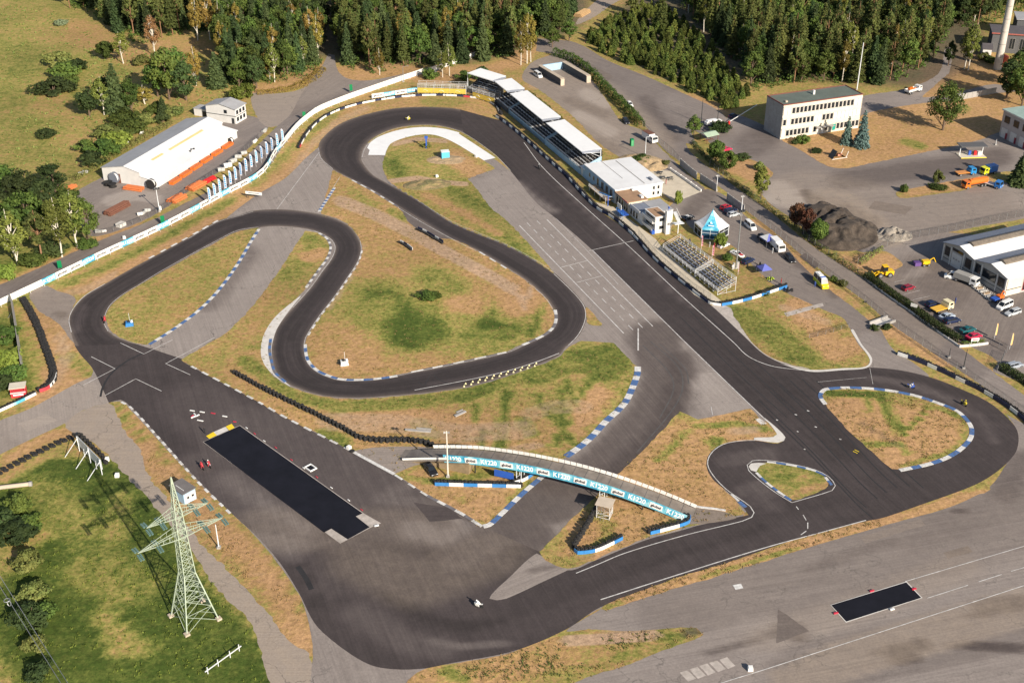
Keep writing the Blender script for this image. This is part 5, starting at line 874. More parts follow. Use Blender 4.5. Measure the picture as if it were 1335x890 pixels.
# ---- pavilion tent
g, a = fr((914, 311), (936, 313)); a0 = a
t = thing('pavilion_tent', 'hexagonal white event tent with one turquoise roof panel and glazed walls', 'tent', g, a)
P6 = [(0, 0), (4.9, 0), (7.4, 4.2), (5.0, 8.4), (.1, 8.4), (-2.4, 4.2)]; ctr = (2.5, 4.2)
for k in range(6):
    p, q = P6[k], P6[(k+1) % 6]
    rows = [[(p[0] + (ctr[0]-p[0])*u + (q[0]-p[0])*v*(1-u), p[1] + (ctr[1]-p[1])*u + (q[1]-p[1])*v*(1-u), 3.1 + 4.3*u**1.35 - .25*math.sin(v*math.pi)*(1-u)*u) for v in (0, .25, .5, .75, 1)] for u in (0, .2, .4, .6, .8, .97)]
    def panel(m):
        for r0, r1 in zip(rows, rows[1:]):
            for j in range(4): m.add([r0[j], r0[j+1], r1[j+1], r1[j]], [(0, 1, 2, 3)])
    o = part('roof_panel', panel, CYAN if k == 0 else WROOF, t)
    part('valance', lambda m: m.add([(p[0], p[1], 2.75), (q[0], q[1], 2.75), (q[0], q[1], 3.12), (p[0], p[1], 3.12)], [(0, 1, 2, 3)]), CYAN if k == 0 else WROOF, t)
    d = Vector((q[0]-p[0], q[1]-p[1])).normalized()
    part('glass_wall', lambda m: m.add([(p[0]*.98 + ctr[0]*.02, p[1]*.98 + ctr[1]*.02, .1), (q[0]*.98 + ctr[0]*.02, q[1]*.98 + ctr[1]*.02, .1), (q[0]*.98 + ctr[0]*.02, q[1]*.98 + ctr[1]*.02, 2.75), (p[0]*.98 + ctr[0]*.02, p[1]*.98 + ctr[1]*.02, 2.75)], [(0, 1, 2, 3)]), paint('teal_glass', (.02, .07, .13), .15) if k == 0 else GLASS, t)
    part('frame', lambda m: (m.bar((p[0], p[1], 0), (p[0], p[1], 3.1), .18), m.bar(((p[0]+q[0])/2, (p[1]+q[1])/2, 0), ((p[0]+q[0])/2, (p[1]+q[1])/2, 2.8), .1), m.bar((p[0], p[1], .1), (q[0], q[1], .1), .12), m.bar((p[0], p[1], 1.9), (q[0], q[1], 1.9), .08)), STEELW, t)

part('emblem', lambda m: (m.bar((1.7, .6, 3.95), (3.3, .6, 3.95), .2), m.bar((2.2, 1.25, 4.65), (2.8, 1.0, 4.4), .18), m.bar((2.45, 1.4, 4.8), (2.25, 1.0, 4.4), .18)), WINK, t)
part('finial', lambda m: m.cyl((2.5, 4.2, 7.2), (2.5, 4.2, 7.7), .12, .03), CYAN, t)
# ---- three storey office block
g, a = fr((1017, 182), (1118, 167)); t = thing('office_block', 'three storey cream office block with flat green grey roof', 'office building', g, a); L, D, H = 31.5, 10.6, 12.0
part('wall', lambda m: (m.box((L/2, D/2, H/2), (L, D, H)),), CREAM, t); part('end_wall', lambda m: m.box((-.06, D/2, H/2), (.1, D - .02, H - .02)), GREYC, t); part('roof', lambda m: m.box((L/2, D/2, H + .05), (L - .5, D - .5, .1)), GREENR, t)
part('parapet', lambda m: (m.box((L/2, .12, H + .14), (L + .3, .28, .36)), m.box((L/2, D - .12, H + .14), (L + .3, .28, .36)), m.box((.02, D/2, H + .14), (.28, D - .6, .36)), m.box((L - .02, D/2, H + .14), (.28, D - .6, .36))), REDBR, t)
random.seed(5)
for fl, z in enumerate((2.0, 5.9, 9.8)):
    part('floor_band', lambda m: m.box((L/2, -.1, z + 1.55), (L - .1, .18, .55)), CREAM, t)
    for k in range(20):
        x = .95 + k*1.56
        if fl == 0 and k in (9, 10): part('door', lambda m: m.box((x, -.05, 1.15), (1.2, .1, 2.3)), WHITEW, t); continue
        if fl == 0 and k == 13: part('sign_panel', lambda m: m.box((x, -.08, 1.7), (1.1, .12, 2.2)), paint('teal_sign', (.0, .28, .22), .5, .05), t); continue
        if fl == 0 and k == 12: part('door', lambda m: m.box((x, -.04, 1.2), (1.2, .08, 2.4)), DARKM, t); continue
        blind_drawn = (fl == 1 and (k > 13 or k in (8, 9))) or (fl == 2 and k in (0, 1, 18, 19)) or (fl == 0 and k in (0,)) or random.random() < .1  # windows with a white blind drawn
        window(t, x, 0, z, 1.28, 2.15, 'y-', BLIND if blind_drawn else GLASS)
    [part('mullion', lambda m: m.box((.17 + k*1.56, -.09, z), (.14, .2, 2.3)), CREAM, t) for k in range(21)]
part('chimney', lambda m: m.box((L*.5, D*.6, H + .8), (.7, .7, 1.5)), WHITEW, t); part('roof_vent', lambda m: m.box((2.5, D*.25, H + .35), (.8, .8, .6)), TAN, t); part('canopy', lambda m: m.box((17, -.8, 2.75), (7.0, 1.5, .16)), GREYC, t)
# ---- twin gabled factory on the right
g, a = fr((1227.4, 338.6), (1310, 387)); t = thing('factory_hall', 'twin gabled pale factory hall with ridge skylights and big dark windows', 'factory', g, a); D = 34
prof = [(0, 0), (0, 5.3), (6, 6.8), (11.9, 5.3), (17.8, 6.8), (23.8, 5.3), (23.8, 0)]
def fwall(m):
    n = len(prof); m.add([(x, y, z) for y in (0, D) for x, z in prof], [tuple(range(n-1, -1, -1)), tuple(range(n, 2*n)), (0, 1, n+1, n), (n-2, n-1, 2*n-1, 2*n-2)])
part('wall', fwall, paint('pale_grey_cladding', (.40, .39, .37), .7, .1, .5, dirt=.12), t)
def rs(m, x0, z0, x1, z1, th=.14): m.add([(x, y, z + d) for d in (0, th) for x, z, y in ((x0, z0, -.5), (x1, z1, -.5), (x1, z1, D + .4), (x0, z0, D + .4))], [(4, 5, 6, 7), (3, 2, 1, 0), (0, 1, 5, 4), (1, 2, 6, 5), (2, 3, 7, 6), (3, 0, 4, 7)])
part('roof', lambda m: rs(m, -.4, 5.22, 6, 6.82), BGREY, t); part('roof', lambda m: rs(m, 6.01, 6.82, 11.85, 5.34), WROOF, t); part('roof', lambda m: rs(m, 11.95, 5.34, 17.8, 6.82), BGREY, t); part('roof', lambda m: rs(m, 17.81, 6.82, 24.3, 5.2), WROOF, t)  # left slopes take the darker blue-grey: their shade is painted into the colour
for x in (6, 17.8): part('ridge_skylight', lambda m: m.extr([(x - .9, 6.7), (x + 1.5, 6.5), (x + 1.5, 7.0), (x + .4, 7.5), (x - .9, 7.1)], 3, D - 1), paint('weathered_skylight', (.17, .14, .11), .7, .3, 1.2), t)
for x, w, z, h in ((1.6, 1.8, 3.4, 2.6), (9.6, 2.2, 3.2, 2.7), (13.3, 2.0, 3.4, 2.6), (17.5, 4.8, 3.3, 2.4), (21.8, 2.2, 3.3, 2.6), (5.4, 4.0, 4.9, .8)): window(t, x, 0, z, w, h, 'y-', frame=DARKM)
part('roller_door', lambda m: m.box((5.4, -.06, 2.0), (3.8, .12, 4.0)), WHITEW, t)
for x in (4.4, 5.4, 6.4): window(t, x, -.1, 2.4, .6, .4, 'y-')
[part('column', lambda m: m.box((x, -.12, 2.6), (.3, .24, 5.2)), WHITEW, t) for x in (.15, 3.0, 7.8, 11.9, 14.7, 20.4, 23.6)]; part('band', lambda m: (m.box((12, -.07, 1.2), (23.6, .08, .12))), DARKM, t); part('side_panel', lambda m: (m.box((23.87, 2.6, 2.6), (.1, 5.0, 5.0))), CREAM, t); part('side_band', lambda m: m.box((23.94, 2.6, 1.9), (.1, 5, .2)), DARKM, t)
for y in (8, 14, 20): window(t, 23.8, y, 2.4, 4.5, 3.6, 'x+', frame=RED)
# ---- two storey garage building at the right edge, buildings behind it
g, a = fr((1302, 177), (1335, 194)); t = thing('garage_building', 'two storey grey rendered garage building with white doors and pale green roof', 'building', g, a)
part('wall', lambda m: m.box((9, 7, 4.7), (18, 14, 9.4)), paint('pale_pinkish_render', (.44, .40, .39), .85, .1, .6, dirt=.2), t); part('roof', lambda m: m.box((9, 7, 9.5), (18.8, 14.8, .22)), paint('pale_green_roof', (.30, .40, .36), .6, .15, .3), t); part('fascia', lambda m: (m.box((9, -.42, 9.35), (18.8, .08, .4)), m.box((-.42, 7, 9.35), (.08, 14.8, .4))), WHITEW, t)
for x in (2.6, 7.2, 11.8): window(t, x, 0, 6.6, 2.6, 2.4, 'y-', frame=DKGREY); part('door', lambda m: m.box((x - .3, -.06, 1.7), (3.0, .12, 3.4)), WHITEW, t); part('door', lambda m: m.box((x + 1.0, -.14, 1.1), (.9, .08, 2.1)), paint('dark_red_door', (.24, .03, .05), .6, .1), t)
g = G(1300, 90); t = thing('chimney_stack', 'tall pale banded chimney stack rising out of frame', 'chimney', g, 0)
part('shaft', lambda m: m.cyl((0, 0, 0), (0, 0, 52), 1.55, 1.0, 20), paint('pale_chimney_render', (.52, .48, .43), .85, .15, .4, dirt=.2), t)
for z in range(5, 52, 5): part('band', lambda m: m.cyl((0, 0, z), (0, 0, z + .25), 1.62 - .55*z/52, 1.62 - .55*z/52, 20), GREYC, t)
g, a = fr((1288, 74), (1345, 88)); a = R(-12)
t = thing('boiler_house', 'dark boiler house with red roof edge and tall windows behind the chimney', 'building', G(1290, 68), R(-14)); part('wall', lambda m: m.box((15, 6, 4), (30, 12, 8)), DKGREY, t); part('roof', lambda m: m.box((15, 6, 8.1), (31, 13, .3)), paint('dark_roofing', (.09, .08, .085), .9, .2, .3), t); part('fascia', lambda m: m.box((15, -.55, 8.0), (31, .1, .5)), paint('brick_red_fascia', (.34, .10, .08), .7, .1), t)
for x in (8, 12, 16, 20): window(t, x, 0, 4, 2.2, 4.5, 'y-', frame=GREYC)
t = thing('low_annex', 'low white gabled annex with dark roof in front of the boiler house', 'shed', G(1280, 74), R(-14)); part('wall', lambda m: m.add([(x, y, z) for x in (0, 3.4) for y, z in ((0, 0), (0, 3.2), (4, 4.4), (8, 3.2), (8, 0))], [(0, 1, 2, 3, 4), (9, 8, 7, 6, 5), (0, 5, 6, 1), (4, 3, 8, 9)]), WHITEW, t); part('roof', lambda m: (slope(m, -.3, 3.15, 4.0, 4.45, -.3, 3.8), slope(m, 4.02, 4.45, 8.3, 3.15, -.3, 3.8)), paint('dark_roofing', (.09, .08, .085)), t); part('door', lambda m: m.box((1.6, -.05, 1.1), (1.0, .1, 2.1)), DARKM, t)
t = thing('upper_house', 'grey roofed building at the upper right corner behind the trees', 'building', G(1322, 50), R(-14)); part('wall', lambda m: m.box((10, 6, 4), (20, 12, 8)), DKGREY, t); part('roof', lambda m: m.box((10, 6, 8.1), (21, 13, .3)), GROOF, t); window(t, 5, 0, 5, 3, 2, 'y-')
t = thing('red_tank_house', 'small orange red steel tank on legs beside the chimney foot', 'tank', G(1307, 88), R(10)); part('tank', lambda m: (m.cyl((0, 0, 2.2), (0, 0, 4.6), 1.6, 1.6, 14), m.cyl((0, 0, 4.6), (0, 0, 5.2), 1.6, .4, 14)), paint('orange_red_steel', (.58, .10, .05), .5, .15), t)
for x, y in ((-1, -1), (1, -1), (1, 1), (-1, 1)): part('leg', lambda m: m.bar((x, y, 0), (x, y, 2.4), .25), paint('orange_red_steel', (.58, .10, .05)), t)
# ---- open concrete silo in the car park
g, a = fr((736, 111), (701, 90)); t = thing('open_silo', 'roofless three sided concrete silo with pale blue inner wall in the gravel car park', 'silo', g, a)
part('wall', lambda m: m.box((9.3, 1.1, 1.35), (18.6, .9, 2.7)), DKGREY, t); part('wall', lambda m: m.box((8.6, -9.6, 1.35), (19.8, 1.0, 2.7)), DKGREY, t); part('back_wall', lambda m: m.box((18.3, -4.2, 1.35), (.6, 9.8, 2.7)), LTBLUE, t); part('coping', lambda m: (m.box((9.3, 1.1, 2.78), (18.7, 1.7, .18)), m.box((8.6, -9.6, 2.78), (19.9, 1.8, .18))), TAN, t); part('pier', lambda m: (m.box((-.2, 1.1, 1.3), (.5, 1.6, 2.6)), m.box((-1.5, -9.6, 1.3), (.6, 1.8, 2.6))), TAN, t)
# ---- lattice pylon
t = thing('power_pylon', 'pale green lattice power pylon with two crossarms standing in the grass', 'pylon', G(254, 805), R(-50.3 - 0)); PG = paint('pale_green_steel', (.36, .42, .33), .5, .12, 1.0); B0 = 3.05
def hw(z): return B0 + (1.05 - B0)*(z/10.4) if z < 10.4 else (1.05 + (.62 - 1.05)*(z - 10.4)/12.4 if z < 22.8 else .62*(30.6 - z)/7.8 + .03)
def lattice(m, zs, w=.095):
    for z0, z1 in zip(zs, zs[1:]):
        a0, a1 = hw(z0), hw(z1); c0 = [(-a0, -a0), (a0, -a0), (a0, a0), (-a0, a0)]; c1_ = [(-a1, -a1), (a1, -a1), (a1, a1), (-a1, a1)]
        for k in range(4):
            p, q, r, s = c0[k], c0[(k+1) % 4], c1_[k], c1_[(k+1) % 4]
            m.bar((*p, z0), (*s, z1), w*.75); m.bar((*q, z0), (*r, z1), w*.75); m.bar((*r, z1), (*s, z1), w*.75)
            if z0 < 10: mid0 = ((p[0]+q[0])/2*1.0, (p[1]+q[1])/2, z0); mm = ((r[0]+s[0])/2, (r[1]+s[1])/2, z1); m.bar((*p, (z0+z1)/2) if False else ((p[0]+r[0])/2, (p[1]+r[1])/2, (z0+z1)/2), mm, w*.5); m.bar(((q[0]+s[0])/2, (q[1]+s[1])/2, (z0+z1)/2), mm, w*.5)
for sx, sy in ((-1, -1), (1, -1), (1, 1), (-1, 1)):
    part('leg', lambda m: [m.bar((sx*hw(z0), sy*hw(z0), z0), (sx*hw(z1), sy*hw(z1), z1), .20 if z1 < 12 else .14) for z0, z1 in ((0, 10.4), (10.4, 22.8), (22.8, 30.5))], PG, t); part('footing', lambda m: m.box((sx*B0, sy*B0, .15), (.9, .9, .5)), TAN, t)
part('bracing', lambda m: lattice(m, [0, 3.2, 6.0, 8.4, 10.4]), PG, t); part('bracing', lambda m: lattice(m, [10.4, 12.2, 13.9, 15.5, 17.0, 18.5, 20.0, 21.4, 22.8]), PG, t); part('bracing', lambda m: lattice(m, [22.8, 24.6, 26.2, 27.6, 28.8, 29.7, 30.5], .1), PG, t)
INSUL = paint('insulator_glass', (.10, .17, .16), .3, .1)
PAX = G(282, 677) - G(184, 718); armang = math.atan2(PAX.y, PAX.x) - R(-50.3)
def arm(z, L, name='crossarm'):
    c, s = math.cos(armang), math.sin(armang)
    def f(m):
        for sg in (-1, 1):
            tip = (sg*L*c, sg*L*s, z + .15); w = hw(z)
            for oy in (-w, w):
                m.bar((-oy*s, oy*c, z), tip, .11); m.bar((-oy*s, oy*c, z + 2.0), tip, .075)
            for k in range(1, 7):
                u, v = k/7, (k - .5)/7
                pa = [Vector((-oy*s, oy*c, z)).lerp(Vector(tip), u) for oy in (-w, w)]; pb = [Vector((-oy*s, oy*c, z)).lerp(Vector(tip), v) for oy in (-w, w)]
                m.bar(pa[0], pb[1], .07); m.bar(pb[1], pa[1] if False else pb[0], .06); m.bar(pa[0], Vector((w*s, -w*c, z + 2)).lerp(Vector(tip), u), .06); m.bar(pa[1], Vector((-w*s, w*c, z + 2)).lerp(Vector(tip), u), .06)
    o = part(name, f, PG, t)
    for sg in (-1, 1):
        for e in (1.0, .55):
            for side in (-1, 1):
                px, py = sg*L*e*c, sg*L*e*s; dx, dy = -s*side, c*side
                def ins(m):
                    for off in (-.22, .22):
                        a_ = Vector((px + c*off + dx*.3, py + s*off + dy*.3, z + .1)); b_ = Vector((px + c*off + dx*1.9, py + s*off + dy*1.9, z - .15)); m.cyl(a_, b_, .12, .12, 6)
                        for q in range(5): pc = a_.lerp(b_, (q + .5)/5); m.cyl(pc, pc + (b_ - a_)*.05, .2, .2, 7)
                part('insulator', ins, INSUL, o)
arm(18.3, 7.6); arm(22.5, 5.4)
# ---- bridge over the circuit
g, a = fr((575, 594), (897, 664)); t = thing('track_bridge', 'arched bridge deck over the circuit with turquoise and white lettered banners', 'bridge', g, a)
DECK = paint('worn_bridge_planks', (.19, .165, .145), .9, .35, .5, dirt=.35)
def bz(x): return max(.05, 4.15*(1 - ((x - 24.5)/(32 if x < 24.5 else 30))**2))
BX = list(np.arange(-8, 54.6, 1.25)); Y0, Y1 = -3.55, .75
def by(x): return -1.2*max(0, (8 - x)/16)
def deck(m):
    for x0, x1 in zip(BX, BX[1:]):
        z0, z1 = bz(x0), bz(x1); a0, a1 = by(x0), by(x1); th = .35
        m.add([(x0, Y0 + a0, z0), (x1, Y0 + a1, z1), (x1, Y1 + a1, z1), (x0, Y1 + a0, z0), (x0, Y0 + a0, z0 - th), (x1, Y0 + a1, z1 - th), (x1, Y1 + a1, z1 - th), (x0, Y1 + a0, z0 - th)], [(0, 1, 2, 3), (7, 6, 5, 4), (0, 4, 5, 1), (3, 2, 6, 7)])
part('deck', deck, DECK, t); part('deck_joint', lambda m: [m.bar((x, Y0 + .1, bz(x) + .02), (x, Y1 - .1, bz(x) + .02), .07, .03) for x in BX[8::2]], DKGREY, t)
def rails(m):
    for x0, x1 in zip(BX[5:], BX[6:]): m.bar((x0 + .04, Y1 + .05 + by(x0), bz(x0) + .55), (x1 - .1, Y1 + .05 + by(x1), bz(x1) + .55), .10, .75)
part('parapet', rails, WFENCE, t); part('parapet', lambda m: [m.bar((x0, Y0 - .02 + by(x0), bz(x0) + .4), (x1, Y0 - .02 + by(x1), bz(x1) + .4), .10, .5) for x0, x1 in zip(BX[1:9], BX[2:10])], WFENCE, t)
part('girder', lambda m: [(m.bar((x0, y, bz(x0) - .6), (x1, y, bz(x1) - .6), .25, .5)) for x0, x1 in zip(BX[10:], BX[11:]) for y in (Y0 + .5, Y1 - .5)], DARKM, t)
seqs = []; x = 2.2; k = 0
while x < 52:
    l = 4.4 if k % 2 == 0 else 3.4; l = min(l, 53.4 - x); xm = x + l/2; ang = math.atan2(bz(x + l) - bz(x), l); ln = math.hypot(l, bz(x + l) - bz(x))
    o = part('banner', lambda m: m.box((0, 0, 0), (ln - .03, .06, 1.85)), CYAN, t, (xm, Y0 - .14, (bz(x) + bz(x + l))/2 + .22)); o.rotation_euler = (0, -ang, 0)
    if k % 2 == 0: lettering('K1220', 1.1, WINK, o, (0, -.05, 0), (math.pi/2, 0, 0), .04, l*.80)
    else:
        p = part('banner_panel', lambda m: m.box((0, 0, 0), (l*.78, .04, 1.2)), WBELT, o, (0, -.06, 0)); lettering('global', .62, INK, o, (0, -.10, 0), (math.pi/2, 0, 0), .03, l*.62)
    x += l; k += 1
for x in (18.6, 36.2): part('pier', lambda m: ([m.bar((x + dx, y, 0), (x + dx, y, bz(x) - .4), .14) for dx in (-.5, .5) for y in (Y0 + .3, -1.4, Y1 - .3)], [m.bar((x - .5, y, z), (x + .5, y, z + .9), .08) for y in (Y0 + .3, Y1 - .3) for z in (.3, 1.4)]), STEELW, t)
for x in (9.0, 44.5): part('pier', lambda m: ([m.bar((x, y, 0), (x, y, bz(x) - .4), .2) for y in (Y0 + .4, Y1 - .4)]), DARKM, t)
part('embankment', lambda m: m.extr([(-8, 0), (8, 0), (8, bz(8) - .4), (4, bz(4) - .7), (-3, bz(-3) - .7), (-8, .02)], Y0 - .6, Y1 - 1.5), paint('earth_bank', (.26, .19, .11), .95, .3, .6), t); part('embankment', lambda m: m.extr([(54.5, 0), (47, 0), (47, bz(47) - .4), (51, bz(51) - .4), (54.5, .06)], Y0 + .3, Y1 - .3), paint('earth_bank', (.26, .19, .11)), t)
o = part('tarpaulin', lambda m: m.box((15.5, Y0 - .1, 1.6), (4.2, .1, 1.6)), BLUE, t)
sheet('bridge_ramp', [(458,588,1),(490,583),(538,582),(566,584),(582,590),(582,602,1),(563,603),(540,607),(514,618,1)], .044, ASPH, strokes=[], base=(.78, .3, .2)); sheet('bridge_ramp', [(888,662,1),(897,657,1),(915,662),(945,667),(960,675),(913,683),(900,683),(893,676,1)], .044, ASPH, strokes=[], base=(.5, .6, .2))
kerb([(897,657.5),(912,661),(930,663),(946,665.5)], .5, 3, 'w', .12)
# ---- timing tower of scaffold beside the bridge
t = thing('timing_tower', 'white scaffold lookout tower with plywood roof beside the bridge', 'tower', G(788, 672), R(-20))
part('frame', lambda m: ([m.bar((x, y, 0), (x, y, 3.2), .1) for x in (-1.3, 1.3) for y in (-1.2, 1.2)], [m.bar((-1.3, y, z), (1.3, y, z), .08) for y in (-1.2, 1.2) for z in (.3, 1.2, 2.0, 3.1)], [m.bar((x, -1.2, z), (x, 1.2, z), .08) for x in (-1.3, 1.3) for z in (.3, 1.2, 2.0, 3.1)], [m.bar((-1.3, -1.2, z), (1.3, -1.2, z + .9), .06) for z in (.3, 1.1)], [m.bar((1.3, -1.2, z), (1.3, 1.2, z + .9), .06) for z in (.3, 1.1)]), WHITEW, t); part('floor', lambda m: m.box((0, 0, 2.05), (2.7, 2.5, .08)), WOOD, t); part('roof', lambda m: m.box((0, .1, 3.28), (3.3, 3.0, .1)), paint('plywood', (.55, .46, .36), .8, .12, .8), t); part('ladder', lambda m: (m.bar((-.3, -1.9, 0), (-.3, -1.25, 2.9), .06), m.bar((.3, -1.9, 0), (.3, -1.25, 2.9), .06)), STEEL, t)
# ---- billboard, kiosk, posts and signs
g = G(104, 587); a = heading((104, 587), (135, 619)); t = thing('billboard', 'large silver sheet billboard on slanting legs seen from its edge', 'billboard', g, a); Lb = dist((104, 587), (135, 619))
part('panel', lambda m: m.box((Lb/2, 0, 2.6), (Lb, .12, 2.4)), paint('silver_sheet', (.50, .52, .55), .4, .1, .6), t)
for x in (.3, Lb/2, Lb - .3): part('leg', lambda m: (m.bar((x, -.15, 0), (x, -.15, 3.8), .14), m.bar((x, -3.4, 0), (x, -.2, 3.2), .11)), STEELW, t)
for x in (Lb*.25, Lb*.75): part('brace', lambda m: m.bar((x, -.15, 0), (x, -.15, 2), .1), STEELW, t)
g, a = fr((241, 658), (255.5, 650)); t = thing('cabin', 'small white and pale blue cabin with flat grey roof behind the pylon', 'cabin', g, a)
part('wall', lambda m: m.box((1.4, 2.2, 1.3), (2.8, 4.4, 2.6)), LTBLUE, t); part('roof', lambda m: m.box((1.4, 2.2, 2.68), (3.2, 4.8, .16)), paint('brown_grey_felt', (.16, .145, .14), .85, .12, .6), t); part('front_panel', lambda m: m.box((1.4, -.05, 1.2), (2.5, .08, 1.9)), WHITEW, t); part('roof_lath', lambda m: m.bar((.7, .8, 2.80), (.7, 3.4, 2.80), .08), WBELT, t); window(t, .9, -.08, 1.4, .7, .7, 'y-'); window(t, 2.0, -.08, 1.4, .7, .7, 'y-')
g = G(20, 517); t = thing('refreshment_kiosk', 'red marshal kiosk with cream roof and white lettering by the left road', 'kiosk', G(15, 519), R(14))
part('wall', lambda m: m.box((1.6, 1.2, .65), (3.2, 2.4, 1.3)), paint('kiosk_red', (.62, .05, .06), .5, .06), t); part('post', lambda m: [m.bar((x, y, 1.3), (x, y, 2.4), .12) for x in (.1, 3.1) for y in (.1, 2.3)], paint('kiosk_red', (.62, .05, .06)), t); part('roof', lambda m: m.box((1.6, 1.2, 2.45), (3.6, 2.8, .14)), CREAM, t); o = part('counter', lambda m: m.box((1.6, -.1, 1.3), (3.3, .4, .08)), WBELT, t); part('stripe', lambda m: m.box((1.6, -.04, .7), (2.2, .06, .3)), WINK, t)
def lamp_post(label, base, h, style='flood', rz=0.0, mat=None, group='lighting masts'):
    t = thing('lamp_post', label, 'lamp post', G(*base), rz, group); mat = mat or STEELW; r = .09 + h*.008
    part('pole', lambda m: m.cyl((0, 0, 0), (0, 0, h), r, r*.6, 8), mat, t); part('footing', lambda m: m.box((0, 0, .2), (.7, .7, .4)), GREYC, t)
    if style == 'flood':
        part('crossbar', lambda m: m.bar((-.9, 0, h), (.9, 0, h), .1), mat, t)
        for x in (-.7, 0, .7): part('floodlight', lambda m: m.box((x, -.2, h - .1), (.5, .4, .55)), DARKM, t)
    elif style == 'arm': part('arm', lambda m: m.bar((0, 0, h), (1.6, 0, h + .3), .09), mat, t); part('lamp_head', lambda m: m.box((1.8, 0, h + .3), (.8, .28, .16)), mat, t)
    elif style == 'horn':
        part('loudspeaker', lambda m: (m.cyl((0, 0, h - .4), (.6, 0, h - .4), .08, .3, 8), m.cyl((0, 0, h - .4), (-.6, 0, h - .4), .08, .3, 8)), GREYC, t)
    return t
lamp_post('tall pale concrete mast with loudspeakers at the left end of the bridge', (584, 621.5), 11.4, 'horn', mat=paint('pale_concrete_mast', (.62, .58, .5), .8, .1))
t = lamp_post('very tall thin floodlight mast between pavilion tent and scaffold grandstand', (959.5, 350), 17.2, 'flood', R(20), STEEL)
part('control_box', lambda m: (m.box((.4, 0, 1.0), (.7, .5, 2.0)), m.box((-.7, .1, .9), (.5, .5, 1.8))), GREYC, t)
t = lamp_post('white mast with control box in the pipe yard by the service road', (208, 276), 7.6, 'flood', R(30)); part('control_box', lambda m: m.box((.3, -.2, 1.2), (.6, .5, 1.2)), WFENCE, t)
lamp_post('thin white mast beside the pylon at the track side', (285.5, 714), 5.6, 'none'); lamp_post('street lamp between the car park and the public road', (841, 205), 6.9, 'arm', R(10)); lamp_post('street lamp at the grey wall behind the pavilion', (934, 249), 5.4, 'horn'); lamp_post('double headed lamp behind the red parked car', (966, 281), 6.5, 'horn')
lamp_post('dark pole by the gatehouse hedge', (914, 161), 8.5, 'none', mat=DARKM, group='dark poles'); lamp_post('dark pole beside the depot gate barrier', (935, 163), 6.5, 'none', mat=DARKM, group='dark poles'); lamp_post('dark pole beside the fence opposite the factory entrance', (1256, 480), 5.2, 'none', mat=DARKM, group='dark poles'); lamp_post('pole at the fence end above the right loop barrier', (1237, 466), 2.6, 'none', mat=DARKM, group='dark poles')
lamp_post('pole in front of the forest by the white fence', (526, 107), 6.0, 'arm', mat=STEEL); lamp_post('white mast behind the scaffold stand with the yellow banners', (610, 118), 7, 'none'); lamp_post('leaning white mast behind the office block', (1117, 117), 18, 'none'); lamp_post('thin mast at the depot petrol station', (1298, 189), 2.0, 'none')
for px, h, lb in (((213, 293.5), 3.0, 'green roadside sign panel on the fence next to the pipe yard mast'), ((397, 157), 3.2, 'green sign panel at the curve of the white fence'), ((458, 121), 3.2, 'green sign panel behind the hairpin nearest the forest road'), ((79, 352), 2.8, 'green sign panel nearest the birch clump on the left')):
    t = thing('sign_panel', lb, 'sign', G(px[0], px[1]), R(15), 'green sign panels along the white fence'); part('panel', lambda m: m.box((0, 0, h*.62), (1.1, .1, h*.75)), GREENP, t); part('post', lambda m: [m.bar((x, .08, 0), (x, .08, h), .08) for x in (-.45, .45)], STEEL, t)
t = thing('notice_board', 'long white notice board on two posts below the white fence', 'sign', G(322, 258), R(-14)); part('panel', lambda m: m.box((2.4, 0, 1.8), (5.4, .1, .9)), WBELT, t); part('post', lambda m: [m.bar((x, .08, 0), (x, .08, 2.4), .12) for x in (-.1, .4)], DARKM, t); part('stripe', lambda m: m.box((2.4, -.06, 1.8), (3.6, .04, .18)), INK, t)
t = thing('signal_post', 'blue signal post with a box head in the hairpin infield', 'sign', G(556, 193.5), R(0)); part('post', lambda m: m.box((0, 0, 1.8), (.45, .3, 3.6)), BLUE, t); part('head', lambda m: (m.box((0, 0, 3.9), (1.1, .4, .9)), m.box((0, -.22, 3.9), (.7, .06, .5))), BLUE, t)
t = thing('water_tank', 'bright blue cube tank on a sandy mound in the hairpin infield', 'tank', G(580.5, 206), R(12)); part('tank', lambda m: m.box((0, 0, 1.3), (2.6, 2.2, 2.2)), paint('sky_blue_tank', (.10, .45, .66), .5, .1), t); part('plinth', lambda m: m.box((0, 0, .1), (2.8, 2.4, .24)), GREYC, t); part('lid', lambda m: m.box((0, 0, 2.45), (2.7, 2.3, .1)), WBELT, t)
for px, lb in (((169, 424), 'blue marshal tyre post with white cap on the left grass island'), ((449, 475), 'white and dark blue marshal post in the big infield near the bottom bend')):
    t = thing('marshal_post', lb, 'marshal post', G(*px), R(15)); part('body', lambda m: m.extr([(-1.0, 0), (1.0, 0), (.8, 1.0), (-.8, 1.0)], -.8, .8), LBLUE if px[0] < 200 else WBELT, t); part('tyre', lambda m: (m.torus((-1.1, .3, .4), (0, 0, 1), .28, .16), m.torus((-.1, .2, 1.1), (0, 0, 1), .3, .15)), BLK, t); part('flag_pole', lambda m: m.bar((.2, .1, 1), (.2, .1, 3.4), .06), STEELW, t); part('cap', lambda m: m.box((.65, 0, 1.1), (.5, 1.0, .3)), WINK, t)
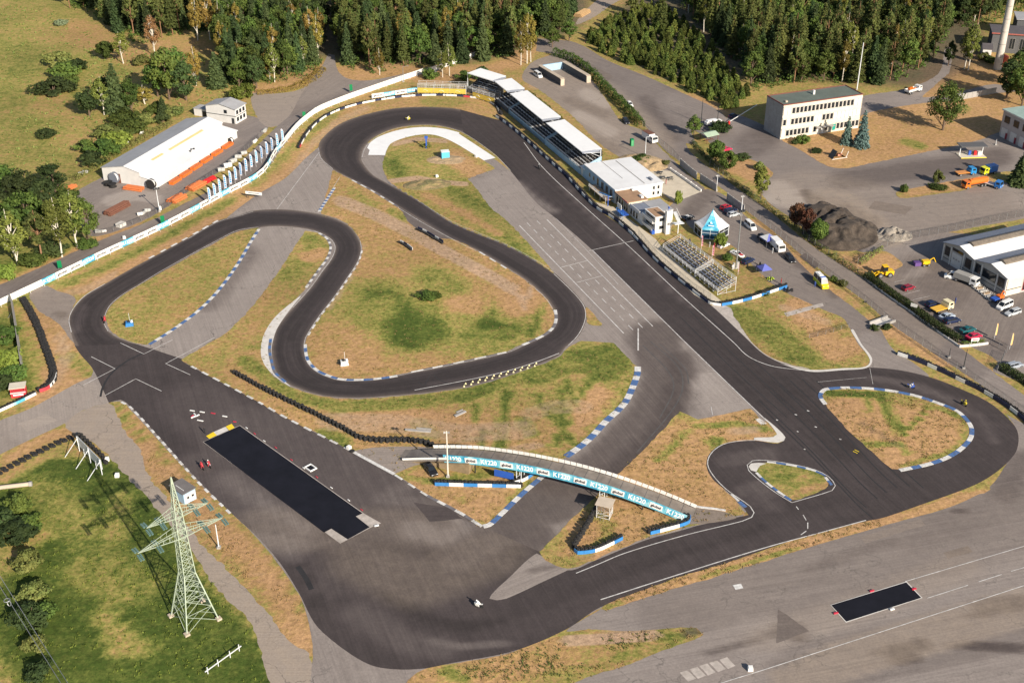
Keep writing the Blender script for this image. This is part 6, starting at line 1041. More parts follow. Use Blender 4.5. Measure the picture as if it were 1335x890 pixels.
for px, lb in (((140, 600), 'white concrete block at the right end of the billboard tyres'), ((153, 621), 'pale stone block lower down the gravel path verge'), ((569.5, 231), 'white box by the water tank in the hairpin infield'), ((621, 205), 'small white box at the right tip of the hairpin infield'), ((978, 873), 'white cube standing at the bottom edge beside the stone slabs'), ((455, 585), 'white round marker at the kerb of the paddock straight'), ((162, 311), 'white marker post standing on the service road')):
    t = thing('marker_block', lb, 'block', G(px[0], px[1]), R(random.uniform(0, 80))); part('block', lambda m: m.extr([(-.45, 0), (.45, 0), (.4, .75), (-.4, .75)], -.4, .4), WFENCE, t); part('top', lambda m: m.box((0, 0, .78), (.7, .6, .06)), WBELT, t)
t = thing('pipe_barrier', 'low white pipe railing lying along the grass near the pylon foot', 'railing', G(268, 880), heading((268, 880), (315, 846))); Lp = dist((268, 880), (315, 846)); part('rail', lambda m: m.bar((0, 0, .8), (Lp, 0, .8), .14), STEELW, t)
for x in (.5, Lp*.35, Lp*.68, Lp - .5): part('post', lambda m: m.bar((x, 0, 0), (x, 0, 1.5), .12), STEELW, t)
for px, rz, l in (((600, 540), 40, 3.0), ((545, 562), -8, 5.6)): t = thing('board_pile', 'weathered white boards lying in the dry grass of the middle island' if l > 5 else 'single white board box lying beside the shadow in the middle island', 'boards', G(*px), R(rz)); part('board', lambda m: m.box((0, 0, .2), (l, .6, .3)), GREYC, t); part('board', lambda m: m.box((.2*l, 1.0, .12), (l*.6, .35, .2)), GREYC, t)
t = thing('hydrant_block', 'pale concrete pipe section lying in the pylon field edge', 'pipe', G(14, 636), R(12)); part('pipe', lambda m: m.cyl((-4, 0, .45), (4, 0, .45), .45, .45, 10), TAN, t); part('collar', lambda m: m.cyl((3.6, 0, .45), (4.2, 0, .45), .55, .55, 10), GREYC, t)
# cone row painted along the bottom bend
cone = None
for k in range(11):
    for r in (0, 1):
        u = k/10; px = (606 + 92*u + (1 if r else -1), 502 - 26.5*u + (-1.7 if r else 1.7)); g = G(*px, .03)
        if cone is None:
            mb = MB(); mb.box((0, 0, .03), (.46, .46, .06)); mb.cyl((0, 0, .06), (0, 0, .36), .18, .05, 8); me = mb.mesh('traffic_cone', paint('pale_yellow_cone', (.74, .66, .36), .6, .1)); cone = link(bpy.data.objects.new('traffic_cone', me), None); o = cone
        else: o = link(cone.copy(), None)
        o.location = g; tag(o, 'pale yellow cone in the double row along the outer edge of the bottom bend', 'cone', 'double row of pale cones')
# ---------------------------------------------------------------- vehicles
random.seed(11)
TYREM = paint('tyre_rubber', (.02, .02, .02), .8); RIM = paint('alloy_rim', (.45, .46, .48), .35, .1, 1, .7); LAMP = paint('headlight_glass', (.70, .72, .74), .2); TAIL = paint('tail_light', (.40, .015, .015), .3)
def carpaint(c): return paint('car_%d_%d_%d' % tuple(int(x*255) for x in c), c, .28, .03, .5)
KINDS = dict(hatch=(3.95, 1.70, 1.48, .92, -1.9, .95, -1.45, .25), wagon=(4.6, 1.78, 1.50, .92, -2.2, .95, -1.95, .25), sedan=(4.5, 1.75, 1.44, .92, -1.6, .95, -.95, .25), van=(4.95, 1.90, 1.98, 1.12, -2.40, 1.75, -2.3, 1.05), suv=(4.4, 1.82, 1.70, 1.05, -2.1, .95, -1.9, .3), low=(4.3, 1.80, 1.28, .85, -1.5, .85, -.8, .1))
def wheel_mesh(r=.32, w=.22):
    mb = MB(); mb.cyl((0, -w/2, 0), (0, w/2, 0), r, r, 12, 0); mb.cyl((0, -w/2 - .01, 0), (0, w/2 + .01, 0), r*.62, r*.62, 10, 1); return mb.mesh('wheel', [TYREM, RIM])
WH = {}
def add_wheels(t, xs, y, r=.32):
    if r not in WH: WH[r] = wheel_mesh(r, r*.7)
    for x in xs:
        for s in (-1, 1): o = link(bpy.data.objects.new('wheel', WH[r]), t); o.location = (x, s*y, r)
def car(label, kind, px, toward, col, cat='car', roofcol=None, group=None, extra=None):
    L, W, H, zb, c0, c1x, r0, r1 = KINDS[kind]; g = G(*px); a = heading(px, toward); w = W/2
    t = thing('parked_car' if cat == 'car' else cat.replace(' ', '_'), label, cat, g, a, group)
    st = [(-L/2, .86, zb - .06), (-L/2 + .12, .95, zb), (-L*.25, 1, zb + .02), (c1x - .15, 1, zb), (L/2 - .55, .97, zb - .14 if kind != 'van' else zb - .08), (L/2 - .1, .90, zb - .30), (L/2, .80, zb - .42)]
    vs, fs = [], []
    for x, f, z in st:
        ww = w*f; vs += [(x, -ww*.94, .20), (x, -ww, .42), (x, -ww, z - .16), (x, -ww*.88, z), (x, ww*.88, z), (x, ww, z - .16), (x, ww, .42), (x, ww*.94, .20)]
    for k in range(len(st) - 1):
        for j in range(8): fs.append((k*8 + j, k*8 + (j+1) % 8, (k+1)*8 + (j+1) % 8, (k+1)*8 + j))
    fs += [tuple(range(8)), tuple(range(len(st)*8 - 1, len(st)*8 - 9, -1))]
    part('body', lambda m: m.add(vs, fs), carpaint(col), t)
    b = [(c0, -w*.86), (c1x, -w*.84), (c1x, w*.84), (c0, w*.86)]; tp = [(r0, -w*.68), (r1, -w*.68), (r1, w*.68), (r0, w*.68)]
    part('windows', lambda m: m.add([(x, y, zb - .02) for x, y in b] + [(x, y, H - .08) for x, y in tp], [(0, 1, 5, 4), (1, 2, 6, 5), (2, 3, 7, 6), (3, 0, 4, 7), (4, 5, 6, 7)]), GLASS, t)
    part('roof', lambda m: (m.add([(r0 - .03, -w*.70, H - .09), (r1 + .03, -w*.70, H - .09), (r1 + .03, w*.70, H - .09), (r0 - .03, w*.70, H - .09), (r0 + .12, -w*.56, H), (r1 - .12, -w*.56, H), (r1 - .12, w*.56, H), (r0 + .12, w*.56, H)], [(0, 1, 5, 4), (1, 2, 6, 5), (2, 3, 7, 6), (3, 0, 4, 7), (4, 5, 6, 7), (3, 2, 1, 0)]), [m.bar((x0, s*w*.86, zb), (x1, s*w*.70, H - .08), .07) for s in (-1, 1) for x0, x1 in ((c0, r0), (c1x, r1), ((c0 + c1x)/2 - .2, (r0 + r1)/2 - .1))]), carpaint(roofcol or col), t)
    for s in (-1, 1): part('headlight', lambda m: m.box((L/2 - .09, s*w*.60, zb - .40), (.16, .34, .16)), LAMP, t); part('tail_light', lambda m: m.box((-L/2 + .02, s*w*.68, zb - .2), (.08, .22, .22)), TAIL, t)
    add_wheels(t, (-L*.29, L*.31), w*.90, .31)
    if extra: extra(t, L, W, H, zb)
    return t
RC, DB, SV, WT, BK, TL_ = (.42, .015, .03), (.012, .02, .06), (.42, .44, .46), (.72, .72, .71), (.014, .014, .016), (.01, .09, .10)
pg = 'cars parked in the paddock'; fg = 'cars parked at the factory'
car('bright red hatchback parked first in the row beside the grey wall', 'hatch', (946, 272), (953, 269), RC, group=pg)
car('dark blue wagon parked between the red hatchback and the silver car', 'wagon', (952, 276.5), (960, 274), DB, group=pg); car('pale silver hatchback at the near end of the row beside the grey wall', 'hatch', (956, 281.5), (964, 279.5), SV, group=pg)
car('black open topped car parked in the shade beside the control tower', 'low', (897, 285.5), (905, 283), BK, roofcol=(.5, .5, .5), group=pg)
car('white people carrier parked alone along the paddock fence', 'van', (978, 297), (985, 303), WT, cat='van', group='vans in the paddock')
def stripes(t, L, W, H, zb): part('stripe', lambda m: m.box((.3, 0, H + .01), (1.0, .5, .02)), INK, t); part('wing', lambda m: m.box((-L/2 + .1, 0, zb + .32), (.25, W*.8, .05)), INK, t)
def stripes2(t, L, W, H, zb): part('stripe', lambda m: m.box((1.35, 0, zb - .02), (1.2, .9, .05)), RED, t); part('wing', lambda m: m.box((-L/2 + .1, 0, zb + .35), (.3, W*.8, .05)), GREENP, t)
car('white and black race car on the grass beside the pavilion tent', 'hatch', (943, 321.5), (952, 318), WT, roofcol=(.02, .02, .03), group='race cars on show', extra=stripes)
car('white race car with red bonnet stripe near the tall mast', 'low', (961, 333), (970, 337), WT, group='race cars on show', extra=stripes2)
car('dark blue car in the shade of the blue gazebo near the pink flag', 'wagon', (975, 342), (983, 338), DB, group=pg); car('black estate car parked behind the white motor home', 'wagon', (1029.5, 339), (1035, 344.5), BK, group=pg)
car('black car standing beneath the striped blue gazebo', 'suv', (995, 314), (1003, 320), BK, group=pg); car('dark car parked on the grass at the left end of the bridge', 'sedan', (561.5, 614), (566, 620), BK, group=None)
car('dark red hatchback at the far end of the clipped hedge', 'hatch', (1184, 377), (1192, 374.5), (.22, .015, .03), group=fg); car('dark blue hatchback beside the cream recovery truck', 'hatch', (1215, 398.5), (1223, 396), DB, group=fg)
car('silver blue saloon between the recovery truck and the navy wagon', 'sedan', (1234, 414.5), (1243, 412), (.36, .42, .50), group=fg); car('navy wagon parked by the silver blue saloon along the hedge', 'wagon', (1241, 420), (1250, 418), DB, group=fg)
car('teal saloon next to the crimson car by the factory entrance', 'sedan', (1261, 432), (1270, 429.5), TL_, group=fg); car('crimson car parked behind the small white entrance sign', 'sedan', (1269, 440.5), (1278, 438), (.45, .02, .06), group=fg)
car('white small van parked near the red and blue machine', 'van', (1309, 401), (1302, 404), WT, cat='van', group=fg); car('pale silver wagon parked below the white small van', 'wagon', (1320, 409.5), (1312, 412), SV, group=fg); car('silver blue wagon parked behind the hedge below the open gate', 'wagon', (1322, 478.5), (1331, 476), (.30, .33, .38), group=fg)
car('white van nose to tail at the left end of the factory wall', 'van', (1243, 363), (1236, 362), WT, cat='van', group=fg)
car('bright red car on the depot yard beside the round bushes', 'sedan', (946, 196.5), (953, 195), (.50, .02, .07), group=None); car('small dark car in the shade of the office block gate', 'hatch', (956, 153), (962, 151), DB, group=None); car('white car parked by the hedge along the public road', 'hatch', (821, 138), (825, 142), WT, group=None); car('dark estate car in the shade of the car park hedge', 'wagon', (816, 160), (822, 167), BK, group=None)
# ambulance
def amb(t, L, W, H, zb):
    part('side_panel', lambda m: (m.box((-.4, -W/2 - .01, .85), (3.2, .04, .7)), m.box((-.4, W/2 + .01, .85), (3.2, .04, .7))), paint('lime_panel', (.45, .60, .03), .5, .05), t); part('light_bar', lambda m: m.box((.7, 0, H + .08), (.35, 1.3, .16)), BLUE, t); part('roof_pod', lambda m: m.box((-1.0, 0, H + .06), (1.6, 1.0, .14)), WBELT, t)
KINDS['ambulance'] = (6.0, 2.1, 2.6, 1.35, -2.95, 2.2, -2.9, 1.5)
car('yellow ambulance with white roof on the paddock road', 'ambulance', (1070, 371), (1078, 379.5), (.80, .62, .02), cat='ambulance', roofcol=(.75, .75, .72), extra=amb)
# lorries, campers and machines
def truck(label, px, toward, cab, load, kind, L=7.0, cat='truck', loadmat=None, name='lorry', group=None, W=2.3, z=0.0):
    g = G(*px); t = thing(name, label, cat, Vector((g.x, g.y, z)), heading(px, toward), group); cabm = carpaint(cab); c = L/2
    part('chassis', lambda m: m.box((-.2, 0, .75), (L - .8, .9, .3)), DARKM, t)
    part('cab', lambda m: m.extr([(c - 1.9, .55), (c, .55), (c, 1.5), (c - .25, 2.45), (c - 1.9, 2.5)], -W/2, W/2), cabm, t); part('windscreen', lambda m: m.extr([(c - .02, 1.55), (c + .03, 1.52), (c - .2, 2.34), (c - .25, 2.34)], -W*.43, W*.43), GLASS, t)
    for s in (-1, 1): part('side_window', lambda m: m.box((c - .9, s*(W/2 + .01), 1.95), (1.0, .05, .6)), GLASS, t); part('headlight', lambda m: m.box((c + .02, s*W*.36, .95), (.06, .35, .22)), LAMP, t)
    l0, l1 = -c, c - 2.1; lm = loadmat or carpaint(load); mid, ln = (l0 + l1)/2, l1 - l0
    if kind == 'tank': part('tank', lambda m: (m.cyl((l0, 0, 1.85), (l1, 0, 1.85), .98, .98, 14), m.cyl((l0 - .15, 0, 1.85), (l0, 0, 1.85), .6, .98, 14), m.box((mid, 0, 2.86), (ln*.7, .5, .1))), lm, t)
    elif kind == 'box': part('box_body', lambda m: m.box((mid, 0, 1.85), (ln, W, 2.0)), lm, t)
    elif kind == 'tarp': part('tarpaulin', lambda m: m.extr([(l0, 1.0), (l1, 1.0), (l1, 2.4), (l1 - .1, 2.55), (l0 + .1, 2.55), (l0, 2.4)], -W/2, W/2), lm, t)
    elif kind == 'flat': part('flat_bed', lambda m: m.box((mid, 0, 1.05), (ln, W, .2)), lm, t); part('headboard', lambda m: m.box((l1 - .05, 0, 1.5), (.1, W, .8)), cabm, t)
    elif kind == 'tip': part('tipper_body', lambda m: (m.box((mid, 0, 1.1), (ln, W, .15)), [m.box((mid, s*(W/2 - .05), 1.5), (ln, .1, .8)) for s in (-1, 1)], m.box((l0 + .05, 0, 1.5), (.1, W - .2, .8))), lm, t)
    add_wheels(t, [c - 1.0, l0 + 1.0] + ([l0 + 2.2] if L > 7.5 else []), W/2 - .16, .48); return t
truck('orange tanker lorry parked on the dry traffic island edge', (1270, 243.5), (1255, 246), (.66, .16, .02), (.66, .15, .02), 'tank', 8.6); truck('blue cab lorry with pale flat bed behind the orange tanker', (1291, 243), (1302, 246), (.03, .16, .46), (.55, .53, .5), 'flat', 7.0); truck('blue cab lorry carrying an orange flat bed beside the petrol station', (1258, 228), (1268, 227), (.02, .22, .50), (.62, .26, .06), 'flat', 6.4); truck('yellow cab lorry parked against a blue skip', (1288, 226.5), (1280, 228), (.70, .68, .03), (.05, .16, .45), 'box', 5.4)
truck('white lorry carrying an orange load on the lane behind the office block', (1190, 121), (1200, 118), (.74, .74, .72), (.70, .69, .66), 'tip', 7.6); o = part('load', lambda m: (m.cyl((-3, -.4, 1.6), (.8, -.4, 1.6), .4, .4, 8), m.box((-1, .5, 1.7), (2.2, .8, .9))), ORANGE, bpy.data.objects[[x.name for x in bpy.data.objects if x.get('label', '').startswith('white lorry carrying')][0]])
truck('white lorry with grey tarpaulin parked along the factory wall', (1259, 369), (1270, 373), (.75, .75, .74), (.33, .32, .30), 'tarp', 6.6); truck('cream recovery truck with yellow bed parked beside the hedge', (1227, 405), (1237, 402), (.70, .62, .40), (.72, .42, .05), 'flat', 6.0)
truck('white box van with open side standing beside the striped gazebo', (1013, 325), (1020, 331.5), (.75, .75, .74), (.75, .75, .74), 'box', 5.8, cat='van', name='box_van', W=2.1)
truck('old white bus with rusty roof parked by the car park fence', (847, 184), (854, 188), (.70, .70, .68), (.72, .72, .72), 'box', 6.6, cat='bus', name='old_bus'); part('roof', lambda m: m.box((-1, 0, 2.92), (4.6, 2.3, .08)), RUST, bpy.data.objects[[x.name for x in bpy.data.objects if x.get('label', '').startswith('old white bus')][0]])
car('white camper van standing beside the open silo wall', 'van', (701.5, 100), (706, 103), WT, cat='van', group=None); t = thing('wheel_loader', 'yellow wheel loader parked at the far end of the clipped hedge', 'loader', G(1152, 360), heading((1152, 360), (1140, 361)))
YM = paint('machine_yellow', (.74, .45, .01), .45, .1); part('body', lambda m: (m.box((-1.2, 0, 1.25), (2.4, 1.9, 1.1)), m.box((1.2, 0, 1.0), (1.4, 1.3, .7))), YM, t); part('cab', lambda m: m.extr([(-.6, 1.8), (.8, 1.8), (.6, 3.1), (-.6, 3.1)], -.75, .75), GLASS, t); part('cab_roof', lambda m: m.box((0, 0, 3.16), (1.5, 1.7, .12)), YM, t); part('loader_arm', lambda m: [m.bar((1.0, s*.5, 1.5), (3.0, s*.5, .7), .22) for s in (-1, 1)], YM, t); part('bucket', lambda m: m.extr([(2.9, .2), (3.8, .2), (3.7, .4), (3.2, .5), (3.1, 1.2), (2.9, 1.2)], -1.3, 1.3), YM, t); add_wheels(t, (-1.3, 1.4), .95, .72)
t = thing('small_machine', 'small red and blue site machine standing by the factory corner', 'machine', G(1300, 392), R(30)); part('engine', lambda m: m.box((.8, 0, 1.0), (1.8, 1.3, 1.0)), ORANGE, t); part('platform', lambda m: m.box((-1.0, 0, .9), (1.9, 1.6, .5)), BLUE, t); part('boom', lambda m: (m.bar((1.0, 0, 1.5), (2.2, .3, 2.3), .2), m.bar((2.2, .3, 2.3), (3.2, .3, 1.0), .16)), ORANGE, t); add_wheels(t, (-1.1, 1.0), .75, .42)
t = thing('yellow_digger', 'small yellow and purple digger in the corner by the mesh fence', 'digger', G(1206, 346), R(10)); part('body', lambda m: m.box((0, 0, 1.1), (2.0, 1.4, 1.0)), YM, t); part('boom', lambda m: (m.bar((.8, 0, 1.4), (2.2, 0, 2.2), .2), m.bar((2.2, 0, 2.2), (3.0, 0, .8), .18)), YM, t); part('tarp', lambda m: m.box((-2.2, .4, .6), (1.8, 1.4, 1.0)), paint('purple_tarp', (.12, .06, .22), .6, .1), t); add_wheels(t, (-.7, .7), .75, .4)
for k in range(6): u = k/5; t = thing('stillage', 'pale stillage frame in the slanting row along the factory wall', 'stillage', G(1272 + 22*u, 374 + 17*u), R(24), 'stillages along the factory wall'); part('frame', lambda m: (m.box((0, 0, .25), (2.4, .9, .14)), [m.bar((x, y, 0), (x, y, 1.0), .08) for x in (-1.1, 1.1) for y in (-.4, .4)]), WFENCE, t); part('load', lambda m: m.box((0, 0, .5), (2.0, .7, .36)), WOOD if k % 2 else GREYC, t)
t = thing('portable_toilet', 'bright green portable toilet in the gravel car park', 'toilet', G(823.5, 190), R(20)); part('cabin', lambda m: m.box((0, 0, 1.15), (1.1, 1.1, 2.3)), GREENP, t); part('roof', lambda m: m.box((0, 0, 2.36), (1.2, 1.2, .12)), GREENP, t); part('door', lambda m: m.box((0, -.57, 1.1), (.8, .04, 1.9)), paint('pale_green_door', (.08, .32, .14), .5), t)
# petrol station, gatehouse, display
t = thing('petrol_station', 'flat roofed open petrol station canopy on a pale island in the depot yard', 'canopy', G(1266, 203), R(4)); part('plinth', lambda m: m.box((0, 0, .1), (8.6, 4.6, .2)), CREAM, t); part('roof', lambda m: m.box((0, .6, 3.6), (9, 4.2, .25)), DKGREY, t); part('fuel_pump', lambda m: m.box((1.2, 0, .95), (.9, .6, 1.5)), RED, t); part('fuel_pump', lambda m: m.box((-.6, .2, .95), (.8, .6, 1.5)), BLUE, t); part('kerb', lambda m: m.box((0, -2.33, .12), (8.6, .08, .24)), YEL, t); part('locker', lambda m: m.box((2.8, .3, .8), (1.4, 1.2, 1.2)), WHITEW, t)
for x in (-3.8, 3.8): part('post', lambda m: m.bar((x, .5, .2), (x, .5, 3.5), .22), STEELW, t)
t = thing('gatehouse_shelter', 'small open shelter with pale green pitched roof beside the depot entrance', 'shelter', G(924, 184), R(30)); part('roof', lambda m: (slope(m, -2.2, 2.5, 0, 3.2, -2.6, 2.6), slope(m, .02, 3.2, 2.2, 2.5, -2.6, 2.6)), paint('pale_green_sheet', (.36, .46, .34), .6, .12), t); part('post', lambda m: [m.bar((x, y, 0), (x, y, 2.5), .14) for x in (-2.3, 2.3) for y in (-1.9, 1.9)], RUST, t); part('bench', lambda m: m.box((0, 0, .5), (3.5, .6, .1)), RUST, t)
t = thing('gate_barrier', 'long white barrier pole raised beside the depot entrance', 'barrier', G(950, 163), R(38)); part('pole', lambda m: m.bar((0, 0, 1.1), (14, 0, 4.4), .16), WBELT, t); part('stand', lambda m: m.box((0, 0, .7), (.7, .5, 1.4)), RED, t)
t = thing('white_boat_trailer', 'white covered trailer behind the gatehouse hedge', 'trailer', G(929, 163), R(25)); part('hull', lambda m: m.extr([(-3, .6), (2.2, .6), (3.4, 1.5), (-3, 1.5)], -.9, .9), WFENCE, t); part('cover', lambda m: m.extr([(-2.8, 1.5), (2.6, 1.5), (1.4, 2.1), (-2.4, 2.1)], -.7, .7), WROOF, t); add_wheels(t, (-.6,), .95, .34)
t = thing('lawn_display', 'small tilted white and dark display pavilion on the dry lawn before the office', 'display', G(1091, 205), R(20)); part('panel', lambda m: m.add([(-2.6, -1.4, 0), (-1.0, -1.4, 2.6), (-1.0, 1.4, 2.6), (-2.6, 1.4, 0)], [(0, 1, 2, 3)]), DARKM, t); part('panel', lambda m: m.add([(2.8, -1.4, 0), (-.9, -1.4, 2.5), (-.9, 1.4, 2.5), (2.8, 1.4, 0)], [(3, 2, 1, 0)]), WFENCE, t); part('frame', lambda m: (m.bar((2.4, -1.5, 0), (3.2, -1.5, 2.2), .14), m.bar((2.4, 1.5, 0), (3.2, 1.5, 2.2), .14), m.bar((-2.8, -1.5, .1), (3, -1.5, .1), .14)), WFENCE, t); part('inset', lambda m: m.box((.6, -.3, 1.0), (1.6, .9, .7)), paint('terracotta', (.46, .22, .14), .8), t)
t = thing('entrance_sign', 'small white entrance sign on posts in front of the crimson car', 'sign', G(1270, 449.5), R(8)); part('panel', lambda m: m.box((0, 0, 1.5), (2.0, .1, .8)), WBELT, t); part('stripe', lambda m: m.box((0, -.06, 1.5), (1.5, .03, .25)), RED, t); part('post', lambda m: [m.bar((x, .06, 0), (x, .06, 1.9), .08) for x in (-.8, .8)], STEELW, t)
t = thing('hedge_sign', 'small pale sign board above the middle of the clipped hedge', 'sign', G(1190, 407), R(-40)); part('panel', lambda m: m.box((0, 0, 2.0), (1.7, .1, .9)), WFENCE, t); part('post', lambda m: [m.bar((x, .06, 0), (x, .06, 2.4), .08) for x in (-.6, .6)], STEELW, t)
# ---------------------------------------------------------------- gazebos, flags
def gazebo(label, px, m1, m2, rz, s=3.0, group='pop up gazebos'):
    t = thing('gazebo', label, 'gazebo', G(*px), rz, group); h = s/2; C = [(-h, -h), (h, -h), (h, h), (-h, h)]
    for k in range(4): p, q = C[k], C[(k+1) % 4]; part('roof_panel', lambda m: m.add([(*p, 2.1), (*q, 2.1), (0, 0, 3.3)], [(0, 1, 2)]), m1 if k % 2 == 0 else m2, t); part('valance', lambda m: m.add([(*p, 1.85), (*q, 1.85), (*q, 2.1), (*p, 2.1)], [(0, 1, 2, 3)]), m1, t)
    for p in C: part('leg', lambda m: m.bar((*p, 0), (*p, 2.1), .06), STEEL, t)
VIO = paint('violet_blue_fabric', (.10, .12, .40), .7, .1)
gazebo('violet blue gazebo near the end of the bright blue barrier', (995.5, 358), VIO, VIO, R(20)); gazebo('striped blue and white gazebo beside the white box van', (1001, 318.5), VIO, WROOF, R(25), 3.6)
def flag(label, px, h, m, group, name='feather_flag', rz=0.0, dbl=False):
    t = thing(name, label, 'flag', G(*px), rz, group); part('pole', lambda k: k.cyl((0, 0, 0), (0, 0, h), .045, .025, 6), STEELW, t)
    w = h*.13; o = part('banner', lambda k: k.add([(.05, .0, h*.25), (.05, .0, h), (w*.6, .12, h*.98), (w, .2, h*.85), (w*1.05, .1, h*.55), (w*.9, 0, h*.25), (.05, .05, h*.25), (.05, .05, h), (w*.6, .17, h*.98), (w, .25, h*.85), (w*1.05, .15, h*.55), (w*.9, .05, h*.25)], [(0, 1, 2, 3, 4, 5), (11, 10, 9, 8, 7, 6)]), m, t)
    if dbl: part('marks', lambda k: [k.box((w*.5, -.02, h*z), (w*.6, .02, h*.08)) for z in (.38, .5, .62, .74, .85)], BINK if dbl == 1 else INK, o)
    return t
for k in range(15): u = k/14; flag('tall white feather flag with blue marks in the row along the pipe yard fence', (273 + 95*u, 268 - 78*u), 5.9, paint('flag_cloth', (.52, .53, .60), .7, .1), 'row of white feather flags', rz=R(random.uniform(-30, 30)), dbl=1)  # white cloth toned grey-blue, its backlit shade painted into the colour
flag('pink feather flag nearest the pavilion tent steps', (914, 325), 4.2, PINKB, 'pink feather flags', rz=R(30), dbl=2); flag('pink feather flag in the middle of the scaffold grandstand back', (928, 337), 4.0, PINKB, 'pink feather flags', rz=R(10), dbl=2); flag('pink feather flag at the foot of the tall mast', (962, 358), 3.6, PINKB, 'pink feather flags', rz=R(50), dbl=2)
ORF = paint('amber_flag_fabric', (.70, .44, .16), .6, .1)
flag('amber flag beside the open factory gate', (1296, 442), 4.4, ORF, 'amber factory flags', 'banner_flag', R(20)); flag('amber flag farther right inside the factory lot', (1316, 455), 4.4, ORF, 'amber factory flags', 'banner_flag', R(20))
# ---------------------------------------------------------------- pipe yard
PIPEO = paint('orange_pipe', (.55, .16, .05), .6, .2, 1.0)
for k in range(6): u = k/5; t = thing('orange_crate', 'orange steel crate in the row along the storage hall wall', 'crate', G(229 + 68*u, 237.5 - 46*u), R(69.5), 'orange crates along the hall wall'); part('crate', lambda m: m.box((0, 0, .5), (5.0, 1.5, .9)), ORANGE, t); part('rim', lambda m: (m.box((0, -.78, .92), (5.1, .1, .14)), m.box((0, .78, .92), (5.1, .1, .14)), m.box((0, -.79, .5), (.2, .12, .9))), PIPEO, t)
def pipes(label, px, rz, n, L, r, mat, rows=2):
    t = thing('pipe_stack', label, 'pipe stack', G(*px), rz, 'stacks of pipes in the yard')
    for j in range(rows):
        for k in range(n - j): part('pipe', lambda m: m.cyl((-L/2 + random.uniform(-.3, .3), (k - (n-1)/2 + j*.5)*r*2.05, r + j*r*1.75), (L/2 + random.uniform(-.3, .3), (k - (n-1)/2 + j*.5)*r*2.05, r + j*r*1.75), r, r, 7), mat, t)
    part('bearer', lambda m: [m.box((x, 0, .06), (.25, n*r*2.2, .14)) for x in (-L*.35, L*.35)], WOOD, t)
pipes('orange pipe stack on pale slabs before the hall door', (175, 247), R(-18), 5, 6, .28, PIPEO); pipes('orange red pipe stack by the yard mast', (231, 260.5), R(62), 6, 5.5, .3, PIPEO); pipes('long orange red pipe stack nearest the row of flags', (256, 244), R(62), 6, 6.5, .3, PIPEO); pipes('dark rusty steel stack in the middle of the yard', (153, 274), R(64), 6, 9, .26, RUST, 3); pipes('small orange pipe stack at the yard corner near the trees', (90, 247), R(66), 4, 5, .26, PIPEO); pipes('rusty red pipes in the shade beside the flags', (273, 236), R(62), 4, 5, .26, RED)
def reel(label, px, rz, r=1.2, lay=False, mat=None):
    t = thing('cable_reel', label, 'cable reel', G(*px), rz, 'cable reels in the pipe yard'); mat = mat or BLK
    ax = Vector((0, 0, 1)) if lay else Vector((1, 0, 0)); c = Vector((0, 0, .5 if lay else r))
    for s in (-1, 1): part('flange', lambda m: m.cyl(c + ax*s*.45, c + ax*s*.55, r, r, 16), mat, t)
    part('coil', lambda m: m.cyl(c - ax*.45, c + ax*.45, r*.72, r*.72, 16), WFENCE if not lay else mat, t)
reel('big dark cable reel standing at the hall corner', (198, 246), R(70), 1.6); reel('big blue rimmed cable reel standing left of the rusty door', (150, 238.5), R(60), 1.8, mat=BGREY); reel('dark cable drum lying on the yard beside the blue rimmed reel', (141, 241), 0, 1.5, True); reel('second dark cable drum lying in front of the hall gable', (147, 243.5), 0, 1.3, True); reel('small dark reel at the far end of the orange crates', (301, 187), R(60), 1.0)
for k, (px, s) in enumerate((q_, z_*.72) for q_, z_ in [((183, 281), 1.1), ((188, 279), 1.0), ((193, 276.5), 1.2), ((129, 304), 1.2), ((136, 303), .9), ((105, 228), 1.0), ((112, 226), 1.1), ((289, 224), 1.5), ((297, 219), 1.8), ((304, 213), 1.7), ((311, 207), 1.5), ((318, 202), 1.4), ((333, 186), 1.2), ((346, 172), 1.3), ((150, 197), 1.2), ((165, 188), 1.1), ((185, 175), 1.0)]):
    t = thing('white_bale', 'pale wrapped bale stacked at the edge of the pipe yard', 'bale', G(*px), R(random.uniform(0, 90)), 'wrapped bales around the pipe yard'); part('bale', lambda m: (m.cyl((-s, 0, s*.7), (s, 0, s*.7), s*.7, s*.6, 9), m.cyl((-s*.6, s*.9, s*.4), (s*.7, s*.7, s*.5), s*.45, s*.4, 8)), WFENCE if k % 4 == 0 else paint('cream_wrap', (.42, .42, .40), .7, .25), t); part('strap', lambda m: m.cyl((-.08, 0, s*.7), (.08, 0, s*.7), s*.71, s*.70, 9), GREYC, t)
t = thing('white_container', 'white slatted crate beside the yard fence', 'crate', G(158, 295), R(62)); part('crate', lambda m: m.box((0, 0, .6), (2.4, 1.8, 1.1)), WFENCE, t); part('slat', lambda m: [m.box((x, 0, 1.2), (.12, 1.9, .1)) for x in (-1, -.5, 0, .5, 1)], GREYC, t)
for px, lb in (((268, 52), None),): pass
t = thing('log_pile', 'pile of pale logs beside the forest track', 'log pile', G(764, 20), R(62))
for j in range(3):
    for k in range(7 - j): part('log', lambda m: m.cyl((-5, (k + j*.5)*.62, .3 + j*.52), (5, (k + j*.5)*.62, .3 + j*.52), .3, .28, 7), paint('pale_log', (.42, .27, .13), .9, .25, 1.0), t)
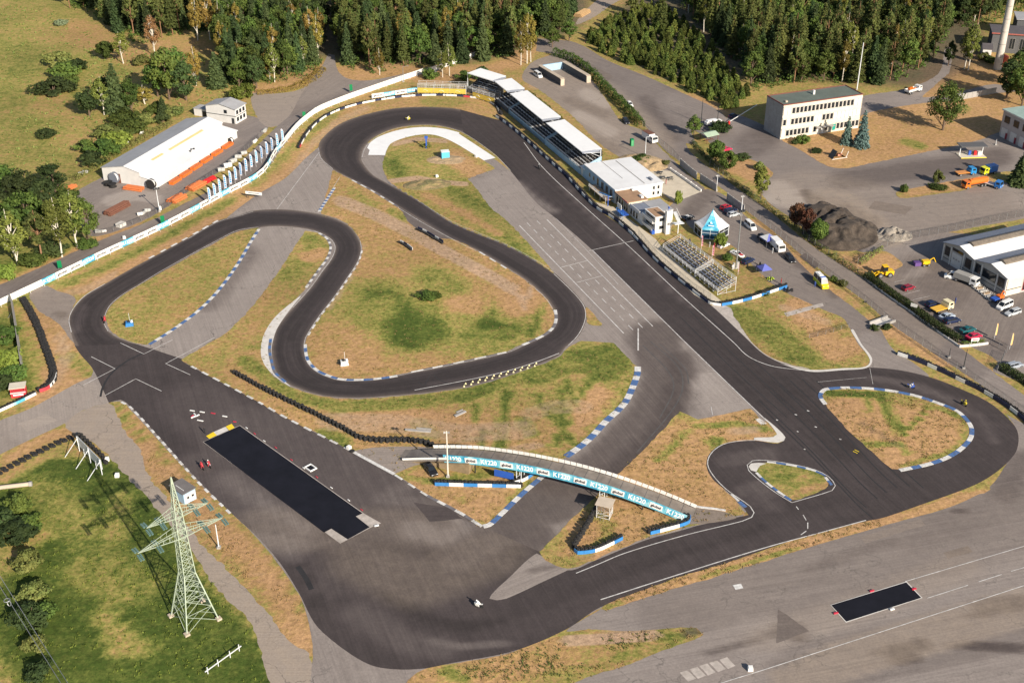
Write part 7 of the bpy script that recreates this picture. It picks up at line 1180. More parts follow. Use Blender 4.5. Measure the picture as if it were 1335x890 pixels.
# heaps
def heap(name, label, px, rx, ry, h, rz, c1_, c2_, seed=0, cat='heap'):
    m, n, b = nt(name + str(seed)); geo = node(n, 'ShaderNodeNewGeometry'); q = noise3(n, geo.outputs['Position'], .5, 6, .7); q2 = noise3(n, geo.outputs['Position'], 3, 4, .7)
    cc = mixc(n, rng(n, q, .4, .62, 0, 1), c1_, c2_); cc = mixc(n, 1.0, cc, rng(n, q2, .3, .7, .6, 1.3), 'MULTIPLY'); n.links.new(cc, b.inputs['Base Color']); b.inputs['Roughness'].default_value = 1.0
    N = 46; vs, fs = [], []
    for j in range(N):
        for i in range(N):
            u, v = i/(N-1)*2 - 1, j/(N-1)*2 - 1; r = math.hypot(u, v); k = max(0, 1 - r)
            w = noise.fractal(Vector((u*2 + seed, v*2, seed)), 1, 2, 5)*1.0 + noise.noise(Vector((u*7, v*7, seed)))*.2 + .35*(1 - 2*abs(noise.noise(Vector((u*3.3, v*3.3, seed + 4))))) - .2
            z = h*min(1, k**.8*(1.0 + .9*w)*1.25) if k > 0 else -.3; vs.append((u*rx, v*ry, max(z, -.3) - .05))
    fs = [(j*N + i, j*N + i + 1, (j+1)*N + i + 1, (j+1)*N + i) for j in range(N-1) for i in range(N-1)]
    mb = MB(); mb.add(vs, fs); o = mb.build(name, m, None, True); o.location = G(*px); o.rotation_euler.z = rz; return tag(o, label, cat, 'heaps on the depot yard')
heap('gravel_heap', 'large dark grey heap of asphalt gravel beside the public road', (1096, 303), 11, 13, 3.8, R(-30), (.046, .035, .027), (.092, .071, .055), 3); heap('gravel_heap', 'dark brown shoulder of gravel behind the red leaved trees', (1072, 284), 10, 9, 3.4, R(10), (.035, .027, .022), (.065, .05, .04), 8); heap('stone_heap', 'pale heap of broken stone near the mesh fence corner', (1163, 307), 6, 4.5, 1.9, R(0), (.22, .19, .16), (.34, .30, .25), 5); heap('sand_mound', 'sandy mound with weeds behind the club house', (838, 212), 9, 7, 1.5, R(-40), (.42, .30, .17), (.30, .22, .13), 2); heap('sand_mound', 'low sandy mound under the bright blue tank', (582, 208.5), 7, 4.5, .5, 0, (.42, .30, .18), (.32, .23, .13), 6); heap('grass_mound', 'small grassy hump on the sandy track of the hairpin infield', (557, 241), 8, 4.5, 1.0, R(10), (.16, .15, .06), (.28, .20, .10), 9)
# ---------------------------------------------------------------- riders and bystanders
def skin_body(name, joints, bones, root, mats, sub=1):
    me = bpy.data.meshes.new(name); bm = bmesh.new(); ly = bm.verts.layers.skin.verify(); vs = []
    for k, (p, r) in enumerate(joints): v = bm.verts.new(p); v[ly].radius = (r, r) if not isinstance(r, tuple) else r; v[ly].use_root = k == root; vs.append(v)
    for a_, b_ in bones: bm.edges.new((vs[a_], vs[b_]))
    bm.to_mesh(me); bm.free(); o = bpy.data.objects.new(name, me); COL.objects.link(o); o.modifiers.new('s', 'SKIN').use_smooth_shade = True; o.modifiers.new('u', 'SUBSURF').levels = sub
    bpy.context.view_layer.update(); r = bpy.data.meshes.new_from_object(o.evaluated_get(bpy.context.evaluated_depsgraph_get())); bpy.data.objects.remove(o)
    r.materials.clear(); [r.materials.append(m) for m in mats]
    r.polygons.foreach_set('use_smooth', [True]*len(r.polygons)); return r
SUITS = {k: paint('suit_' + k, c, .6, .1, 3) for k, c in dict(red=(.42, .03, .04), white=(.70, .70, .68), black=(.03, .03, .035), blue=(.04, .08, .30)).items()}; SKINM = paint('skin', (.50, .30, .21), .6, .05)
RJ = [((-.28, 0, .84), .15), ((-.06, 0, 1.08), .16), ((.14, 0, 1.28), .15), ((.26, 0, 1.40), .06), ((.33, 0, 1.46), .09), ((.14, .21, 1.27), .075), ((.36, .30, 1.05), .055), ((.56, .26, .97), .045), ((.14, -.21, 1.27), .075), ((.36, -.30, 1.05), .055), ((.56, -.26, .97), .045), ((-.24, .15, .82), .11), ((.14, .24, .72), .085), ((-.20, .20, .36), .055), ((-.02, .22, .30), .045), ((-.24, -.15, .82), .11), ((.14, -.24, .72), .085), ((-.20, -.20, .36), .055), ((-.02, -.22, .30), .045)]
RB = [(0, 1), (1, 2), (2, 3), (3, 4), (2, 5), (5, 6), (6, 7), (2, 8), (8, 9), (9, 10), (0, 11), (11, 12), (12, 13), (13, 14), (0, 15), (15, 16), (16, 17), (17, 18)]
RIDER = skin_body('person', RJ, RB, 0, [SUITS['red']])
SJ = [((0, 0, .95), .14), ((0, 0, 1.2), .13), ((0, 0, 1.42), .14), ((0, 0, 1.54), .055), ((.02, 0, 1.66), .10), ((0, .20, 1.42), .065), ((.02, .27, 1.15), .05), ((.10, .26, .90), .04), ((0, -.20, 1.42), .065), ((.02, -.27, 1.15), .05), ((.10, -.26, .90), .04), ((0, .10, .90), .10), ((.02, .11, .48), .07), ((0, .11, .08), .05), ((.16, .11, .04), .045), ((0, -.10, .90), .10), ((.02, -.11, .48), .07), ((0, -.11, .08), .05), ((.16, -.11, .04), .045)]
STAND = skin_body('person', SJ, RB, 0, [SUITS['black']])
bike0 = thing('racing_motorbike', 'tmp', 'motorbike', (0, 0, 0)); FAIR = paint('fairing', (.45, .03, .04), .35, .05)
for x in (-.66, .68): part('wheel', lambda m: (m.torus((0, 0, 0), (0, 1, 0), .24, .065, 14, 6), m.cyl((0, -.05, 0), (0, .05, 0), .18, .18, 10)), BLK, bike0, (x, 0, .305))
part('frame', lambda m: (m.bar((-.66, .09, .3), (-.1, .06, .45), .06), m.bar((.68, .09, .3), (.45, .05, .88), .05), m.bar((.68, -.09, .3), (.45, -.05, .88), .05), m.box((0, 0, .45), (.5, .26, .3)), m.bar((.5, -.32, .95), (.5, .32, .95), .04)), DARKM, bike0)
FA = part('fairing', lambda m: m.add([(.85, 0, .68), (.78, -.14, .95), (.78, .14, .95), (.45, -.2, 1.08), (.45, .2, 1.08), (.1, -.2, .75), (.1, .2, .75), (.15, -.17, .25), (.15, .17, .25), (.55, -.15, .4), (.55, .15, .4)], [(0, 2, 1), (1, 2, 4, 3), (1, 3, 5, 7, 9), (2, 10, 8, 6, 4), (0, 1, 9), (0, 10, 2), (3, 4, 6, 5), (0, 9, 10), (9, 7, 8, 10)]), FAIR, bike0)
part('tail', lambda m: m.extr([(-.15, .72), (-.75, .85), (-.85, .98), (-.3, .88)], -.1, .1), FAIR, bike0); part('tank', lambda m: m.extr([(-.15, .75), (.3, .78), (.35, .98), (0, 1.0)], -.13, .13), FAIR, bike0)
HEL = MB(); 
for k in range(1): HEL.add([(.15*math.cos(b)*math.cos(a_), .13*math.cos(b)*math.sin(a_), .155*math.sin(b)) for b in np.linspace(-1.2, 1.5, 7) for a_ in np.linspace(0, 2*math.pi, 10, endpoint=False)], [(j*10 + i, j*10 + (i+1) % 10, (j+1)*10 + (i+1) % 10, (j+1)*10 + i) for j in range(6) for i in range(10)] + [tuple(60 + i for i in range(10))])
HELM = HEL.mesh('helmet', WBELT, True)
first = True
RIDERS = [((137, 420), (140, 412), 'red', 'where the left loop meets the white kerb line', 'red'), ((532, 157), (540, 157), 'white', 'in the middle of the far hairpin', 'yellow'), ((703, 220.5), (697, 213), 'black', 'at the upper end of the start straight', 'black'), ((264, 611), (258, 604), 'red', 'left of the two beside the long black plate', 'red'), ((273, 608.5), (267, 602), 'red', 'right of the two beside the long black plate', 'white'), ((624, 791), (616, 789), 'white', 'alone on the bottom bend', 'white'), ((1187, 506), (1195, 508), 'white', 'beside the right loop kerb', 'blue'), ((1256, 528), (1262, 532), 'black', 'outside in the right loop', 'yellow')]
FC = dict(red=(.45, .03, .04), yellow=(.62, .50, .04), black=(.02, .02, .022), white=(.72, .72, .70), blue=(.04, .10, .42))
for px, to, suit, where, fc in RIDERS:
    g = G(*px, .03); a = heading(px, to); lb = f'{fc} racing motorbike {where}'
    if first: b = bike0; b.location = g; b.rotation_euler.z = a; first = False
    else: b = dup(bike0, g, a)
    b['label'] = lb; b['group'] = 'racing motorbikes on the circuit'
    for k in KIDS[b.name]:
        if k.name.startswith(('fairing', 'tail', 'tank')): k.material_slots[0].link = 'OBJECT'; k.material_slots[0].material = paint('fair_' + fc, FC[fc], .35, .05)
    p = link(bpy.data.objects.new('person', RIDER), None); p.location = g; p.rotation_euler.z = a; p.material_slots[0].link = 'OBJECT'; p.material_slots[0].material = SUITS[suit]
    tag(p, f'rider in {suit} on {fc} bike {where}', 'person', 'riders on the circuit')
    h = link(bpy.data.objects.new('helmet', HELM), p); h.location = (.37, 0, 1.50); h.material_slots[0].link = 'OBJECT'; h.material_slots[0].material = paint('helm_' + fc, FC[fc] if fc != 'black' else (.6, .6, .6), .3, .05)
for px, rz, suit, lb in [((1007, 330), 200, 'white', 'person in white standing at the open side of the box van'), ((267.5, 565.5), 60, 'black', 'person in dark clothes standing beside the yellow squares'), ((300, 604 - 55), 0, 'black', None), ((986, 352), 120, 'blue', 'person in blue standing next to the violet gazebo'), ((974, 349), 40, 'black', 'person in dark clothes by the dark blue car near the gazebo'), ((1004, 368), 20, 'black', 'person in dark clothes leaning at the bright blue barrier end'), ((955, 352), 90, 'white', 'person in white beside the control boxes of the tall mast'), ((899, 318), 30, 'blue', 'person in blue walking between the pavilion tent and the scaffold grandstand'), ((925, 322), 200, 'white', 'person in white in front of the turquoise tent panel'), ((931, 323.5), 20, 'red', 'person in red in front of the turquoise tent panel'), ((968, 340), 80, 'white', 'person in white behind the white race car with the red stripe'), ((1018, 370), 0, 'red', 'person in red standing behind the bright blue barrier'), ((1062, 374), 50, 'blue', 'person in blue standing beside the yellow ambulance'), ((870, 290), 90, 'black', 'person in dark clothes at the foot of the control tower stair'), ((868, 240), 10, 'red', 'person in red at the terrace picnic tables'), ((1245, 395), 10, 'blue', 'person in blue crossing the factory lot')]:
    if lb is None: continue
    p = link(bpy.data.objects.new('person', STAND), None); p.location = G(*px, .04); p.rotation_euler.z = R(rz); p.material_slots[0].link = 'OBJECT'; p.material_slots[0].material = SUITS[suit]; tag(p, lb, 'person', 'bystanders')
    h = link(bpy.data.objects.new('hair', HELM), p); h.location = (.01, 0, 1.72); h.scale = (.72, .72, .62); h.material_slots[0].link = 'OBJECT'; h.material_slots[0].material = paint('brown_hair', (.06, .035, .02), .8)
t = thing('go_kart', 'lime yellow go kart parked beside the violet gazebo', 'kart', G(1004, 364), R(15)); part('chassis', lambda m: (m.box((0, 0, .15), (1.7, .7, .12)), m.box((.8, 0, .25), (.3, 1.1, .22)), m.box((-.2, .6, .25), (.8, .25, .2)), m.box((-.2, -.6, .25), (.8, .25, .2))), paint('lime_panel', (.45, .60, .03)), t); part('seat', lambda m: m.extr([(-.5, .2), (0, .2), (-.05, .3), (-.4, .35), (-.6, .8), (-.7, .8)], -.22, .22), BLK, t); add_wheels(t, (-.65, .6), .55, .14)

for px, rz, lb in (((1026, 379.5), 60, 'dark motorbike parked at the tip of the bright blue barrier'), ((1030, 381), 20, 'second dark motorbike leaning just past the bright blue barrier'), ((992, 347), 110, 'dark motorbike parked beside the violet gazebo')):
    b = dup(bike0, G(*px, .02), R(rz), lb, 'motorbikes parked in the paddock')
    for k in KIDS[b.name]:
        if k.name.startswith(('fairing', 'tail', 'tank')): k.material_slots[0].link = 'OBJECT'; k.material_slots[0].material = paint('fair_black', FC['black'], .35, .05)
# ---------------------------------------------------------------- vegetation
RNG = np.random.default_rng(3)
def leafmat(key, c1_, c2_, trans=.25, spread=.4):
    m = bpy.data.materials.new(key); m.use_nodes = True; n = m.node_tree; b = n.nodes['Principled BSDF']; out = n.nodes['Material Output']
    geo = node(n, 'ShaderNodeNewGeometry'); oi = node(n, 'ShaderNodeObjectInfo'); tc = node(n, 'ShaderNodeTexCoord')
    q = noise3(n, tc.outputs['Object'], .55, 3, .6)
    f = math_(n, 'ADD', math_(n, 'MULTIPLY', geo.outputs['Random Per Island'], .45), math_(n, 'MULTIPLY', rng(n, q, .3, .7, 0, 1), .55))
    c = mixc(n, f, c1_, c2_); c = mixc(n, 1.0, c, rng(n, oi.outputs['Random'], 0, 1, 1 - spread, 1 + spread), 'MULTIPLY')
    hs = node(n, 'ShaderNodeHueSaturation'); n.links.new(c, hs.inputs['Color']); n.links.new(rng(n, math_(n, 'FRACT', math_(n, 'MULTIPLY', oi.outputs['Random'], 7.31)), 0, 1, .478, .515), hs.inputs['Hue'])
    n.links.new(hs.outputs[0], b.inputs['Base Color']); b.inputs['Roughness'].default_value = .75; b.inputs['Specular IOR Level'].default_value = .2
    tr = node(n, 'ShaderNodeBsdfTranslucent'); n.links.new(hs.outputs[0], tr.inputs[0]); mx = node(n, 'ShaderNodeMixShader', i_0=trans); n.links.new(b.outputs[0], mx.inputs[1]); n.links.new(tr.outputs[0], mx.inputs[2]); n.links.new(mx.outputs[0], out.inputs[0]); return m
LM = dict(pine=leafmat('pine_needles', (0.050, 0.077, 0.024), (0.165, 0.184, 0.048)), spruce=leafmat('spruce_needles', (0.035, 0.063, 0.027), (0.092, 0.128, 0.042)), blue=leafmat('blue_spruce_needles', (0.066, 0.120, 0.107), (0.146, 0.208, 0.184)), broad=leafmat('broad_leaves', (0.043, 0.083, 0.021), (0.128, 0.177, 0.034)), dark=leafmat('dark_leaves', (0.030, 0.053, 0.020), (0.073, 0.104, 0.029)), birch=leafmat('birch_leaves', (0.093, 0.127, 0.027), (0.232, 0.244, 0.054)), yellow=leafmat('yellow_leaves', (.15, .12, .025), (.30, .23, .055), .3), straw=leafmat('straw_blades', (.30, .20, .085), (.46, .31, .15), .2), turf=leafmat('turf_blades', (.13, .14, .03), (.26, .24, .07), .2), orange=leafmat('russet_leaves', (.24, .13, .055), (.38, .22, .10), .3), lime=leafmat('bright_leaves', (0.096, 0.149, 0.025), (0.234, 0.287, 0.053)), red=leafmat('red_brown_leaves', (.065, .030, .018), (.13, .060, .032)), grey=leafmat('willow_leaves', (0.134, 0.167, 0.093), (0.244, 0.281, 0.159)), weed=leafmat('weed_leaves', (0.093, 0.134, 0.034), (0.244, 0.244, 0.073)), young=leafmat('young_pine_needles', (.050, .085, .020), (.185, .215, .045), .25, .45))
BARK = paint('brown_bark', (.14, .095, .065), .95, .3, 2.0); PBARK = paint('pine_bark', (.26, .14, .075), .95, .3, 1.2); WBARK = paint('birch_bark', (.62, .57, .48), .9, .3, 2.0)
def cloud(P, N, size, asp=1.0, droop=None):
    """leaf-sized quads at points P with preferred normals N"""
    k = len(P); n = N + RNG.normal(0, .55, (k, 3)); n /= np.linalg.norm(n, axis=1)[:, None] + 1e-9
    r = RNG.normal(0, 1, (k, 3))
    if droop is not None: r = droop + RNG.normal(0, .35, (k, 3))
    u = r - (r*n).sum(1)[:, None]*n; u /= np.linalg.norm(u, axis=1)[:, None] + 1e-9; v = np.cross(n, u)
    s = size*RNG.uniform(.6, 1.4, (k, 1)); u = u*s*asp; v = v*s/asp
    V = np.stack([P - u*.5 - v*.30, P - u*.1 - v*.5, P + u*.55, P - u*.1 + v*.5], 1).reshape(-1, 3)
    F = np.arange(k*4).reshape(-1, 4); return V, F
def mesh_np(name, V, F, mat):
    me = bpy.data.meshes.new(name); me.vertices.add(len(V)); me.vertices.foreach_set('co', V.reshape(-1).astype(np.float32)); me.loops.add(F.size); me.loops.foreach_set('vertex_index', F.reshape(-1).astype(np.int32)); me.polygons.add(len(F)); me.polygons.foreach_set('loop_start', np.arange(0, F.size, 4, dtype=np.int32)); me.polygons.foreach_set('loop_total', np.full(len(F), 4, np.int32)); me.materials.append(mat); me.update(calc_edges=True); return me
def ball(c, r, n):
    d = RNG.normal(0, 1, (n, 3)); d /= np.linalg.norm(d, axis=1)[:, None]; rr = RNG.uniform(.25, 1, (n, 1))**.5
    return np.array(c) + d*rr*np.array(r), d
def trunk_mb(h, r0, r1, limbs=(), bend=.0, n=7, h0=0):
    mb = MB(); pts = [Vector((bend*math.sin(3*t), bend*math.cos(2*t) - bend, h*t)) for t in (0, .2, .4, .6, .8, 1)]
    for k in range(5): mb.cyl(pts[k], pts[k+1], r0 + (r1 - r0)*k/5, r0 + (r1 - r0)*(k+1)/5, n, 0, k == 0)
    for p, q, r in limbs: mb.cyl(p, q, r, r*.4, 5, 0, False)
    return mb
def conifer(h, R_, base=.12, lm='spruce', leaf=.62, layers=20, dens=1.0, power=.85):
    P, N, D = [], [], []
    for k in range(layers):
        t = base + (1 - base)*(k + RNG.uniform(-.3, .3))/layers; z = h*t; r = R_*max(0, (1 - (t - base)/(1 - base)))**power + .15
        nb = max(4, int(9*r/R_) + 3); off = RNG.uniform(0, 6.28)
        for b in range(nb):
            a = off + 6.283*b/nb + RNG.uniform(-.25, .25); rr = r*RNG.uniform(.72, 1.12); m = max(5, int(rr*9*dens))
            u = RNG.uniform(.12, 1, m)**.7; w = RNG.normal(0, .20, m)*rr*(1 - .45*u)
            x = u*rr*math.cos(a) - w*math.sin(a); y = u*rr*math.sin(a) + w*math.cos(a); zz = z - .28*rr*u**1.5 + RNG.normal(0, .12, m) + .10*rr
            P.append(np.stack([x, y, zz], 1)); N.append(np.tile([math.cos(a)*.35, math.sin(a)*.35, .9], (m, 1))); D.append(np.tile([math.cos(a), math.sin(a), -.35], (m, 1)))
    V, F = cloud(np.concatenate(P), np.concatenate(N), leaf, 1.25, np.concatenate(D)); return mesh_np('crown', V, F, LM[lm])
def clumpy(h, W_, z0, lm, leaf, nclump, per, cr=(.22, .34), top=.55, flat=.75, seed=0):
    """crown of leafy clumps scattered through an uneven ovoid: gaps, bulges, light and dark sides"""
    P, N = [], []; cz = (h + z0)/2; hz = (h - z0)/2; limbs = []
    for k in range(nclump):
        d = RNG.normal(0, 1, 3); d /= np.linalg.norm(d); q = RNG.uniform(.35, 1)**.6
        c = np.array([d[0]*W_*.88*q, d[1]*W_*.88*q, cz + d[2]*hz*.80*q]); tt = (c[2] - z0)/(h - z0); k_ = math.sin(min(max(tt, .05), .97)**top*math.pi)**.6 if top != 1 else 1
        c[:2] *= max(k_, .3); r = W_*RNG.uniform(*cr); m = int(per*RNG.uniform(.6, 1.3)*(r/(W_*.28))**2)
        p, n = ball(c, (r, r, r*flat), m); n = n*.8 + (np.array(c) - [0, 0, cz])/W_*.5 + [0, 0, .25]
        P.append(p); N.append(n); limbs.append((Vector((0, 0, max(z0*.7, c[2] - W_*.9))), Vector(c), .07 + .012*W_))
    V, F = cloud(np.concatenate(P), np.concatenate(N), leaf); return mesh_np('crown', V, F, LM[lm]), limbs
SPEC = {}
def spec(key, n, fn): SPEC[key] = [fn(k) for k in range(n)]
def mk(tr, cr, bark): return (tr.mesh('trunk', bark), cr)
def pine(k):
    if k % 2: h = RNG.uniform(17.5, 21.5); return mk(trunk_mb(h*.97, .24, .04), conifer(h, RNG.uniform(2.5, 3.0), RNG.uniform(.12, .34), 'pine', .56, 17, 1.25, .6), PBARK)
    h = 1.0*RNG.uniform(17.5, 21.5); cr, limbs = clumpy(h, RNG.uniform(2.9, 3.6), h*RNG.uniform(.10, .30), 'pine', .46, 60, 58, (.16, .28), .70, .85); return mk(trunk_mb(h*.95, .24, .06, limbs[:10], .15), cr, PBARK)
def spruce(k): h = RNG.uniform(15, 20); return mk(trunk_mb(h*.97, .24, .03), conifer(h, RNG.uniform(2.9, 3.6), .04, 'spruce', .66, 24, 1.15), BARK)
def broad(k): h = RNG.uniform(12, 15); cr, l = clumpy(h, 4.4, h*.10, 'broad', .52, 46, 62, (.20, .33), .8); return mk(trunk_mb(h*.7, .28, .08, l[:12]), cr, BARK)
def dark(k): h = RNG.uniform(11, 14); cr, l = clumpy(h, 4.0, h*.08, 'dark', .50, 44, 62, (.20, .33), .8); return mk(trunk_mb(h*.7, .28, .08, l[:12]), cr, BARK)
def birchf(lm): 
    def f(k): h = RNG.uniform(14, 16); cr, l = clumpy(h, 2.9, h*.16, lm, .40, 52, 50, (.18, .32), .75, 1.1); return mk(trunk_mb(h*.93, .19, .04, l[:14], .3), cr, WBARK)
    return f
def bushf(lm, flat=.8):
    def f(k): cr, l = clumpy(2.6, 2.2, -.2, lm, .30, 30, 56, (.22, .36), .9, flat); return mk(trunk_mb(1.4, .09, .04, [(Vector((0, 0, .1)), e, .05) for _, e, r in l[:8]]), cr, BARK)
    return f
def yp(k):
    V, F = None, None; h = RNG.uniform(3.4, 4.8); me = conifer(h, h*.34, .04, 'young', .40, 9, 1.5, .7); return (None, me)
spec('pine', 6, pine); spec('spruce', 5, spruce); spec('broad', 4, broad); spec('dark', 3, dark); spec('birch', 4, birchf('birch')); spec('yellow', 3, birchf('yellow')); spec('orange', 1, birchf('orange')); spec('bush', 3, bushf('broad')); spec('dbush', 3, bushf('dark')); spec('lbush', 2, bushf('lime')); spec('gbush', 2, bushf('grey')); spec('weed', 3, bushf('weed', .6)); spec('young', 5, yp)
spec('blue', 2, lambda k: mk(trunk_mb(10.5, .2, .03), conifer(11, 2.4, .04, 'blue', .48, 20, 1.5), BARK)); spec('round', 2, lambda k: (lambda cl: mk(trunk_mb(4, .16, .06, cl[1][:8]), cl[0], BARK))(clumpy(6, 2.5, .3, 'broad', .32, 60, 80, (.22, .33), .95))); spec('redtree', 2, lambda k: (lambda cl: mk(trunk_mb(5.6, .14, .05, cl[1][:8]), cl[0], BARK))(clumpy(7.2, 2.2, .5, 'red', .34, 36, 64, (.22, .34), .9, 1.1))); spec('column', 1, lambda k: (lambda cl: mk(trunk_mb(8, .16, .05, cl[1][:8]), cl[0], BARK))(clumpy(9.5, 2.1, .5, 'birch', .36, 44, 64, (.22, .34), .9, 1.2))); spec('big', 1, lambda k: (lambda cl: mk(trunk_mb(12.5, .38, .1, cl[1][:16]), cl[0], BARK))(clumpy(16.6, 6.0, 1.4, 'broad', .46, 80, 90, (.16, .27), .8, 1.15)))
def tree(key, name, label, px=None, h=None, w=None, group=None, loc=None, cat=None, var=None):
    tm, cm = SPEC[key][var if var is not None else RNG.integers(len(SPEC[key]))]; g = loc or G(*px); H0 = max(v.co.z for v in cm.vertices) if cm.name not in CH else CH[cm.name]; CH[cm.name] = H0
    s = (h/H0) if h else 1.0; sw = s if w is None else w
    if tm is None: o = link(bpy.data.objects.new(name, cm), None)
    else: o = bpy.data.objects.new(name, None); COL.objects.link(o)
    o.location = g; o.rotation_euler.z = RNG.uniform(0, 6.28); o.scale = (sw, sw, s); tag(o, label, cat or ('shrub' if 'shrub' in name or 'bush' in name else 'tree'), group)
    if tm is not None: link(bpy.data.objects.new('trunk', tm), o); link(bpy.data.objects.new('crown', cm), o)
    return o
CH = {}
def inside(p, poly):
    x, y = p; c = False; n = len(poly)
    for i in range(n):
        (x0, y0), (x1, y1) = poly[i], poly[i-1]
        if (y0 > y) != (y1 > y) and x < (x1 - x0)*(y - y0)/(y1 - y0) + x0: c = not c
    return c
def scatter(poly, gap, jit=.45):
    """jittered hexagonal planting over a photo-grid polygon, nearest rows first"""
    Q = [G(*p) for p in poly]; x0, x1 = min(q.x for q in Q), max(q.x for q in Q); y0, y1 = min(q.y for q in Q), max(q.y for q in Q); W2 = [(q.x, q.y) for q in Q]; out = []; y = y0; r = 0
    while y < y1:
        x = x0 + (r % 2)*gap/2
        while x < x1:
            p = (x + RNG.uniform(-jit, jit)*gap, y + RNG.uniform(-jit, jit)*gap)
            if inside(p, W2): out.append(Vector((p[0], p[1], 0)))
            x += gap
        y += gap*.87; r += 1
    return out
FORESTS = [
 ('left wood', 'behind the meadow at the upper left', [(86,-14),(335,-14),(335,20),(300,44),(285,44),(240,46),(205,54),(180,60),(150,40),(120,18),(90,12)], 7.4, dict(spruce=.45, pine=.4, broad=.15)),
 ('middle wood', 'along the forest road behind the white fence', [(322,-14),(421,-14),(424,40),(420,84),(404,98),(365,110),(330,116),(300,116),(284,96),(284,60),(292,36)], 6.6, dict(broad=.44, dark=.15, spruce=.30, birch=.05, yellow=.05)),
 ('hairpin wood', 'in the wood behind the far hairpin', [(436,-14),(755,-14),(748,30),(722,44),(690,58),(655,78),(640,78),(600,84),(560,86),(520,88),(487,98),(455,92),(440,72)], 7.0, dict(pine=.36, spruce=.38, broad=.23, yellow=.03)),
 ('right wood', 'in the wood behind the office block', [(880,-14),(1242,-14),(1240,30),(1232,56),(1218,76),(1196,94),(1170,106),(1132,114),(1100,108),(1040,110),(1002,116),(986,122),(968,96),(945,70),(915,40),(890,15)], 7.0, dict(pine=.37, spruce=.24, broad=.26, birch=.10, yellow=.03)),
 ('edge wood', 'round the boiler house at the upper right', [(1242,-14),(1360,-14),(1360,8),(1320,20),(1290,30),(1262,40),(1246,30)], 6.8, dict(pine=.5, dark=.4, birch=.1)),
]
NM = dict(pine='pine_tree', spruce='spruce_tree', broad='broadleaf_tree', dark='dark_broadleaf_tree', birch='birch_tree', yellow='yellow_birch_tree')
LB = dict(pine='slender olive green pine', spruce='dark green conical spruce', broad='bushy green broadleaf tree', dark='dark leaved broadleaf tree', birch='pale green birch with white trunk', yellow='yellowing birch with white trunk')
for nm, where, poly, gap, mix in FORESTS:
    ks = list(mix); pr = np.array([mix[k] for k in ks]); pr /= pr.sum()
    for p in scatter(poly, gap, .42):
        k = ks[RNG.choice(len(ks), p=pr)]; hh = dict(pine=(16, 22), spruce=(13, 20), broad=(11, 16), dark=(10, 15), birch=(12, 17), yellow=(12, 17))[k]
        tree(k, NM[k], f'{LB[k]} {where}', None, RNG.uniform(*hh), RNG.uniform(.9, 1.15), f'{k} trees of the {nm}', p)
# bushes and saplings under the trees, one mass
P, N = [], []
for nm, where, poly, gap, mix in FORESTS:
    for p in scatter(poly, 3.1, .5):
        if p.y > 585 or RNG.random() < .25: continue
        r = RNG.uniform(.9, 1.9); q, d = ball((p.x, p.y, r*.6), (r, r, r*RNG.uniform(.8, 1.5)), 22); P.append(q); N.append(d + [0, 0, .3])
V, F = cloud(np.concatenate(P), np.concatenate(N), .62); tag(link(bpy.data.objects.new('undergrowth', mesh_np('undergrowth', V, F, LM['broad'])), None), 'dense leafy undergrowth beneath the woods', 'undergrowth', kind='stuff')
# young plantation
yl = scatter([(756,57),(772,42),(800,28),(832,10),(862,8),(896,34),(925,62),(948,92),(966,112),(980,130),(950,143),(930,134),(880,110),(842,94),(796,74)], 4.0, .45)
yl.sort(key=lambda p: p.y)
for p in yl[:298]: tree('young', 'young_pine', 'small young pine in the dense plantation above the public road', None, RNG.uniform(2.8, 5.4), None, 'young pines of the plantation', p, 'tree')
if len(yl) > 298:
    mb = MB()
    for p in yl[298:]:
        c = SPEC['young'][RNG.integers(5)][1]; s = RNG.uniform(.7, 1.2); b = len(mb.v); mb.v += [(v.co.x*s + p.x, v.co.y*s + p.y, v.co.z*s) for v in c.vertices]; mb.f += [tuple(b + i for i in f.vertices) for f in c.polygons]; mb.m += [0]*len(c.polygons)
    o = mb.build('young_pine_thicket', LM['young']); tag(o, 'dense far thicket of young pines behind the plantation', 'thicket', kind='stuff')
for px, h, lb in (((862, 38), 21, 'lone tall pine with bare trunk standing at the left of the plantation'), ((926, 50), 22, 'lone tall pine with bare trunk in the middle of the plantation'), ((984, 88), 17, 'single pine with a bare reddish trunk at the right end of the plantation'), ((824, 18), 20, 'lone tall pine at the forest track edge of the plantation')): tree('pine', 'pine_tree', lb, px, h, 1.0)
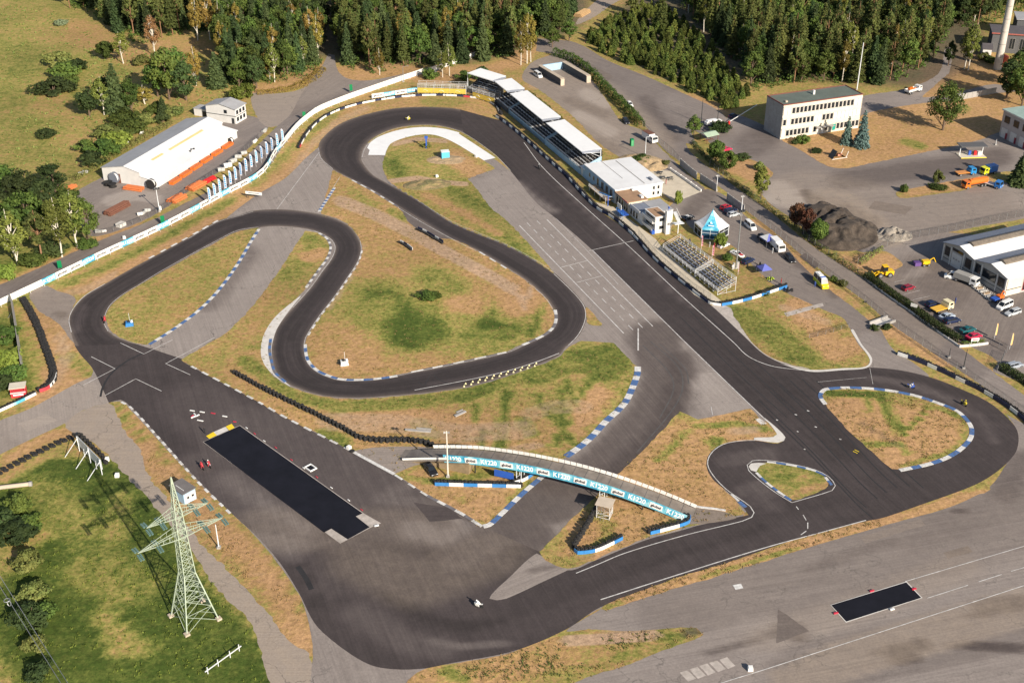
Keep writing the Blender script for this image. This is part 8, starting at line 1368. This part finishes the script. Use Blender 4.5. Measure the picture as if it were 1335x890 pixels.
# trees one by one: kind, name, base, height, width scale, label
T = [('broad', 'broadleaf_tree', (221, 130), 17.5, 1.25, 'large green broadleaf tree above the storage hall, left of a darker one'), ('dark', 'dark_broadleaf_tree', (243, 131), 13, 1.15, 'dark round broadleaf tree just behind the white house annex'), ('spruce', 'conifer_tree', (154, 147), 16, 1.3, 'pointed green conifer left of the storage hall scrub'), ('birch', 'birch_tree', (136, 150), 12, 1.0, 'leaning birch beside the pointed conifer left of the hall'), ('dark', 'dark_broadleaf_tree', (117, 152), 9, .95, 'low dark tree at the meadow edge left of the conifer'), ('yellow', 'olive_shrub', (189, 136), 6, 1.1, 'yellow green bushy tree right of the pointed conifer'), ('spruce', 'small_spruce', (213, 150), 6, .6, 'small dark spruce standing above the storage hall roof'), ('dbush', 'dark_shrub', (212, 160), 3.2, 1.2, 'low dark shrub below the small spruce above the hall'),
 ('orange', 'russet_birch', (202, 74), 15, 1.0, 'russet pink birch with white trunk at the wood edge'), ('yellow', 'yellow_birch_tree', (258, 53), 16, 1.1, 'golden birch standing left of its twin at the wood edge'), ('yellow', 'yellow_birch_tree', (274, 52), 16.5, 1.1, 'golden birch standing right of its twin at the wood edge'), ('birch', 'birch_tree', (161, 83), 11, 1.1, 'olive birch with white stem beside the round dark bush'), ('round', 'round_tree', (139, 78), 7, 1.25, 'round dark green bush tree in the upper meadow'), ('weed', 'olive_shrub', (185, 84), 3.6, 1.6, 'wide olive shrub at the foot of the russet birch'), ('yellow', 'yellow_birch_tree', (256, 112), 13, .9, 'yellow birch right behind the large green tree'), ('broad', 'broadleaf_tree', (292, 72), 15, 1.0, 'dark green broadleaf tree right of the golden birches'), ('spruce', 'spruce_tree', (283, 114), 12, 1.1, 'green spruce with tiered branches above the white house'), ('dark', 'dark_broadleaf_tree', (300, 104), 11, 1.0, 'dark tree right of the tiered spruce above the white house'), ('spruce', 'spruce_tree', (325, 106), 10, 1.1, 'small spruce at the roadside edge of the middle wood'), ('lbush', 'bright_shrub', (316, 128), 5, 2.0, 'bright green round shrub beside the white house'), ('yellow', 'yellow_birch_tree', (313, 88), 9, .8, 'small yellow birch between the dark trees above the house'),
 ('bush', 'scrub_bush', (112, 196), 3.4, 1.6, 'small green bush at the far left end of the hall scrub'), ('weed', 'scrub_bush', (143, 178), 4, 2.2, 'olive bush uphill of the hall scrub'), ('bush', 'scrub_bush', (205, 146), 3.6, 1.6, 'green bush between conifer and hall roof'), ('weed', 'olive_shrub', (228, 150), 2.6, 1.5, 'olive weeds behind the hall end by the annex'), ('dark', 'dark_broadleaf_tree', (140, 138), 10, 1.0, 'dark tree behind the pointed conifer'), ('broad', 'broadleaf_tree', (172, 146), 11, .9, 'broadleaf tree right beside the pointed conifer'), ('broad', 'broadleaf_tree', (233, 118), 15, 1.1, 'upper green broadleaf tree behind the hall pair'), ('broad', 'broadleaf_tree', (206, 126), 12, .95, 'left shoulder tree of the large pair above the hall'),
 ('gbush', 'meadow_shrub', (80, 33), 2.4, 1.3, 'small grey green shrub at the top of the meadow'), ('dbush', 'meadow_shrub', (60, 179), 2.8, 1.4, 'small dark shrub alone low in the meadow'), ('dbush', 'meadow_shrub', (70, 121), 5.0, 3.1, 'wide dark shrub at the front of the meadow group'), ('bush', 'meadow_shrub', (84, 100), 5.2, 2.6, 'olive shrub in the middle of the meadow group'), ('weed', 'meadow_shrub', (78, 86), 5, 2.4, 'olive shrub at the back of the meadow group'), ('dbush', 'meadow_shrub', (101, 90), 3.4, 1.9, 'dark shrub at the right of the meadow group'), ('bush', 'meadow_shrub', (90, 110), 3.4, 1.6, 'small shrub right of the front one in the meadow group'),
 ('bush', 'scrub_bush', (174, 172), 4.2, 2.0, 'green bush behind the middle of the storage hall'), ('lbush', 'scrub_bush', (152, 190), 4.4, 2.3, 'bright bush behind the left half of the storage hall'), ('bush', 'scrub_bush', (136, 200), 4.4, 2.4, 'green bush farther left behind the storage hall'), ('dbush', 'scrub_bush', (121, 214), 3.6, 2.0, 'dark bush at the left end of the hall scrub'), ('bush', 'scrub_bush', (165, 160), 5, 2.4, 'big bush below the pointed conifer'), ('weed', 'scrub_bush', (190, 160), 3, 1.8, 'olive weed bush behind the storage hall roof'),
 ('birch', 'birch_tree', (81, 335), 15.5, 1.15, 'birch with two white trunks in the left roadside clump'), ('birch', 'birch_tree', (101, 323), 15, 1.15, 'tall birch in the middle of the left roadside clump'), ('broad', 'broadleaf_tree', (116, 318), 12.5, .80, 'dark green tree at the right end of the left roadside clump'), ('pine', 'pine_tree', (55, 338), 12.5, 1.0, 'pine with reddish trunk in the left roadside clump'), ('birch', 'birch_tree', (24, 346), 14, 1.2, 'birch at the left border of the roadside clump'), ('broad', 'broadleaf_tree', (40, 312), 13, 1.2, 'broadleaf tree behind the left roadside clump pine'), ('dark', 'dark_broadleaf_tree', (64, 300), 14, 1.15, 'dark tree behind the two trunked birch on the left'), ('dark', 'dark_broadleaf_tree', (8, 306), 13, 1.2, 'dark tree cut by the left border above the road'), ('broad', 'broadleaf_tree', (92, 292), 11, 1.0, 'broadleaf tree at the yard corner behind the left birches'), ('dark', 'dark_broadleaf_tree', (34, 268), 10, 1.3, 'dark spreading tree at the lower meadow edge'), ('dark', 'dark_broadleaf_tree', (72, 250), 8, 1.1, 'low dark tree at the left end of the yard fence'), ('broad', 'broadleaf_tree', (8, 250), 8, 1.1, 'low tree at the left border below the meadow'), ('dbush', 'scrub_bush', (70, 330), 3, 1.8, 'dark bush beneath the two trunked birch'), ('bush', 'scrub_bush', (112, 322), 2.4, 1.4, 'green bush beneath the last tree of the left clump'), ('bush', 'scrub_bush', (40, 345), 3, 1.8, 'green bush beneath the left clump pine'), ('lbush', 'scrub_bush', (6, 362), 3.4, 1.6, 'bright bush at the left border beside the road'),
 ('bush', 'corner_bush', (4, 446), 4, 2.0, 'big green bush by the left border behind the plank fence'), ('lbush', 'corner_bush', (10, 476), 3.6, 2.0, 'bright bush above the red kiosk'), ('bush', 'corner_bush', (22, 492), 3.2, 1.6, 'green bush right behind the red kiosk'), ('dbush', 'corner_bush', (2, 505), 3, 1.6, 'dark bush at the left border beside the red kiosk'),
 ('bush', 'field_shrub', (26, 664), 3.6, 1.2, 'green shrub at the top of the pylon field scrub'), ('dbush', 'field_shrub', (20, 700), 3.4, 2.0, 'wide dark shrub in the pylon field scrub'), ('bush', 'field_shrub', (36, 690), 3.0, 1.5, 'green shrub right of the wide dark one in the pylon field'), ('weed', 'field_shrub', (39, 742), 4.2, 1.3, 'tall willow shrub in the pylon field scrub'), ('weed', 'field_shrub', (46, 780), 3.2, 1.4, 'yellow green shrub below the willow in the pylon field'), ('dbush', 'field_shrub', (42, 812), 3.6, 1.7, 'big dark shrub beneath the power cable'), ('bush', 'field_shrub', (58, 806), 3.0, 1.2, 'green shrub right of the big dark one beneath the cable'), ('weed', 'field_shrub', (46, 846), 2.4, 1.0, 'small yellowish shrub near the bottom left corner'), ('dbush', 'field_shrub', (52, 880), 2.6, 1.2, 'dark shrub at the bottom left corner'), ('dbush', 'field_shrub', (4, 690), 3.6, 1.6, 'dark shrub at the left border of the pylon field'),
 ('big', 'large_tree', (1229, 170), 17.0, 1.12, 'large round crowned tree alone on the dry lawn'), ('blue', 'blue_spruce', (1103, 188), 9.5, .82, 'smaller blue spruce in front of the office block'), ('blue', 'blue_spruce', (1122, 192), 12.5, 1.05, 'larger blue spruce in front of the office block'), ('bush', 'lawn_shrub', (1046, 187), 3.2, 1.3, 'round shrub at the corner of the office lawn'), ('dbush', 'lawn_shrub', (1064, 199), 1.6, .9, 'low dark juniper on the office lawn'), ('dbush', 'lawn_shrub', (1036, 188), 1.6, .6, 'small shrub at the left corner of the office block'),
 ('birch', 'birch_tree', (1257, 90), 16.5, 1.2, 'tall loose birch left of the chimney foot'), ('birch', 'birch_tree', (1262, 92), 17.5, 1.1, 'second tall birch just right of the first by the chimney'), ('dark', 'dark_broadleaf_tree', (1236, 86), 10, .7, 'dark tree beside the bend of the narrow lane'), ('dark', 'dark_broadleaf_tree', (1312, 128), 14, 1.15, 'dark broadleaf tree behind the garage building'), ('broad', 'broadleaf_tree', (1332, 138), 15, 1.3, 'green tree at the right border above the garage'), ('broad', 'broadleaf_tree', (1322, 112), 13, 1.2, 'green tree in front of the boiler house'), ('dark', 'dark_broadleaf_tree', (1338, 100), 12, 1.2, 'dark tree at the right border by the boiler house'), ('bush', 'scrub_bush', (1290, 82), 3, 1.3, 'bush at the white annex beside the chimney'), ('weed', 'scrub_bush', (1283, 78), 3, 1.2, 'weedy shrub left of the white annex'),
 ('broad', 'gatehouse_tree', (904, 178), 7.5, .62, 'small tree beside the gatehouse shelter'), ('dbush', 'gatehouse_bush', (938, 171), 3.4, 1.8, 'dark round bush between the gatehouse and the gate pole'), ('round', 'round_tree', (933, 211), 7.2, 1.15, 'left of two round trees above the bend of the public road'), ('round', 'round_tree', (948, 222), 6.6, 1.15, 'right of two round trees above the bend of the public road'), ('column', 'column_tree', (992, 258), 9.8, 1.25, 'column shaped tree on the verge of the public road'), ('weed', 'small_shrub', (990, 222), 3, .8, 'small yellow green shrub on the round dry lawn'), ('lbush', 'patio_shrub', (884, 265), 4.2, .7, 'bright spiky plant at the terrace corner'), ('dbush', 'garden_shrub', (968, 207), 1.8, 1.3, 'low shrubs round the white garden post'),
 ('redtree', 'red_leaved_tree', (1036, 296), 7.6, 1.1, 'left of two red brown trees beside the gravel heap'), ('redtree', 'red_leaved_tree', (1051, 305), 7.6, 1.1, 'right of two red brown trees beside the gravel heap'), ('round', 'round_tree', (1066, 316), 7.0, .95, 'fresh green tree right of the red brown pair'), ('spruce', 'spruce_tree', (1330, 240), 10.5, 1.2, 'small spruce at the right border by the blue cab lorry'), ('bush', 'island_shrub', (1179, 250), 2.6, .7, 'small shrub at the tip of the dry traffic island'), ('bush', 'island_shrub', (1222, 246), 1.4, 1.4, 'low green patch shrub on the dry traffic island'), ('weed', 'island_tree', (1222, 238), 4.2, .8, 'thin young tree on the dry traffic island'),
 ('lbush', 'paddock_tree', (939, 321), 4.2, .9, 'small bright tree in front of the pavilion tent'), ('bush', 'paddock_shrub', (947, 339), 2.2, .8, 'small shrub beside the white striped race car'), ('bush', 'paddock_shrub', (996, 384), 1.0, .8, 'low green patch behind the bright blue barrier'), ('bush', 'reed_clump', (556, 389), 2.2, 1.3, 'bright green reed clump in the big infield'), ('bush', 'reed_clump', (566, 388), 1.8, .9, 'second smaller green clump in the big infield'), ('dbush', 'verge_shrub', (1140, 429), 1.3, .6, 'dark shrub by the paddock exit on the verge'), ('bush', 'verge_shrub', (1086, 366), 1.5, .6, 'green shrub at the fence right of the ambulance'), ('dbush', 'verge_shrub', (1156, 428), 1.3, .6, 'dark shrub at the small concrete culvert'), ('weed', 'verge_shrub', (1098, 372), 1.5, .7, 'small weedy shrub along the mesh fence'), ('bush', 'mound_shrub', (838, 209), 2.2, 1.6, 'green weeds on the sandy mound behind the club house'), ('weed', 'mound_shrub', (868, 214), 1.4, .7, 'small weed tuft on the sandy slope by the terrace'),
 ('yellow', 'yellow_birch_tree', (679, 85), 17, .95, 'first of three golden birches behind the short grandstand'), ('yellow', 'yellow_birch_tree', (687, 83), 19.5, 1.05, 'second of three golden birches behind the short grandstand'), ('yellow', 'yellow_birch_tree', (692, 81), 18, 1.0, 'third of three golden birches behind the short grandstand'), ('birch', 'birch_tree', (586, 99), 12, .9, 'birch between the white fence ends behind the hairpin'), ('birch', 'birch_tree', (577, 101), 10, .9, 'small birch left of the scaffold stand masts'), ('bush', 'verge_shrub', (560, 103), 4.5, 1.6, 'green bush at the end of the white fence'), ('bush', 'verge_shrub', (605, 104), 3.6, 1.5, 'green bush behind the triple scaffold stand'), ('dbush', 'verge_shrub', (628, 103), 5, 1.6, 'dark bush beside the angled grandstand'), ('broad', 'broadleaf_tree', (720, 62), 9, .8, 'broadleaf tree at the bend of the public road'), ('broad', 'broadleaf_tree', (742, 54), 9, .8, 'broadleaf tree between the road bend and the forest track'), ('yellow', 'yellow_birch_tree', (495, 98), 10, .8, 'yellow birch at the roadside by the white fence'), ('weed', 'olive_shrub', (556, 192), 1.4, .8, 'tuft at the foot of the blue signal post')]
for k, nm, px, h, w, lb in T: q_ = px[1] < 365 and px[0] < 330; tree(k, nm, lb, px, h*(1.15 if q_ else 1.05), w*(1.22 if q_ else 1.08))
# hedges: clipped and wild
def hedge(name, label, path, h, w, lm, leaf=.30, dens=26, wild=.25, cat='hedge'):
    pl = spline(path, False, .5); L = plen(pl); n = int(L*dens*(h + w)); c = pl[len(pl)//2]; pts = resample(pl, 400); i = RNG.integers(0, 399, n); t = RNG.uniform(0, 1, n)
    A = np.array([(p.x - c.x, p.y - c.y) for p in pts]); b = A[i] + (A[i+1] - A[i])*t[:, None]; d = A[i+1] - A[i]; d /= np.linalg.norm(d, axis=1)[:, None] + 1e-9; nn = np.stack([-d[:, 1], d[:, 0]], 1)
    bump = np.array([noise.noise(Vector((x*.5, y*.5, 2))) for x, y in A])[i]; hh = h*(1 + wild*bump); ww = w*(1 + wild*bump)
    th = RNG.uniform(0, math.pi, n); rr = RNG.uniform(.75, 1.0, n); e = 5 if wild < .2 else 2.4
    ca, sa = np.cos(th), np.sin(th); k = (np.abs(ca)**e + np.abs(sa)**e)**(-1/e)
    off = ca*k*rr*ww/2; z = np.abs(sa*k*rr)*hh
    P = np.stack([b[:, 0] + nn[:, 0]*off, b[:, 1] + nn[:, 1]*off, z], 1); N = np.stack([nn[:, 0]*ca, nn[:, 1]*ca, sa], 1)
    V, F = cloud(P, N, leaf); t = thing(name, label, cat, (c.x, c.y, 0)); link(bpy.data.objects.new('foliage', mesh_np('foliage', V, F, LM[lm])), t)
    mb = MB(); [mb.bar((A[q][0], A[q][1], 0), (A[q][0], A[q][1], h*.6), .08) for q in range(4, 400, 9)]; mb.build('stem', BARK, t); return t
hedge('clipped_hedge', 'long clipped dark green hedge between the public road and the factory lot', [(1129, 361), (1160, 384), (1192, 406), (1220, 427), (1252, 447)], 1.7, 2.4, 'dark', .26, 60, .08)
hedge('clipped_hedge', 'dark hedge at the right border below the open gate', [(1303, 480), (1318, 488), (1335, 498), (1360, 514)], 1.6, 2.2, 'dark', .26, 50, .1)
hedge('wild_hedge', 'wild green hedge between the gravel car park and the public road', [(722, 72), (745, 79), (765, 92), (785, 112), (805, 133), (824, 152), (836, 166)], 2.8, 3.0, 'broad', .34, 22, .6)
hedge('grass_hedge', 'low scrubby hedge behind the roofed grandstands', [(690, 124), (712, 142), (738, 166), (762, 188), (783, 203)], 1.8, 2.2, 'weed', .30, 22, .5)
hedge('weed_strip', 'weedy growth along the depot side fence of the public road', [(950, 235), (970, 250), (1000, 271), (1030, 293), (1058, 315), (1090, 338), (1122, 358)], 1.3, 1.8, 'weed', .26, 14, .8)
hedge('weed_strip', 'weeds along the mesh fence beside the gravel heap', [(1120, 345), (1135, 335), (1150, 326)], 1.5, 1.6, 'weed', .26, 20, .7)
hedge('flower_bed', 'yellow green planting behind the cream kerb by the entrance sign', [(1254, 449), (1270, 447.5), (1284, 446)], .8, 1.4, 'lime', .22, 30, .3, 'flower bed')
hedge('roadside_growth', 'dark growth along the road edge by the gatehouse trees', [(903, 186), (915, 200), (930, 216), (950, 230)], 1.1, 1.6, 'dark', .26, 20, .6)
hedge('straw_reeds', 'tall straw coloured grass strip before the middle wood', [(335, 122), (360, 120), (388, 114), (408, 102), (420, 90)], 1.5, 4.5, 'yellow', .3, 12, .6, 'reeds')
hedge('scrub_edge', 'young scrub along the storage yard back fence', [(96, 236), (120, 222), (150, 203), (190, 180), (225, 160)], 1.8, 2.6, 'weed', .3, 14, .8)
# loose tussocks of tall grass over the nearer ground, one mass
def tussocks(label, polys, n, size, lm, h):
    P, N = [], []
    for poly, w in polys:
        Q = [G(*p) for p in poly]; W2 = [(q.x, q.y) for q in Q]; x0, x1, y0, y1 = min(q.x for q in Q), max(q.x for q in Q), min(q.y for q in Q), max(q.y for q in Q); k = 0
        while k < int(n*w):
            p = (RNG.uniform(x0, x1), RNG.uniform(y0, y1))
            if inside(p, W2) and noise.noise(Vector((p[0]*.12, p[1]*.12, 5))) > -.35:
                k += 1; m = RNG.integers(4, 9); P.append(np.stack([p[0] + RNG.normal(0, .22, m), p[1] + RNG.normal(0, .22, m), RNG.uniform(.08, h, m)], 1)); N.append(RNG.normal(0, 1, (m, 3))*[1, 1, .4])
    V, F = cloud(np.concatenate(P), np.concatenate(N), size, 1.3, np.tile([0, 0, 1.0], (sum(len(p) for p in P), 1))); o = link(bpy.data.objects.new('grass_tufts', mesh_np('grass_tufts', V, F, LM[lm])), None); tag(o, label, 'grass', kind='stuff')
tussocks('scattered green grass tussocks over the pylon field', [([(0, 640), (90, 585), (130, 620), (250, 720), (330, 830), (345, 890), (0, 890)], 1)], 500, .26, 'lime', .2)
tussocks('scattered straw coloured tussocks on the dry verges', [([(545, 885), (700, 845), (880, 822), (750, 885)], .5)], 420, .22, 'weed', .2)
V_ = [(ISL[k], w_) for k, w_ in (('A', .06), ('B', .10), ('C', .24), ('D', .26), ('E', .14), ('F', .12), ('H', .06), ('I', .07), ('J', .04))]
tussocks('fine dry grass tufts over the straw islands of the circuit', V_ + [([(160, 530), (200, 590), (260, 650), (330, 720), (390, 790), (400, 820), (340, 780), (255, 695), (190, 600)], .08)], 2600, .20, 'straw', .12)
tussocks('fine green grass tufts over the islands of the circuit', V_, 2200, .20, 'turf', .12)
tussocks('rough grass clumps over the meadow and scrub edge', [([(0, 0), (90, 20), (170, 90), (130, 210), (0, 240)], .5), ([(110, 60), (260, 70), (300, 130), (150, 150), (110, 200)], .5)], 900, .5, 'weed', .5)
# power cables crossing the lower left corner
t = thing('power_cable', 'pair of thin power cables crossing the lower left corner', 'cable', G(40, 830)); c = t.location
for dy in (0, 7): part('wire', lambda m: m.tube([G(-14 + dy*.3 + 106*u, 742 + 168*u, 9 - 2.5*math.sin(math.pi*u)) - c for u in np.linspace(0, 1, 9)], .05, 5), STEEL, t, (dy*.12, 0, 0))
part('insulator', lambda m: (m.torus(G(9, 782, 8) - c, (0, 0, 1), .5, .07, 12, 5), m.torus(G(12, 786, 7.6) - c, (1, 0, .4), .45, .07, 12, 5)), STEEL, t)

print('TREES', {k: sum(1 for o in bpy.data.objects if o.name.split('.')[0] == k) for k in set(NM.values())})
